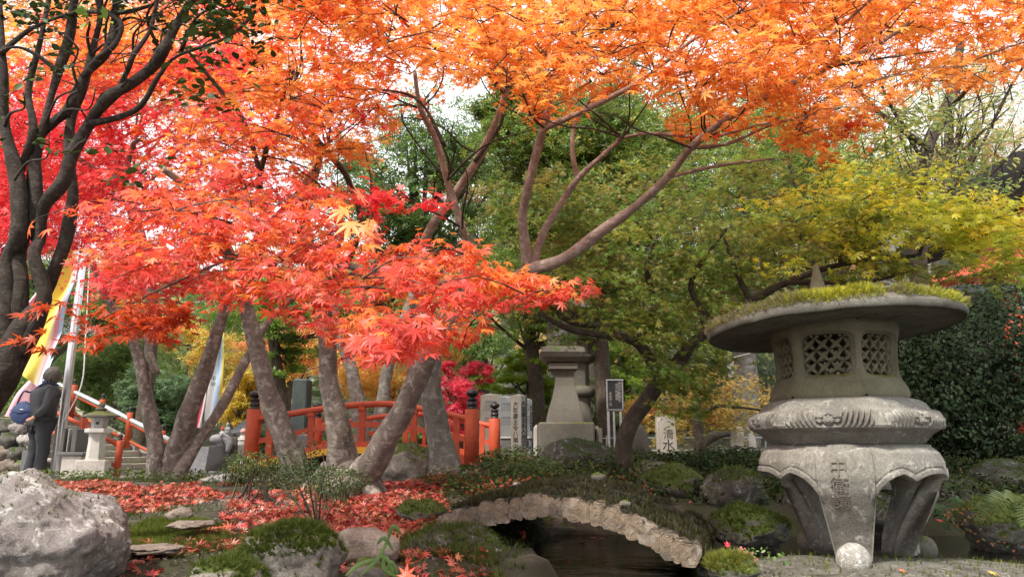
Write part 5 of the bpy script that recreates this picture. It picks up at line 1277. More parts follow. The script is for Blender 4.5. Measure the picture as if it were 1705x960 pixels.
for s_ in (-1, 1):
    b0 = Vector(body_v[9 if s_ < 0 else 13]); V, F = tube([b0 + Vector((0, 0, -.05)) - fw * .06, b0 + Vector((0, 0, -.045)) + fw * .05, b0 + Vector((0, 0, -.06)) + fw * .17], [.045, .05, .035], 10, 4); mk('shoe', V, F, M_SHOE, PER, True)
# shoulder bag hanging at the left hip
bc = Vector(q_(-.03, -.245, 1.05)); BG = thing('shoulder_bag', 'rounded navy blue shoulder bag hanging at the left hip of the person', 'shoulder bag', bc + Vector((0, 0, -.18)))
Vn = []
for v in Vb:
    vv = Vector(v); r_ = 1 + .08 * mnoise.noise(vv * 3); w_ = .185 * (1 - .28 * max(0, vv.z)); Vn.append(bc + Vector((vv.x * w_ * r_, vv.y * .085 * r_, vv.z * .165 * r_)))
mk('bag_body', Vn, Fb, M_BAG, BG, True)
V, F = tube([bc + Vector((-.11, -.0, .10)), bc + Vector((-.01, -.04, .30)), Vector(q_(-.02, -.19, 1.36)), Vector(q_(.12, -.10, 1.49)), Vector(q_(.10, .08, 1.47))], [.016, .016, .016, .016, .016], 6, 4, oval=.4); mk('strap', V, F, M_BAG, BG, True)
V = [bc + Vector((math.cos(a_) * .15, -.088, .02 + .085 * math.sin(a_))) for a_ in [i / 10 * math.pi for i in range(11)]]
mb = MB(); mb.tube([bc + Vector((-.15, -.07, .04)), bc + Vector((0, -.097, -.0)), bc + Vector((.15, -.07, .04))], .006, 6, 4); mb.build('flap_seam', M_BAG, BG, True)
xg = bc + Vector((.03, -.094, .045)); mb = MB(); mb.box(xg, (.05, .002, .008), ry=.15); mb.build('white_tag', M_PAPER, BG)
# ------------------------------------------------------------------ maples of the garden
ORA = [(.95, .31, .06), (.96, .40, .08), (.94, .26, .055), (.96, .46, .09), (.95, .33, .07)]
ORR = [(.92, .18, .05), (.93, .26, .05), (.88, .12, .05), (.93, .33, .06)]
REDP = [(.84, .05, .065), (.88, .09, .10), (.78, .035, .055), (.88, .11, .07)]
NEAR = [(.82, .11, .04), (.85, .17, .04), (.74, .065, .045), (.88, .27, .045), (.80, .11, .075), (.66, .06, .03)]
DKR = [(.62, .07, .025), (.70, .10, .025), (.55, .09, .02)]
YEL = [(.80, .76, .07), (.66, .70, .08), (.86, .66, .06), (.40, .50, .06), (.52, .60, .06)]
OLV = [(.20, .28, .04), (.27, .33, .045), (.30, .25, .05), (.14, .22, .035), (.36, .34, .055)]
GRN = [(.16, .30, .04), (.20, .34, .05), (.25, .36, .05), (.12, .24, .04)]
def trunk(parent, pts, rpxs, Y0, Y1, mat, flare=1.1, name='trunk', sides=20, sub=7, gn=.22):
    P = ppath(pts, Y0, Y1); g = P[0].copy(); g.z = gz(g.x, g.y) - .08
    P = [g] + P; R = [r_ * .63 for r_ in rpx(rpxs, Y0, Y1)]; R = [R[0] * flare * 1.15, R[0] * flare] + R[1:]
    V, F = tube(P, R, sides, sub, gnarl=gn, seed=pts[0][0] * .1)
    return mk(name, V, F, mat, parent, True)
def roots(parent, x, y, r, mat, n=5, seed=0):
    rr = random.Random(seed)
    for k in range(n):
        a = k / n * 6.283 + rr.uniform(-.4, .4); L_ = r * rr.uniform(1.6, 2.4)
        z = gz(x, y); P = [Vector((x + math.cos(a) * r * .5, y + math.sin(a) * r * .5, z + r * .8)), Vector((x + math.cos(a) * r * 1.1, y + math.sin(a) * r * 1.1, z + r * .15)), Vector((x + math.cos(a) * L_, y + math.sin(a) * L_, z - .05))]
        V, F = tube(P, [r * .5, r * .38, r * .12], 9, 4, gnarl=.3, seed=k); mk('root', V, F, mat, parent, True)
def base(px, py, Y):
    v = W(px, py, Y); return (v.x, v.y, gz(v.x, v.y))
# --- D: the leaning orange maple that spreads over the whole garden
D = thing('maple_tree', 'leaning orange maple in the centre whose crown fills the top of the view', 'maple tree', base(592, 822, 5.4))
trunk(D, [(590, 812), (625, 762), (665, 692), (700, 622), (728, 566), (772, 520), (830, 480), (880, 446)], [38, 34, 31, 28, 26, 22, 19, 15], 5.4, 4.5, M_BARK)
v = W(592, 822, 5.4); roots(D, v.x, v.y, .16, M_BARK, 6, 3)
TB = [([(880, 446), (870, 362), (885, 290), (905, 212), (925, 140), (955, 70), (985, 0), (1000, -70)], rad(11, 6, 8), 4.5, 3.3),
      ([(886, 446), (903, 392), (930, 345), (962, 298), (1000, 262), (1036, 230)], rad(10, 5, 6), 4.5, 4.1),
      ([(962, 298), (953, 250), (960, 200), (995, 152)], rad(6, 3, 4), 4.3, 4.2),
      ([(1030, 232), (1080, 222), (1180, 228), (1290, 203), (1420, 196)], rad(4.5, 2, 5), 4.1, 3.4),
      ([(880, 448), (935, 432), (1000, 386), (1060, 342), (1110, 296), (1150, 246), (1200, 205), (1290, 153), (1380, 112), (1455, 78), (1530, 28)], rad(13, 4, 11), 4.5, 2.9),
      ([(1150, 246), (1210, 240), (1290, 206), (1400, 180)], rad(5, 2, 4), 3.9, 3.5),
      ([(1110, 296), (1190, 277), (1290, 264)], rad(5, 2, 3), 4.1, 3.8),
      ([(903, 215), (960, 190), (1040, 150), (1090, 118), (1155, 66), (1240, 14)], rad(7, 3, 6), 4.0, 3.1),
      ([(1290, 153), (1340, 100), (1400, 45), (1450, 0)], rad(5, 2.5, 4), 3.5, 3.0),
      ([(935, 118), (900, 80), (870, 30), (850, -40)], rad(5, 3, 4), 3.6, 3.0),
      ([(955, 75), (1010, 50), (1060, 10)], rad(4, 2, 3), 3.5, 3.1),
      ([(1380, 112), (1450, 100), (1560, 85)], rad(3.5, 1.6, 3), 3.2, 2.9)]
for p_, r_, a_, b_ in TB: limb(D, p_, r_, a_, b_, M_BARKP if r_[0] > 4.4 else M_BARKD)
def finebranches(parent, srcs, n, box, Y0, Y1, seed, r0=3.2):
    rr = random.Random(seed)
    for k in range(n):
        x, y = rr.choice(srcs); a = rr.uniform(-2.7, -.4); l = rr.uniform(90, 240); P_ = [(x, y)]; aa = a
        for q in range(4):
            aa += rr.uniform(-.45, .45); x += l / 4 * math.cos(aa); y += l / 4 * math.sin(aa) * .75; P_.append((x, y))
        Ym = rr.uniform(Y0, Y1); limb(parent, P_, rad(rr.uniform(.6, 1) * r0, 1.0, 5), Ym + .4, Ym - .3, M_BARKD, sides=6, sub=4, gn=.3)
limb(D, [(1272, 22), (1280, 44), (1294, 66), (1300, 74)], [9, 15, 12, 4], 4.3, 4.2, M_BARKS, sides=10, gn=.6)
finebranches(D, [(985, 40), (1290, 153), (1200, 205), (1150, 246), (955, 75), (905, 212), (1090, 118), (1380, 112), (1036, 230), (1180, 228), (870, 30), (1420, 120), (1010, 50)], 34, None, 3.0, 3.9, 12)
lv = Leaves(); tw = []
topo = [(430, -120), (1790, -120), (1790, 100), (1640, 118), (1560, 150), (1500, 110), (1455, 145), (1430, 235), (1340, 225), (1290, 170), (1200, 205), (1140, 160), (1060, 130), (1000, 165), (930, 205), (860, 195), (840, 110), (770, 105), (700, 120), (640, 105), (600, 130), (560, 190), (500, 240), (430, 220)]
region(lv, topo, 290, 2.5, 4.3, .42, 72, .040, lambda x, y: ORA if x > 700 or random.random() < .4 else ORR, tw)
region(lv, [(430, -120), (1790, -120), (1790, 20), (1400, 60), (1000, 60), (430, 60)], 90, 3.0, 5.2, .5, 90, .044, ORA, None)
region(lv, [(1025, 190), (1130, 200), (1240, 190), (1250, 225), (1110, 232), (1030, 222)], 12, 3.6, 4.2, .20, 34, .036, ORR, tw)
region(lv, [(1345, 200), (1450, 205), (1440, 262), (1370, 285), (1340, 250)], 9, 3.5, 4.0, .18, 30, .036, ORR, tw)
region(lv, [(860, 150), (940, 150), (900, 215), (862, 215)], 5, 3.8, 4.2, .2, 26, .036, ORR, tw)
region(lv, [(430, -60), (1500, -60), (1400, 120), (1000, 100), (800, 90), (600, 110), (430, 200)], 75, 5.0, 7.0, .6, 80, .055, ORA, None)
lv.prune(lambda x, y, P: (P[:, 1] > 4.6) | (y < np.interp(x, [430, 520, 600, 640, 700, 850, 880, 950, 1000, 1060, 1100, 1130, 1250, 1340, 1400, 1450, 1475, 1560, 1700], [300, 265, 215, 170, 150, 145, 215, 215, 170, 155, 200, 240, 242, 258, 292, 268, 175, 178, 135])))
lv.build('foliage', M7, M_LEAF, D, single=280, kind='stuff'); twigmesh(tw, D, M_TWIG)

# --- E: mottled grey trunk beside it, with the two crossing branches
E_ = thing('maple_tree', 'maple with mottled grey trunk crossing behind the leaning orange maple', 'maple tree', base(740, 772, 6.0))
trunk(E_, [(738, 765), (727, 700), (718, 640), (716, 585), (706, 540), (690, 500)], [34, 29, 27, 25, 21, 17], 6.0, 5.6, M_BARKG)
limb(E_, [(712, 560), (700, 480), (708, 400), (758, 322), (800, 258), (830, 190), (850, 130), (872, 85)], [15, 12, 9.5, 9, 8.5, 7.5, 6, 5], 5.6, 4.4, M_BARKP)
limb(E_, [(716, 580), (752, 500), (778, 428), (770, 380), (745, 300), (725, 230), (700, 180), (690, 118)], [16, 11, 8.5, 8, 7.5, 6.5, 5.5, 4], 5.6, 4.5, M_BARKP)
limb(E_, [(840, 155), (800, 112), (760, 102), (700, 62), (655, 20)], rad(5, 2.5, 5), 4.6, 4.0, M_BARKD)
limb(E_, [(742, 245), (700, 170), (640, 150), (560, 150)], rad(4, 2, 4), 4.7, 4.3, M_BARKD)
limb(E_, [(790, 270), (830, 215), (838, 190)], rad(5, 3, 3), 4.8, 4.6, M_BARKD)
finebranches(E_, [(850, 130), (800, 258), (745, 300), (700, 180), (758, 322), (700, 62), (770, 380)], 20, None, 4.3, 5.2, 14)
lv = Leaves(); tw = []
region(lv, [(620, 60), (870, 40), (880, 150), (780, 130), (640, 150)], 14, 4.2, 5.2, .34, 60, .04, ORA, tw)
region(lv, [(560, 150), (680, 150), (700, 190), (600, 210)], 8, 4.6, 5.4, .26, 45, .038, ORR, tw)
lv.build('foliage', M7, M_LEAF, E_, single=60, kind='stuff'); twigmesh(tw, E_, M_TWIG)

# --- C: pale-patched straight maple in the middle
C_ = thing('maple_tree', 'straight thick-trunked maple standing left of the leaning orange maple', 'maple tree', base(570, 800, 6.2))
trunk(C_, [(570, 790), (568, 745), (560, 690), (548, 630), (546, 575), (543, 530), (528, 480), (515, 430)], [40, 36, 31, 25, 22, 20, 17, 15], 6.2, 5.7, M_BARK)
limb(C_, [(515, 430), (508, 370), (505, 330), (524, 285), (530, 250), (512, 205), (500, 160), (486, 110)], [14, 13, 12, 11, 9, 7, 5, 4], 5.7, 4.9, M_BARKP)
limb(C_, [(560, 470), (600, 380), (580, 300), (547, 255), (505, 200), (486, 150), (487, 105)], rad(7, 4, 7), 5.5, 4.6, M_BARKD)
limb(C_, [(530, 480), (640, 440), (700, 440)], rad(9, 5, 3), 5.6, 5.2, M_BARK)
v = W(570, 800, 6.2); roots(C_, v.x, v.y, .18, M_BARK, 5, 5)
finebranches(C_, [(505, 200), (524, 285), (547, 255), (487, 150), (580, 300), (600, 380), (515, 430)], 18, None, 4.2, 5.0, 13)
lv = Leaves(); tw = []
region(lv, [(330, 80), (600, 110), (600, 190), (560, 330), (440, 400), (330, 380)], 62, 4.2, 5.6, .36, 70, .040, lambda x, y: random.choice((ORR, ORR, REDP, ORA)), tw)
region(lv, [(430, 100), (640, 110), (600, 240), (470, 280)], 22, 3.9, 4.8, .32, 60, .038, lambda x, y: ORA, tw)
lv.build('foliage', M7, M_LEAF, C_, single=120, kind='stuff'); twigmesh(tw, C_, M_TWIG)

# --- B: maple leaning left, bearing the big near spray of red-orange leaves
B_ = thing('maple_tree', 'maple with a trunk leaning left and large red-orange sprays close to the viewer', 'maple tree', base(492, 775, 6.5))
trunk(B_, [(488, 765), (470, 718), (447, 655), (428, 585), (412, 520), (400, 480), (388, 440)], [31, 29, 26, 23, 20, 17, 15], 6.5, 6.0, M_BARK)
limb(B_, [(388, 440), (372, 400), (330, 330), (270, 280)], rad(13, 6, 4), 6.0, 5.2, M_BARK)
limb(B_, [(395, 465), (440, 400), (432, 320), (440, 262), (468, 175), (482, 110)], rad(9, 3.5, 6), 6.0, 4.2, M_BARKD)
limb(B_, [(436, 300), (405, 200), (350, 130), (300, 70)], rad(6, 3, 4), 4.9, 4.2, M_BARKD)
limb(B_, [(390, 445), (480, 430), (560, 440), (640, 455), (700, 470), (800, 470)], rad(11, 3, 6), 6.0, 2.6, M_BARKD)
limb(B_, [(560, 440), (470, 400), (380, 370), (300, 350), (230, 352)], rad(5, 1.6, 5), 3.9, 2.0, M_BARKD)
limb(B_, [(470, 400), (360, 440), (270, 480), (170, 530)], rad(4, 1.6, 4), 3.2, 2.4, M_BARKD)
limb(B_, [(640, 455), (620, 500), (600, 540), (640, 560), (690, 560)], rad(3.5, 1.6, 5), 3.4, 2.0, M_BARKD)
lv = Leaves(); tw = []
near = [(130, 390), (165, 340), (230, 325), (330, 300), (400, 270), (480, 300), (560, 340), (620, 385), (600, 420), (690, 410), (760, 425), (860, 450), (990, 482), (900, 505), (830, 500), (800, 545), (740, 570), (690, 575), (640, 590), (580, 590), (510, 540), (440, 500), (370, 490), (300, 470), (200, 460), (140, 430)]
region(lv, near, 96, 1.85, 2.9, .20, 44, .033, NEAR, tw, droop=.5, face=.55)
region(lv, near, 20, 2.9, 3.8, .30, 50, .036, NEAR, tw, droop=.5)
region(lv, [(800, 450), (930, 474), (890, 490), (800, 488)], 9, 2.2, 2.6, .11, 26, .036, ORR, tw, droop=.5, face=.5)
region(lv, [(560, 320), (680, 318), (705, 340), (620, 345)], 7, 2.6, 3.0, .18, 30, .036, REDP, tw, face=.1)
region(lv, [(100, 565), (150, 520), (240, 500), (340, 520), (330, 545), (200, 560)], 12, 2.3, 2.8, .20, 36, .037, DKR, tw, droop=.5, face=.2)
region(lv, [(640, 530), (740, 550), (700, 575), (600, 580)], 7, 1.55, 1.9, .11, 20, .037, NEAR, tw, droop=.8, face=.9)
region(lv, [(570, 345), (630, 350), (620, 385), (575, 385)], 2, 1.5, 1.7, .05, 9, .040, [(.92, .30, .06), (.88, .18, .16), (.93, .36, .05)], tw, droop=.4, face=.9)
lv.prune(lambda x, y, P: (x < 1008) & (y < np.interp(x, [80, 150, 240, 330, 350, 420, 500, 560, 640, 700, 760, 800, 850, 900, 960, 1005], [588, 584, 576, 562, 520, 512, 545, 602, 606, 592, 590, 560, 527, 516, 502, 488])))
lv.build('foliage', M7, M_LEAF, B_, single=295, kind='stuff'); twigmesh(tw, B_, M_TWIG)

# --- A: triple-stem maple on the left
A_ = thing('maple_tree', 'triple-stemmed maple on the left beside the small stone lantern', 'maple tree', base(280, 795, 8.0))
trunk(A_, [(262, 790), (258, 735), (243, 655), (228, 580), (206, 540), (172, 485), (152, 430)], [26, 21, 17, 14, 12, 10, 8], 8.0, 7.6, M_BARK)
trunk(A_, [(287, 790), (302, 728), (322, 665), (348, 598), (372, 522), (398, 445), (445, 380), (515, 300), (525, 225)], [30, 26, 24, 18, 14, 13, 12, 11, 8], 8.05, 7.2, M_BARK, name='trunk')
trunk(A_, [(300, 785), (338, 722), (372, 672), (415, 590), (452, 528), (500, 488)], [19, 14, 13, 11, 9, 7], 7.95, 8.4, M_BARK, flare=1.0)
limb(A_, [(230, 590), (262, 620), (240, 560)], [6, 5, 4], 7.9, 7.8, M_BARK)
limb(A_, [(398, 445), (320, 370), (250, 330), (170, 290), (110, 250)], rad(11, 6, 5), 7.4, 6.4, M_BARK)
limb(A_, [(205, 335), (210, 280), (222, 240), (236, 232)], rad(7, 4, 4), 6.8, 6.6, M_BARKG)
lv = Leaves(); tw = []
region(lv, [(100, 60), (420, 60), (430, 330), (330, 420), (200, 330), (120, 330)], 120, 5.2, 7.4, .5, 90, .045, lambda x, y: random.choice((ORR, REDP)) if x > 260 or y < 180 else REDP, tw)
region(lv, [(-60, 90), (190, 150), (200, 320), (130, 430), (-60, 420)], 85, 5.5, 7.6, .5, 85, .045, lambda x, y: REDP, tw)
region(lv, [(150, 395), (350, 395), (360, 490), (210, 500), (150, 440)], 38, 5.4, 7.0, .42, 85, .042, lambda x, y: REDP, tw)
region(lv, [(-60, -40), (260, -40), (260, 150), (-60, 150)], 62, 5.5, 7.5, .55, 75, .05, lambda x, y: random.choice((ORA, ORR, [(.85, .45, .06), (.8, .35, .05)])), tw)
region(lv, [(200, -40), (460, -40), (460, 160), (220, 160)], 50, 4.8, 7.0, .5, 80, .045, lambda x, y: random.choice((ORR, ORR, ORA, REDP)), tw)
lv.build('foliage', M7, M_LEAF, A_, single=60, kind='stuff'); twigmesh(tw, A_, M_TWIG)

# --- two greyish trunks behind the bridge
for i, (pts_, rr_, Y, lb, bx) in enumerate((([(604, 735), (592, 650), (580, 600), (560, 545), (545, 470)], [19, 17, 16, 14, 12], 9.2, 'slender grey-green maple trunk behind the bridge, leaning left', 604),
                                   ([(628, 740), (640, 650), (652, 590), (670, 545), (690, 480)], [18, 16, 14, 13, 11], 9.6, 'slender dark grey maple trunk behind the bridge, leaning right', 628))):
    T = thing('maple_tree', lb, 'maple tree', base(bx, 760, Y)); trunk(T, pts_, rr_, Y, Y, M_BARKG)
    lv = Leaves(); tw = []
    region(lv, [(500, 420), (700, 420), (680, 520), (560, 520)], 10, Y - .6, Y + .6, .6, 60, .05, [(.75, .35, .05), (.55, .40, .05)] if i else GRN, tw)
    lv.build('foliage', M5, M_LEAF, T, kind='stuff'); twigmesh(tw, T, M_TWIG)

# --- H: the dark green and yellow maple right of centre
H_ = thing('maple_tree', 'dark-trunked green maple right of centre, turning yellow towards the right', 'maple tree', base(1042, 792, 6.0))
trunk(H_, [(1042, 785), (1038, 740), (1053, 700), (1082, 658), (1106, 625), (1120, 600)], [24, 21, 21, 20, 18, 13], 6.0, 5.8, M_BARKD)
HB = [([(1100, 630), (1080, 595), (1056, 566), (1010, 558), (950, 548), (895, 520)], rad(14, 4, 6), 5.8, 5.3),
      ([(1056, 566), (1010, 545), (950, 535), (915, 510), (880, 500)], rad(9, 3, 5), 5.7, 5.4),
      ([(1110, 625), (1145, 582), (1190, 540), (1250, 502), (1310, 470), (1400, 440), (1530, 425)], rad(14, 4, 7), 5.8, 5.0),
      ([(1060, 570), (1088, 510), (1076, 440), (1100, 380)], rad(9, 3, 4), 5.7, 5.5),
      ([(1250, 502), (1225, 450), (1206, 395)], rad(8, 3, 3), 5.4, 5.3),
      ([(1310, 470), (1380, 470), (1450, 468), (1520, 450)], rad(6, 3, 4), 5.2, 5.0),
      ([(1190, 540), (1150, 480), (1180, 420), (1210, 380)], rad(7, 3, 4), 5.6, 5.3),
      ([(1130, 600), (1170, 560), (1160, 500)], rad(7, 3, 3), 5.8, 5.9),
      ([(1400, 440), (1400, 400), (1440, 380), (1480, 360)], rad(5, 2, 4), 5.1, 4.9),
      ([(1530, 425), (1540, 400), (1550, 395)], rad(4, 2, 3), 5.0, 4.9)]
for p_, r_, a_, b_ in HB: limb(H_, p_, r_, a_, b_, M_BARKD)
lv = Leaves(); tw = []
mixY = lambda x, y: YEL if random.random() < max(0, (x - 1180) / 500) * (1.25 if y < 400 else .75) else OLV
region(lv, [(860, 300), (1100, 270), (1300, 250), (1320, 470), (1190, 545), (1130, 640), (1060, 560), (930, 560), (880, 520), (860, 420)], 190, 4.9, 6.8, .42, 100, .040, lambda x, y: OLV if random.random() < .75 else GRN, tw)
region(lv, [(1290, 265), (1450, 250), (1600, 330), (1700, 350), (1740, 400), (1730, 470), (1600, 470), (1480, 470), (1350, 455), (1280, 440)], 110, 4.4, 5.8, .36, 85, .040, mixY, tw)
region(lv, [(1440, 290), (1640, 345), (1740, 385), (1740, 430), (1560, 400), (1420, 350)], 26, 4.3, 5.0, .30, 60, .042, YEL, tw)
region(lv, [(1080, 560), (1190, 540), (1250, 600), (1230, 690), (1120, 700), (1090, 640)], 22, 5.2, 6.6, .32, 70, .038, OLV, tw)
lv.build('foliage', M7, M_GLEAF, H_, single=200, kind='stuff'); twigmesh(tw, H_, M_TWIG)

# --- dark multi-stemmed shrub tree in the left foreground
S_ = thing('camellia_tree', 'dark multi-stemmed tree with oval leaves in the left foreground', 'tree', base(-95, 800, 3.3))
P = [W(-95, 760, 3.3), W(-50, 700, 3.25), W(0, 635, 3.2), W(28, 575, 3.2), W(58, 515, 3.15)]
V, F = tube([Vector((P[0].x, P[0].y, gz(P[0].x, P[0].y) - .05))] + P, [.13, .11, .095, .078, .066, .03], 18, 7, gnarl=.3, seed=4); mk('trunk', V, F, M_BARKS, S_, True)
K_LIMB[0] = .64
SB = [([(30, 585), (70, 500), (62, 430), (62, 395), (78, 348), (108, 300), (124, 255), (152, 203), (190, 160), (240, 118), (266, 84), (295, 38), (335, -20)], [30, 24, 17, 15, 15, 16, 18, 17, 17, 16, 16, 14, 11], 3.2, 2.8),
      ([(12, 600), (10, 520), (18, 440), (26, 380), (24, 300), (8, 210), (0, 110), (-10, 0)], rad(24, 11, 8), 3.2, 3.0),
      ([(25, 580), (34, 480), (30, 420), (52, 360), (62, 280), (76, 205), (95, 122), (118, 62), (122, -20)], rad(20, 9, 9), 3.2, 3.0),
      ([(62, 400), (58, 330), (60, 240), (90, 205), (118, 180), (140, 125), (176, 82), (190, 30), (186, -20)], rad(15, 9, 9), 3.15, 2.9),
      ([(40, 570), (84, 470), (108, 400), (118, 330), (112, 262), (116, 196), (132, 150), (152, 92), (166, 32), (160, -20)], rad(19, 8, 10), 3.2, 3.0),
      ([(26, 310), (46, 262), (56, 215), (52, 150), (62, 72), (82, -20)], rad(11, 8, 6), 3.1, 3.0),
      ([(150, 206), (205, 190), (235, 175), (262, 130), (300, 90), (380, 60), (430, 20)], rad(9, 4, 7), 3.0, 2.7),
      ([(140, 128), (165, 100), (192, 75), (196, 40), (172, 10), (170, -20)], rad(9, 7, 6), 2.9, 2.8),
      ([(0, 90), (60, 45), (130, 20), (200, 22), (260, 10)], rad(8, 5, 5), 3.0, 2.9),
      ([(98, 120), (60, 90), (20, 80), (-20, 95)], rad(6, 4, 4), 3.0, 2.9),
      ([(190, 160), (215, 120), (222, 90), (250, 50), (262, -10)], rad(8, 5, 5), 2.9, 2.8)]
for p_, r_, a_, b_ in SB: limb(S_, [(x + random.uniform(-6, 6), y + random.uniform(-4, 4)) if 0 < i else (x, y) for i, (x, y) in enumerate(p_)], r_, a_, b_, M_BARKS, sides=14, gn=.45, jit=.04)
for k in range(26):
    x, y = random.choice([(x, y) for p_, *_ in SB for x, y in p_ if y < 320]); a = random.uniform(-2.4, -.3); l = random.uniform(60, 150)
    limb(S_, [(x, y), (x + l * .4 * math.cos(a) + random.uniform(-9, 9), y + l * .4 * math.sin(a)), (x + l * .7 * math.cos(a + .3), y + l * .7 * math.sin(a + .3)), (x + l * math.cos(a), y + l * math.sin(a))], rad(random.uniform(3, 6), 1.4, 4), 3.0, 2.8, M_BARKS, sides=7, sub=4, gn=.3)
lv = Leaves(); tw = []
SHR = [(.035, .06, .015), (.05, .085, .02), (.025, .04, .012)]
def ovspray(poly, n, Y0, Y1, r, nl, size, cols):
    for x, y in sample_poly(poly, n): spray(lv, W(x, y, random.uniform(Y0, Y1)), r, r, r * .6, nl, size, cols, tw, droop=.2, face=.3, tr=.0016, ntw=max(2, nl // 7))
ovspray([(300, -60), (440, -60), (440, 20), (420, 60), (380, 50), (330, 60), (290, 20)], 34, 2.2, 2.8, .12, 22, .042, SHR)
ovspray([(330, 40), (400, 50), (380, 130), (320, 180), (300, 160)], 9, 2.3, 2.7, .08, 12, .042, SHR)
ovspray([(0, -60), (300, -60), (300, 20), (200, 10), (60, 40), (0, 40)], 34, 2.6, 3.2, .15, 20, .042, SHR)
ovspray([(40, 80), (110, 80), (110, 150), (40, 140)], 4, 2.4, 2.8, .07, 9, .042, SHR)
ovspray([(20, 190), (100, 210), (80, 260), (30, 240)], 3, 2.4, 2.8, .06, 7, .042, SHR)
ovspray([(160, 250), (230, 270), (240, 330), (180, 320)], 4, 2.3, 2.7, .07, 8, .042, SHR)
ovspray([(0, 150), (60, 200), (30, 260), (0, 250)], 3, 2.4, 2.8, .06, 7, .042, SHR)
ovspray([(135, 0), (185, 0), (180, 45), (150, 40)], 2, 2.2, 2.4, .04, 7, .042, [(.14, .22, .04), (.18, .28, .05)])
lv.build('foliage', OV, M_EVER, S_, single=220, kind='stuff'); twigmesh(tw, S_, M_BARKS)
lv = Leaves()
# twiggy tangle of the same tree
tw = []
for k in range(60):
    x, y = random.uniform(20, 420), random.uniform(-30, 130 if k % 2 else 70); a = random.uniform(-1, 1)
    Y = random.uniform(2.6, 3.1); p0 = W(x, y, Y); p1 = W(x + 60 * math.cos(a), y + 60 * math.sin(a), Y); tw.append(([p0, (p0 + p1) / 2 + Vector((0, 0, .02)), p1], [.0035, .0025, .001]))
twigmesh(tw, S_, M_BARKS, 'twig_tangle')

# --- right: bare-branched cherry with long pale green leaves, mossy trunk
R_ = thing('cherry_tree', 'mossy-trunked thinly leaved tree at the upper right, against the sky', 'tree', base(1530, 780, 7.4))
trunk(R_, [(1528, 740), (1530, 600), (1532, 480), (1528, 340), (1545, 245), (1572, 190), (1592, 130), (1600, 60)], [24, 23, 23, 22, 20, 17, 14, 10], 7.4, 7.2, M_BARKD)
for p_, r_ in (([(1545, 245), (1500, 215), (1455, 180), (1430, 150)], rad(10, 4, 4)), ([(1572, 190), (1620, 140), (1660, 115)], rad(9, 3, 3)), ([(1532, 260), (1480, 170), (1465, 130)], rad(6, 3, 3)),
               ([(1560, 330), (1600, 300), (1640, 230), (1680, 150), (1705, 110)], rad(6, 3, 5)), ([(1590, 420), (1600, 350), (1700, 240)], rad(6, 3, 3)), ([(1530, 300), (1590, 260), (1680, 180)], rad(5, 2, 3))):
    limb(R_, p_, r_, 7.2, 6.0, M_BARKD)
lv = Leaves(); tw = []
PAL = [(.20, .28, .08), (.26, .32, .09), (.16, .24, .07), (.38, .36, .08)]
region(lv, [(1440, 190), (1500, 170), (1580, 190), (1700, 200), (1705, 320), (1600, 310), (1480, 300), (1430, 260)], 46, 4.6, 6.2, .36, 24, .062, PAL, tw, tr=.003, face=.4)
region(lv, [(1440, 120), (1705, 120), (1705, 230), (1440, 230)], 26, 5.0, 6.6, .4, 14, .055, PAL, tw, tr=.003)
lv.build('foliage', OVN, M_GLEAF, R_, single=150, kind='stuff'); twigmesh(tw, R_, M_BARKD)
tw = []
for k in range(90):
    x, y = random.uniform(1430, 1720), random.uniform(90, 340); a = random.uniform(-2.2, -.2); l = random.uniform(40, 110)
    Y = random.uniform(5.5, 7); p0 = W(x, y, Y); p1 = W(x + l * math.cos(a), y + l * math.sin(a), Y - .3); tw.append(([p0, (p0 + p1) / 2 + Vector((.03, 0, .02)), p1], [.007, .005, .002]))
twigmesh(tw, R_, M_BARKD, 'bare_twigs')

# --- weeping yellow maple and dark pine-like trunk behind the steles
T = thing('maple_tree', 'low yellow-brown weeping maple with dark trunk behind the pale character stele', 'maple tree', base(1166, 760, 8.0))
trunk(T, [(1166, 755), (1164, 715), (1160, 690), (1162, 665)], [15, 13, 13, 9], 8.0, 8.0, M_BARKD)
limb(T, [(1166, 740), (1190, 725), (1215, 722)], [13, 11, 6], 8.0, 8.1, M_BARKD)
limb(T, [(1162, 690), (1185, 680), (1198, 675), (1235, 678), (1280, 684)], rad(6, 3, 5), 8.0, 7.8, M_BARKD)
lv = Leaves(); tw = []
region(lv, [(1090, 640), (1130, 600), (1250, 610), (1300, 660), (1260, 720), (1100, 740)], 60, 8.2, 9.6, .36, 80, .036, [(.42, .32, .06), (.50, .36, .07), (.22, .22, .04), (.55, .32, .08)], tw, droop=1.2)
lv.build('foliage', M5, M_GLEAF, T, kind='stuff'); twigmesh(tw, T, M_TWIG)
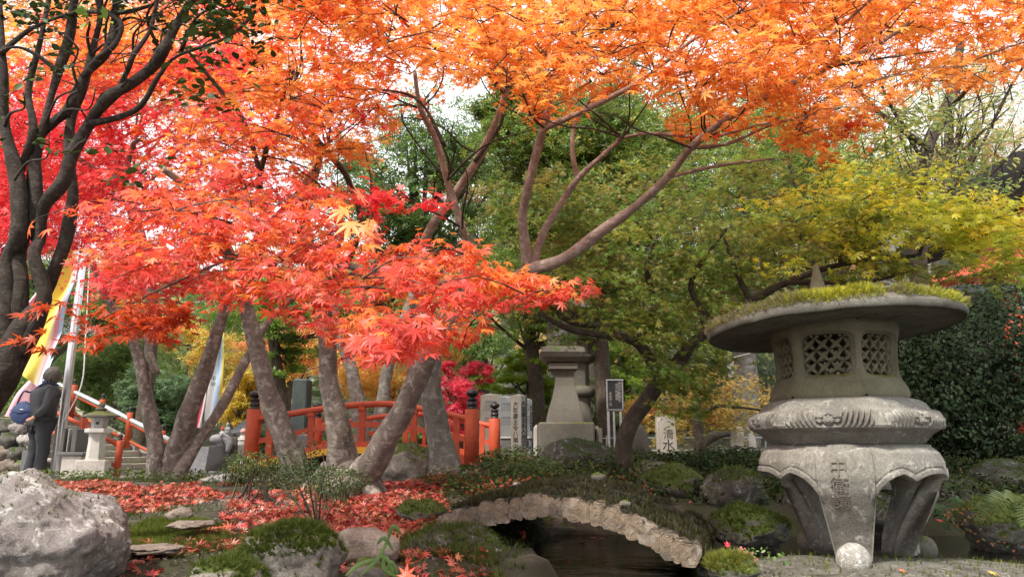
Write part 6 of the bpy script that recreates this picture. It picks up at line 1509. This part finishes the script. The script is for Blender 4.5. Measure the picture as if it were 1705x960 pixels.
# ------------------------------------------------------------------ trees and shrubs of the background
def bgtree(name, label, cat, px, Y, crowns, cols, nclump, leafn, lsize, tmpl, leafm, tr=None, barkm=None, group=None, spread=.28, flat=.6, zb=None, limbs=True, gap=0, nl=18):
    """crowns: pixel ellipses (cx, cy, rx, ry) at distance Y; leaves sit in clumps spread through their volume"""
    x = W(px, 700, Y).x; z = gz(x, Y) if zb is None else zb
    T = thing(name, label, cat, (x, Y, z), group); bm_ = barkm or M_BARKD; lv = Leaves(); s = Y / FPX
    cc = []; tot = sum(c[2] * c[3] for c in crowns)
    for cx_, cy_, rx_, ry_ in crowns:
        for _ in range(max(3, int(nclump * rx_ * ry_ / tot))):
            while True:
                d = RNG.uniform(-1, 1, 3)
                if (d ** 2).sum() < 1: break
            d = d * (.55 + .45 * random.random() ** .3); k_ = np.linalg.norm(d); 
            p = W(cx_ + d[0] * rx_, cy_ + d[1] * ry_, Y); p.y += 0; q = Vector((p.x, Y + d[2] * rx_ * s * .9, p.z))
            if gap and mnoise.noise(Vector((q.x * gap, q.y * gap, q.z * gap))) > .12: continue
            cc.append(np.array(q)); rr = max(spread * min(rx_, ry_ * 1.6) * s * 1.0, lsize * 1.4)
            n = leafn; g = RNG.normal(0, .5, (n, 3)) * np.array((rr, rr, rr * flat)); P_ = np.array(q) + g
            lv.add(P_, RNG.normal(0, 1, (n, 3)) + (0, 0, -.3), np.array((0, -.35, .9)) + RNG.normal(0, .55, (n, 3)), lsize * RNG.uniform(.7, 1.25, n), pal(n, cols, .2) * RNG.uniform(.85, 1.15))
    if tr is not None:
        top = W(crowns[0][0], crowns[0][1] - crowns[0][3] * .3, Y); r0 = tr * s
        P_ = [Vector((x, Y, z - .1)), Vector((x + random.uniform(-.1, .1), Y, z + (top.z - z) * .35)), Vector(((x + top.x) / 2, Y, z + (top.z - z) * .7)), Vector((top.x, Y, top.z))]
        V, F = tube(P_, [r0 * 1.3, r0, r0 * .8, r0 * .35], 10, 5, gnarl=.2); mk('trunk', V, F, bm_, T, True)
        if limbs:
            tw = []
            for q in random.sample(cc, min(len(cc), nl)):
                b0 = P_[1].lerp(P_[3], random.uniform(.1, .9)); q = Vector(q); tw.append(([b0, b0.lerp(q, .5) + Vector((0, 0, -.05 * (q - b0).length)), q], [r0 * .35, r0 * .22, r0 * .06]))
            twigmesh(tw, T, bm_, 'limbs', 5)
    lv.build('foliage', tmpl, leafm, T, kind='stuff'); return T
DKG = [(.05, .09, .025), (.07, .12, .03), (.10, .15, .035), (.04, .07, .02)]
MDG = [(.12, .22, .035), (.16, .28, .05), (.22, .32, .055), (.10, .18, .03)]
GRB = [(.26, .44, .05), (.32, .48, .07)]
BRG = [(.28, .42, .03), (.34, .48, .04), (.22, .36, .03), (.42, .48, .06)]
CRM = [(.75, .04, .09), (.82, .07, .14), (.66, .03, .06)]
YOR = [(.75, .48, .08), (.80, .38, .08), (.70, .55, .12), (.78, .28, .08)]
YGR = [(.36, .40, .05), (.48, .46, .06), (.26, .33, .05)]
PLG = [(.22, .30, .10), (.30, .38, .13), (.17, .25, .08)]
SAL = [(.80, .30, .12), (.82, .22, .10), (.75, .40, .14)]
# evergreens and green maples behind the canopy
bgtree('broadleaf_tree', 'dark open-branched evergreen behind the centre with sky showing through', 'tree', 700, 12.5, [(690, 330, 180, 130), (780, 210, 150, 100), (640, 460, 130, 50)], DKG + MDG, 190, 70, .10, CLP, M_GLEAF, 15, gap=.9, nl=40)
bgtree('maple_tree', 'soft green maple crown behind the crossing branches, centre right', 'maple tree', 1010, 10.0, [(1000, 400, 220, 110), (1120, 290, 220, 110), (930, 270, 150, 120), (1010, 180, 210, 80), (860, 190, 90, 70)], MDG + OLV + DKG, 520, 75, .085, CLP, M_GLEAF, 12, flat=.4, gap=.45, nl=44)
bgtree('broadleaf_tree', 'dark evergreen crown at the right behind the yellow maple leaves', 'tree', 1400, 13.5, [(1340, 370, 170, 110), (1220, 250, 150, 100), (1480, 480, 160, 70)], DKG + OLV + GRB, 210, 60, .10, CLP, M_GLEAF, 12, gap=.8)
bgtree('broadleaf_tree', 'olive green tree low in the middle behind the tall stone lantern', 'tree', 900, 14.5, [(860, 470, 140, 90), (1000, 520, 160, 80), (1180, 520, 120, 80)], MDG + OLV + GRB, 190, 60, .10, CLP, M_GLEAF, 12, gap=.6)
bgtree('maple_tree', 'green maple spreading between the left maple trunks', 'maple tree', 470, 12.0, [(430, 480, 120, 90), (520, 520, 100, 90), (470, 610, 50, 40), (600, 520, 80, 60)], MDG + GRB, 160, 60, .08, CLP, M_GLEAF, 10, flat=.35, gap=.8)
bgtree('maple_tree', 'reddish maple far behind the open-branched evergreen', 'maple tree', 800, 20.0, [(780, 320, 80, 50), (600, 250, 60, 50)], [(.55, .16, .10), (.45, .22, .10), (.30, .25, .08)], 40, 50, .13, CLP, M_LEAF, 10, gap=.8)
bgtree('broadleaf_tree', 'yellowing tree far behind the right edge temple eave', 'tree', 1640, 16.0, [(1640, 290, 150, 110), (1500, 330, 110, 90)], [(.50, .30, .10), (.55, .38, .14), (.38, .33, .10)], 70, 55, .11, CLP, M_LEAF, 12, gap=.9)
bgtree('maple_tree', 'pale pinkish-orange maple far beyond the green maple at the right', 'maple tree', 1320, 19.0, [(1370, 430, 160, 70), (1500, 400, 120, 70)], [(.6, .35, .18), (.65, .42, .2), (.4, .36, .12)], 60, 50, .12, CLP, M_LEAF, 10, gap=.8)
bgtree('maple_tree', 'scarlet maple behind the dark multi-stemmed tree at the left edge', 'maple tree', -190, 9.6, [(70, 290, 150, 140), (0, 380, 100, 80)], [(.85, .05, .06), (.88, .09, .07), (.78, .03, .05)], 150, 70, .07, CLP, M_LEAF, 9)
bgtree('maple_tree', 'golden-orange maple high behind the top left corner', 'maple tree', 232, 14.0, [(120, 60, 220, 120), (330, 100, 160, 120)], YOR + [(.88, .40, .08)], 170, 60, .08, CLP, M_LEAF, 9)
bgtree('broadleaf_tree', 'thin straw-coloured tree against the sky at the upper right', 'tree', 1600, 15.0, [(1580, 180, 190, 120)], [(.60, .50, .20), (.45, .45, .15), (.65, .42, .2), (.3, .38, .1)], 150, 44, .09, CLP, M_LEAF, 10, gap=.9)
bgtree('broadleaf_tree', 'tall dim green wood edge far behind the central green maple', 'tree', 980, 24.0, [(960, 300, 230, 150), (1180, 300, 230, 150), (860, 440, 160, 80)], MDG + OLV + DKG, 420, 70, .17, CLP, M_GLEAF, 12)
bgtree('broadleaf_tree', 'far yellow-green wood edge behind the yellowing maple at the right', 'tree', 1430, 26.0, [(1400, 340, 200, 110), (1330, 260, 120, 70)], YGR + MDG, 220, 60, .18, CLP, M_GLEAF, 12)
# mid-height autumn trees beyond the bridge
bgtree('maple_tree', 'bright yellow and salmon maple beyond the red bridge', 'maple tree', 655, 14.0, [(640, 630, 85, 55), (580, 620, 50, 60), (700, 580, 70, 40)], YOR + [(.78, .6, .15)], 80, 70, .075, CLP, M_LEAF, 8, barkm=M_BARKG)
bgtree('maple_tree', 'salmon-orange maple between the two thick maple trunks left of centre', 'maple tree', 480, 16.0, [(480, 600, 60, 50), (440, 560, 60, 40)], SAL + YOR, 50, 60, .085, CLP, M_LEAF, 8)
bgtree('maple_tree', 'crimson maple right of the mottled grey trunk, beyond the bridge', 'maple tree', 765, 12.8, [(768, 645, 48, 50), (745, 700, 50, 36), (800, 622, 26, 22), (730, 610, 24, 20)], CRM + [(.85, .15, .2)], 90, 60, .05, CLP, M_LEAF, 6)
bgtree('pine_tree', 'lime green cloud-pruned tree behind the inscribed slabs', 'pine tree', 880, 15.0, [(880, 620, 62, 30), (830, 635, 45, 22), (905, 655, 40, 22), (860, 600, 40, 18), (925, 690, 30, 40)], BRG, 110, 80, .06, CLP, M_GLEAF, 6, flat=.35)
bgtree('broadleaf_tree', 'fresh green tree above the narrow notice board', 'tree', 1040, 14.0, [(1030, 600, 45, 30), (1060, 640, 40, 30)], BRG + MDG, 45, 60, .07, CLP, M_GLEAF, 6)
bgtree('shrub', 'pale green rounded shrub left of the narrow notice board', 'shrub', 1000, 11.5, [(995, 660, 32, 40), (1010, 710, 40, 30)], PLG, 45, 70, .05, CLP, M_GLEAF, 4)
bgtree('maple_tree', 'golden-orange thin maple behind the dark leaning trunk', 'maple tree', 1080, 13.0, [(1060, 690, 60, 35), (1190, 680, 90, 50)], YOR + [(.45, .35, .1)], 60, 60, .07, CLP, M_LEAF, 6)
bgtree('broadleaf_tree', 'large hazy green tree behind the crimson maple', 'tree', 800, 19.0, [(800, 570, 90, 45), (760, 610, 60, 40)], PLG + MDG, 60, 60, .11, CLP, M_GLEAF, 8)
# left background
bgtree('shrub', 'rounded clipped glossy green shrub left of the triple-stem maple', 'shrub', 262, 15.0, [(262, 675, 66, 62)], [(.10, .17, .07), (.14, .22, .10), (.07, .12, .05)], 130, 90, .065, CLP, M_EVER, 4, spread=.2)
bgtree('broadleaf_tree', 'broad light green trees behind the flagpole and the steps', 'tree', 190, 17.0, [(160, 620, 90, 55), (240, 590, 80, 50), (110, 660, 70, 50)], PLG + MDG, 110, 80, .09, CLP, M_GLEAF, 6)
bgtree('maple_tree', 'yellow-orange maple high behind the rounded glossy shrub', 'maple tree', 300, 20.0, [(290, 560, 75, 40), (360, 590, 60, 50), (200, 530, 60, 30)], YOR + YGR, 75, 60, .11, CLP, M_LEAF, 8)
bgtree('maple_tree', 'golden yellow low maple between triple-stem maple and red bridge', 'maple tree', 395, 14.0, [(400, 680, 50, 36), (430, 640, 50, 40)], [(.62, .48, .04), (.5, .4, .05), (.7, .45, .06)], 60, 60, .07, CLP, M_LEAF, 6)
bgtree('conifer', 'dark green conifer behind the dark shrub stems at the left', 'conifer', 60, 15.0, [(60, 500, 110, 100), (180, 500, 60, 60), (30, 620, 60, 60)], DKG + MDG, 110, 60, .10, CLP, M_GLEAF, 10)
bgtree('shrub', 'fine-leaved dark shrub above the dry-stone bank at the left edge', 'shrub', 15, 12.8, [(15, 690, 70, 45), (60, 640, 40, 40)], MDG, 60, 70, .05, CLP, M_GLEAF, 5)
bgtree('shrub', 'shaded dark hedge beyond the red bridge deck', 'shrub', 640, 12.5, [(600, 735, 160, 26), (430, 735, 60, 26)], DKG + MDG, 90, 60, .06, CLP, M_GLEAF, 4)
bgtree('broadleaf_tree', 'pale trunked tall tree behind the left rim of the big lantern roof', 'tree', 1238, 10.5, [(1230, 420, 90, 60)], OLV, 30, 50, .08, CLP, M_GLEAF, 20, barkm=M_BARKG)
bgtree('cedar_tree', 'distant cedar whose pale trunk shows above the crimson maple', 'cedar tree', 847, 24.0, [(850, 430, 70, 90)], MDG, 40, 50, .14, CLP, M_GLEAF, 14, barkm=M_BARKG)
# right: dense dark evergreen bush
def bush(label, Y, ells, n, cols, size, tmpl, mat, name='evergreen_bush', cat='bush', stems=10, bx=None):
    x = W(bx or ells[0][0], 800, Y).x; T = thing(name, label, cat, (x, Y, gz(x, Y))); lv = Leaves(); s = Y / FPX; tw = []
    for cx_, cy_, rx_, ry_ in ells:
        c_ = np.array(W(cx_, cy_, Y)); k = int(n * rx_ * ry_ / sum(e[2] * e[3] for e in ells))
        d = unit(RNG.normal(0, 1, (k, 3))); bumpy = np.array([1 + .34 * mnoise.noise(Vector(q * 2.6 + cx_)) + .24 * mnoise.noise(Vector(q * 7)) for q in d])[:, None]
        P_ = c_ + d * np.array((rx_ * s, rx_ * s * .8, ry_ * s)) * (bumpy * RNG.uniform(.70, 1.04, (k, 1)))
        lv.add(P_, d + RNG.normal(0, .5, (k, 3)), d * .6 + (0, -.1, .6) + RNG.normal(0, .35, (k, 3)), size * RNG.uniform(.7, 1.25, k), pal(k, cols, .25))
        for _ in range(stems):
            e = Vector(P_[random.randrange(k)]); b0 = Vector((c_[0] + random.uniform(-.2, .2), Y, gz(c_[0], Y))); tw.append(([b0, b0.lerp(e, .5) + Vector((0, 0, -.08)), e], [.012, .008, .003]))
    lv.build('foliage', tmpl, mat, T, kind='stuff'); twigmesh(tw, T, M_BARKD, 'stems', 5); return T
BUS = [(.035, .065, .025), (.05, .085, .035), (.025, .045, .018), (.07, .11, .05)]
bush('dense dark evergreen bush filling the right edge behind the big lantern', 6.7, [(1620, 590, 160, 110), (1730, 560, 120, 110), (1560, 660, 110, 90), (1690, 690, 130, 90), (1540, 570, 60, 60)], 26000, BUS, .042, OV, M_EVER, stems=14)
bush('shadowy evergreen bush between big lantern legs and right bank', 6.9, [(1450, 740, 120, 60), (1600, 760, 120, 50)], 4500, [(.02, .035, .012), (.03, .05, .018)], .05, OV, M_EVER)
bush('low dark shrub on the bank left of the big lantern', 6.4, [(1220, 775, 80, 28), (1130, 780, 60, 22)], 4500, [(.04, .07, .02), (.06, .09, .025), (.03, .045, .015)], .034, OV, M_EVER, 'low_shrub', 'shrub')
# low conifer-like shrubs along the leaf bed
FIN = [(.06, .11, .03), (.09, .14, .04), (.045, .08, .02), (.12, .12, .04)]
bush('low fine-leaved green shrub in front of the left bridge post', 6.4, [(440, 792, 60, 26), (500, 800, 50, 26), (400, 780, 30, 20)], 4500, FIN, .022, OVN, M_EVER, 'low_shrub', 'shrub')
bush('low feathery juniper in front of the inscribed slabs', 6.0, [(880, 790, 64, 26), (930, 800, 40, 16)], 6000, FIN, .020, OVN, M_EVER, 'low_shrub', 'shrub')
bush('low reddish-leaved shrub at the foot of the mottled grey trunk', 5.6, [(735, 815, 50, 30)], 2500, FIN + [(.30, .04, .02)], .026, OVN, M_EVER, 'low_shrub', 'shrub')
bush('little tuft of foliage at the base of the leaning orange maple', 5.0, [(560, 800, 50, 24), (420, 770, 40, 18)], 2600, FIN, .02, OVN, M_EVER, 'low_shrub', 'shrub')
# young sapling in front of the leaf bed
T = thing('sapling', 'young spindly sapling with fine dark needles above the mossy rock', 'sapling', (W(530, 870, 3.7).x, 3.7, gz(W(530, 870, 3.7).x, 3.7)))
lv = Leaves(); tw = []; b0 = Vector(T.location)
for e in ((470, 760), (500, 745), (540, 752), (560, 790), (455, 800), (520, 780), (575, 815), (440, 775), (535, 810), (490, 800), (515, 735)):
    p = W(e[0], e[1], 3.7 + random.uniform(-.2, .2)); m_ = b0.lerp(p, .45) + Vector((0, 0, .03)); tw.append(([b0, m_, p], [.006, .004, .0015]))
    for _ in range(3):
        q = p + Vector(RNG.normal(0, .05, 3)); n = 34; t_ = RNG.random((n, 1)); P_ = np.array(m_.lerp(p, .4)) * (1 - t_) + np.array(q) * t_ + RNG.normal(0, .028, (n, 3))
        lv.add(P_, RNG.normal(0, 1, (n, 3)) + (0, 0, .4), RNG.normal(0, 1, (n, 3)), RNG.uniform(.012, .022, n), pal(n, [(.04, .08, .03), (.06, .10, .04), (.09, .11, .04)], .3))
lv.build('needles', OVN, M_EVER, T, kind='stuff'); twigmesh(tw, T, M_BARKD, 'stem', 6)

# ------------------------------------------------------------------ ground cover, litter, ferns, flowers
def litter(name, poly, n, size, cols, hmin=0, dens=None, tmpl=M7, mat=M_LITTER, tiltn=.62, lift=.018):
    P_ = []; xs_ = [p[0] for p in poly]; ys_ = [p[1] for p in poly]
    while len(P_) < n:
        x, y = random.uniform(min(xs_), max(xs_)), random.uniform(min(ys_), max(ys_))
        if not inpoly(x, y, poly): continue
        if dens and mnoise.noise(Vector((x * dens, y * dens, 2))) + .5 * mnoise.noise(Vector((x * dens * 3, y * dens * 3, 5))) < -.02: continue
        z = gz(x, y)
        if z < -.52: continue
        P_.append((x, y, z + random.uniform(.002, lift)))
    P_ = np.array(P_); lv = Leaves(); lv.add(P_, RNG.normal(0, 1, (n, 3)) * (1, 1, .2), np.array((0, -.12, 1.)) + RNG.normal(0, tiltn, (n, 3)), size * RNG.uniform(.65, 1.2, n), pal(n, cols, .2))
    return tag(lv.build(name, tmpl, mat, None), None, None, None, 'stuff')
LIT = [(.42, .03, .03), (.55, .06, .045), (.36, .025, .03), (.58, .13, .07), (.50, .17, .07), (.28, .04, .03), (.56, .13, .11), (.20, .07, .04), (.30, .12, .06)]
bed = [(-2.1, 2.9), (-.35, 2.9), (-.2, 3.6), (-.35, 4.4), (-.55, 6.2), (-1.6, 6.6), (-4.6, 7.3), (-4.2, 5.5)]
o = litter('leaf_litter', bed, 9500, .036, LIT, dens=.9)
o = litter('leaf_litter', [(-1.6, 4.2), (-.5, 3.6), (-.45, 5.6), (-1.5, 6.0), (-1.9, 5.2)], 2600, .036, LIT)
litter('leaf_litter', [(-.6, 4.5), (.9, 5.0), (3.5, 5.0), (4, 7.5), (-.5, 8)], 500, .034, LIT + [(.45, .3, .05)])
litter('leaf_litter', [(-7, 9), (-1, 9), (-1, 12), (-7, 12)], 500, .04, LIT)
litter('leaf_litter', [(-2.3, 2.4), (.0, 2.4), (-.1, 3.3), (-2.4, 3.4)], 500, .036, LIT, dens=1.4)
litter('ground_moss', [(-2.4, 2.5), (0, 2.5), (-.1, 3.6), (-2.4, 3.8)], 16000, .016, [(.08, .10, .02), (.11, .12, .03), (.05, .06, .015)], dens=.9, tmpl=TUF, mat=M_MOSS, tiltn=.4, lift=.004)
litter('gravel', [(-2.4, 2.5), (0, 2.5), (-.3, 5.0), (-2.4, 4.2)], 3500, .012, [(.16, .13, .10), (.26, .22, .18), (.10, .08, .06)], tmpl=CLP, mat=M_LITTER, tiltn=.3, lift=.006)
# gravel of the little path
litter('gravel', [(-2.6, 4.6), (-1.2, 4.6), (-1.4, 5.6), (-3.2, 5.9)], 3000, .014, [(.22, .19, .16), (.34, .31, .28), (.15, .13, .11), (.34, .22, .19)], tmpl=CLP, mat=M_LITTER, tiltn=.3, lift=.006)
# moss and low herbs
litter('ground_moss', [(-1.9, 3.2), (-1.0, 3.2), (-1.05, 4.2), (-2.0, 4.2)], 14000, .014, [(.10, .13, .015), (.14, .17, .02), (.07, .10, .012)], dens=1.3, tmpl=TUF, mat=M_MOSS, tiltn=.4, lift=.004)
litter('ground_moss', [(-2.6, 2.9), (.2, 2.9), (.4, 5), (3.5, 5.0), (4.5, 9), (-5, 9)], 16000, .018, [(.06, .09, .015), (.09, .11, .02), (.04, .06, .012)], dens=1.0, tmpl=TUF, mat=M_MOSS, tiltn=.4, lift=.004)
litter('ground_cover', [(-.5, 5.0), (4.4, 4.9), (5.2, 8.0), (-.3, 8.2)], 9000, .036, [(.05, .09, .02), (.07, .12, .025), (.035, .055, .015), (.12, .10, .03)], dens=1.2, tmpl=OV, mat=M_EVER, tiltn=.7, lift=.11)
litter('ground_cover', [(.8, 4.85), (4.6, 4.85), (4.6, 6.2), (.8, 6.2)], 6500, .036, [(.03, .05, .014), (.045, .07, .02), (.02, .03, .01)], tmpl=OV, mat=M_EVER, tiltn=.7, lift=.12)
litter('ground_cover', [(-.1, 4.4), (.9, 4.7), (.9, 5.4), (-.4, 5.4)], 1500, .032, [(.06, .09, .02), (.09, .12, .03), (.3, .05, .03)], tmpl=OV, mat=M_EVER, tiltn=.8, lift=.12)
litter('ground_cover', [(-5.5, 7.4), (-1.2, 7.0), (-1, 9.2), (-6, 9.4)], 3500, .04, [(.07, .11, .025), (.10, .13, .03)], dens=1.2, tmpl=OVN, mat=M_EVER, tiltn=.8, lift=.10)
# leaves lying singly where they can be told apart
def oneleaf(px, py, Y, size, col, label, nrm=(0, -.3, 1), tip=(1, .2, 0), tm=M7, name='fallen_leaf', group='single fallen leaves'):
    c_ = Vector(deckpt(px, py)) + Vector((0, 0, .012)) if px == 1160 else W(px, py, Y); V0, F0 = tm; n_ = Vector(nrm).normalized(); t_ = Vector(tip); t_ = (t_ - n_ * t_.dot(n_)).normalized(); b_ = n_.cross(t_)
    V = [c_ + (t_ * v[0] + b_ * v[1] + n_ * v[2] * 1.6) * size for v in V0]
    o = mk(name, V, F0.tolist(), M_LITTER, None, False, cols=np.broadcast_to(col, (len(V0), 3))); return tag(o, label, 'leaf', group)
oneleaf(1160, 862, 3.50, .036, (.85, .17, .06), 'single orange-red maple leaf lying on the right side of the log footbridge')
oneleaf(1562, 865, 4.1, .036, (.70, .05, .04), 'red maple leaf caught on the right bank below the fern')
oneleaf(676, 958, 2.3, .040, (.88, .12, .06), 'large red maple leaf at the bottom edge below the grass blades', nrm=(0, -.8, .4), tip=(0, 0, 1))
oneleaf(502, 874, 3.4, .036, (.85, .40, .05), 'orange-yellow maple leaf on the moss under the sapling', nrm=(0, -.7, .6), tip=(.2, 0, 1))
oneleaf(1212, 908, 3.2, .022, (.78, .03, .05), 'small crimson leaf standing up beside the pink flowers', nrm=(.2, -.9, .3), tip=(0, 0, 1))
oneleaf(1382, 892, 3.55, .035, (.60, .07, .03), 'rusty red leaf leaning on the hidden rear foot of the big lantern', nrm=(0, -.9, .3), tip=(0, 0, 1))
oneleaf(1445, 950, 3.05, .03, (.55, .35, .10), 'curled tan leaf on the flat stone right of the front lantern foot')
oneleaf(1500, 948, 3.0, .03, (.45, .16, .08), 'brown-red leaf on the flat stone near the right lantern foot')
oneleaf(1650, 952, 3.0, .034, (.60, .40, .12), 'tan leaf on the flat stone at the bottom right corner')
FLB = ('orange-brown leaf floating on the pond, middle of the cluster under the arch', 'rightmost reddish leaf of the floating cluster under the arch', 'pale brown leaf at the left end of the floating cluster', 'dark red leaf floating alone at the left, below the waterside rocks', 'bright red leaf floating farthest back under the arch')
for k, (px, py, Y, c_) in enumerate(((985, 894, 3.95, (.6, .18, .1)), (1000, 897, 3.95, (.5, .12, .06)), (970, 898, 3.9, (.45, .2, .1)), (925, 897, 4.1, (.35, .08, .05)), (968, 900, 4.4, (.6, .1, .05)))):
    v_ = W(px, py, Y); t_ = -.53 / v_.z; v_ = v_ * t_; 
    V0, F0 = M7; a_ = k * 1.3; V = [Vector((v_.x + .036 * (v[0] * math.cos(a_) - v[1] * math.sin(a_)), v_.y + .036 * (v[0] * math.sin(a_) + v[1] * math.cos(a_)), -.531 + .004 * (k % 3) + .02 * abs(v[2]))) for v in V0]
    tag(mk('floating_leaf', V, F0.tolist(), M_LITTER, None, False, cols=np.broadcast_to(c_, (len(V0), 3))), FLB[k], 'leaf', 'leaves floating on the pond')
# leaves fallen on the rocks under the bridge
def rockleaves(poly, n, Y0, Y1, cols, name, label, tmpl, size, mat, cat='plant', nm='ground_plant'):
    c0 = W(sum(p[0] for p in poly) / len(poly), sum(p[1] for p in poly) / len(poly), (Y0 + Y1) / 2)
    T = thing(nm, label, cat, c0); lv = Leaves(); P_ = np.array([W(x, y, random.uniform(Y0, Y1)) for x, y in sample_poly(poly, n)])
    lv.add(P_, RNG.normal(0, 1, (n, 3)) + (0, 0, -.2), np.array((0, -.7, .7)) + RNG.normal(0, .4, (n, 3)), size * RNG.uniform(.7, 1.2, n), pal(n, cols, .2)); lv.build(name, tmpl, mat, T, kind='stuff'); return T
rockleaves([(820, 900), (870, 880), (880, 930), (850, 960), (800, 960)], 110, 3.9, 4.3, [(.45, .08, .04), (.5, .14, .06), (.35, .05, .04)], 'leaves', 'reddish creeping plant on the rocks under the left end of the log bridge', OV, .036, M_LITTER)
rockleaves([(800, 880), (900, 875), (900, 915), (830, 950)], 260, 4.1, 4.5, [(.05, .08, .02), (.07, .11, .03)], 'leaves', 'small green creeping plant on the waterside rocks under the log bridge', OV, .03, M_EVER)
rockleaves([(1205, 925), (1230, 905), (1262, 925), (1255, 940), (1215, 938)], 120, 3.0, 3.1, [(.75, .16, .2), (.8, .35, .38), (.7, .1, .12)], 'petals', 'cluster of small pink flowers at the left end of the flat stone', OV, .011, M_LITTER, 'flowers', 'flower_cluster')
rockleaves([(1225, 905), (1320, 920), (1310, 935), (1230, 938)], 40, 3.0, 3.1, [(.10, .2, .04), (.14, .25, .05)], 'leaves', 'small round green leaves beside the pink flowers', OV, .018, M_GLEAF)
rockleaves([(1560, 850), (1620, 840), (1705, 880), (1705, 925), (1620, 900)], 260, 3.9, 4.3, [(.06, .10, .03), (.12, .14, .05), (.3, .12, .05)], 'leaves', 'tangled herbs on the mossy rock at the right edge', OV, .024, M_EVER)
# ferns
def fern(px, py, Y, tips, label, col):
    c_ = W(px, py, Y); T = thing('fern', label, 'fern', c_)
    for tx, ty in tips:
        e = W(tx, ty, Y - .15); mid = c_.lerp(e, .5) + Vector((0, -.03, .05)); P_, R_2 = spline([c_, mid, e], [.003, .0025, .001], 7); mb = MB(); V, F = tube(P_, R_2, 4); mb.add(V, F)
        n = len(P_)
        for i in range(2, n):
            d = (P_[i] - P_[i - 1]).normalized(); sd = d.cross(Vector((0, -.6, .8))).normalized(); l = .25 * (e - c_).length * math.sin(math.pi * min(1, (i + 1) / (n + 1))) ** .7 + .006
            for s_ in (-1, 1):
                for h in (0,):
                    b0 = P_[i] - d * h * (P_[i] - P_[i - 1]).length; t_ = b0 + (sd * s_ + d * .45).normalized() * l + Vector((0, 0, -.01)); w_ = d * .0035; up = Vector((0, 0, .002))
                    mb.add([b0 - w_, b0.lerp(t_, .5) - w_ * .8, t_, b0.lerp(t_, .5) + w_ * .8, b0 + w_, b0.lerp(t_, .5) + up * 3], [(0, 1, 5), (1, 2, 5), (2, 3, 5), (3, 4, 5), (4, 0, 5)])
        V = np.array([tuple(v) for v in mb.V]); mk('frond', V, mb.F, M_GLEAF, T, False, cols=np.broadcast_to(col, (len(V), 3)))
fern(1555, 860, 4.4, [(1575, 878), (1598, 852), (1600, 835), (1560, 845), (1590, 870)], 'bright green fern just right of the big lantern right leg', (.07, .16, .04))
fern(1690, 850, 3.9, [(1630, 865), (1650, 835), (1680, 828), (1705, 872), (1720, 830), (1640, 850)], 'yellow-green fern on the mossy rock at the right edge', (.14, .20, .05))
fern(1240, 850, 5.0, [(1275, 862), (1200, 860), (1290, 840)], 'small dim fern on the bank behind the round mossy boulder', (.05, .10, .03))
# long grass blades at the bottom
T = thing('grass_clump', 'broad arching green grass blades at the bottom centre-left', 'grass clump', W(640, 958, 2.5))
for pts_ in ([(600, 958), (632, 925), (648, 890)], [(640, 960), (652, 935), (662, 958)], [(630, 925), (645, 930), (655, 955)], [(575, 958), (600, 938), (625, 930)], [(645, 900), (655, 875), (668, 888)], [(655, 915), (640, 895), (628, 905)], [(662, 960), (640, 945), (640, 922)]):
    P_, _ = spline([W(x, y, 2.5) for x, y in pts_], [1] * 3, 6); V = []; n = len(P_)
    for i, p in enumerate(P_):
        d = (P_[min(i + 1, n - 1)] - P_[max(i - 1, 0)]).normalized(); s_ = d.cross(Vector((0, -1, .3))).normalized() * (.011 * math.sin(math.pi * (i + .7) / (n + .4)) ** .7) * .6; V += [p - s_, p + Vector((0, -.003, .001)), p + s_]
    F = [(i * 3 + k, i * 3 + 3 + k, i * 3 + 4 + k, i * 3 + 1 + k) for i in range(n - 1) for k in range(2)]
    mk('blade', V, F, M_GLEAF, T, True, cols=np.broadcast_to(random.choice(((.12, .22, .04), (.16, .26, .06), (.09, .17, .03))), (len(V), 3)))
# far wooded hillside
lv = Leaves(); n = 42000
X_ = RNG.uniform(-75, 75, n); Y_ = RNG.uniform(26, 95, n); Z_ = ground_h(X_, Y_)
hz = np.array([mnoise.noise(Vector((x * .16, y * .16, 0))) for x, y in zip(X_, Y_)])
sel = RNG.random(n); P_ = np.stack([X_, Y_, Z_ + 1.2 + 2.6 * np.maximum(hz + .3, 0) * sel ** .5 + RNG.uniform(0, 1.6, n)], -1)
C = np.where((hz > .28)[:, None], np.array((.45, .26, .08)), np.where((hz > .1)[:, None], np.array((.22, .24, .07)), np.array((.07, .10, .035)))) * RNG.uniform(.7, 1.3, (n, 1))
lv.add(P_, RNG.normal(0, 1, (n, 3)), np.array((0, -.6, .7)) + RNG.normal(0, .4, (n, 3)), RNG.uniform(.45, .95, n), C)
tag(lv.build('hillside_woods', CLP, M_GLEAF, None), None, None, None, 'stuff')
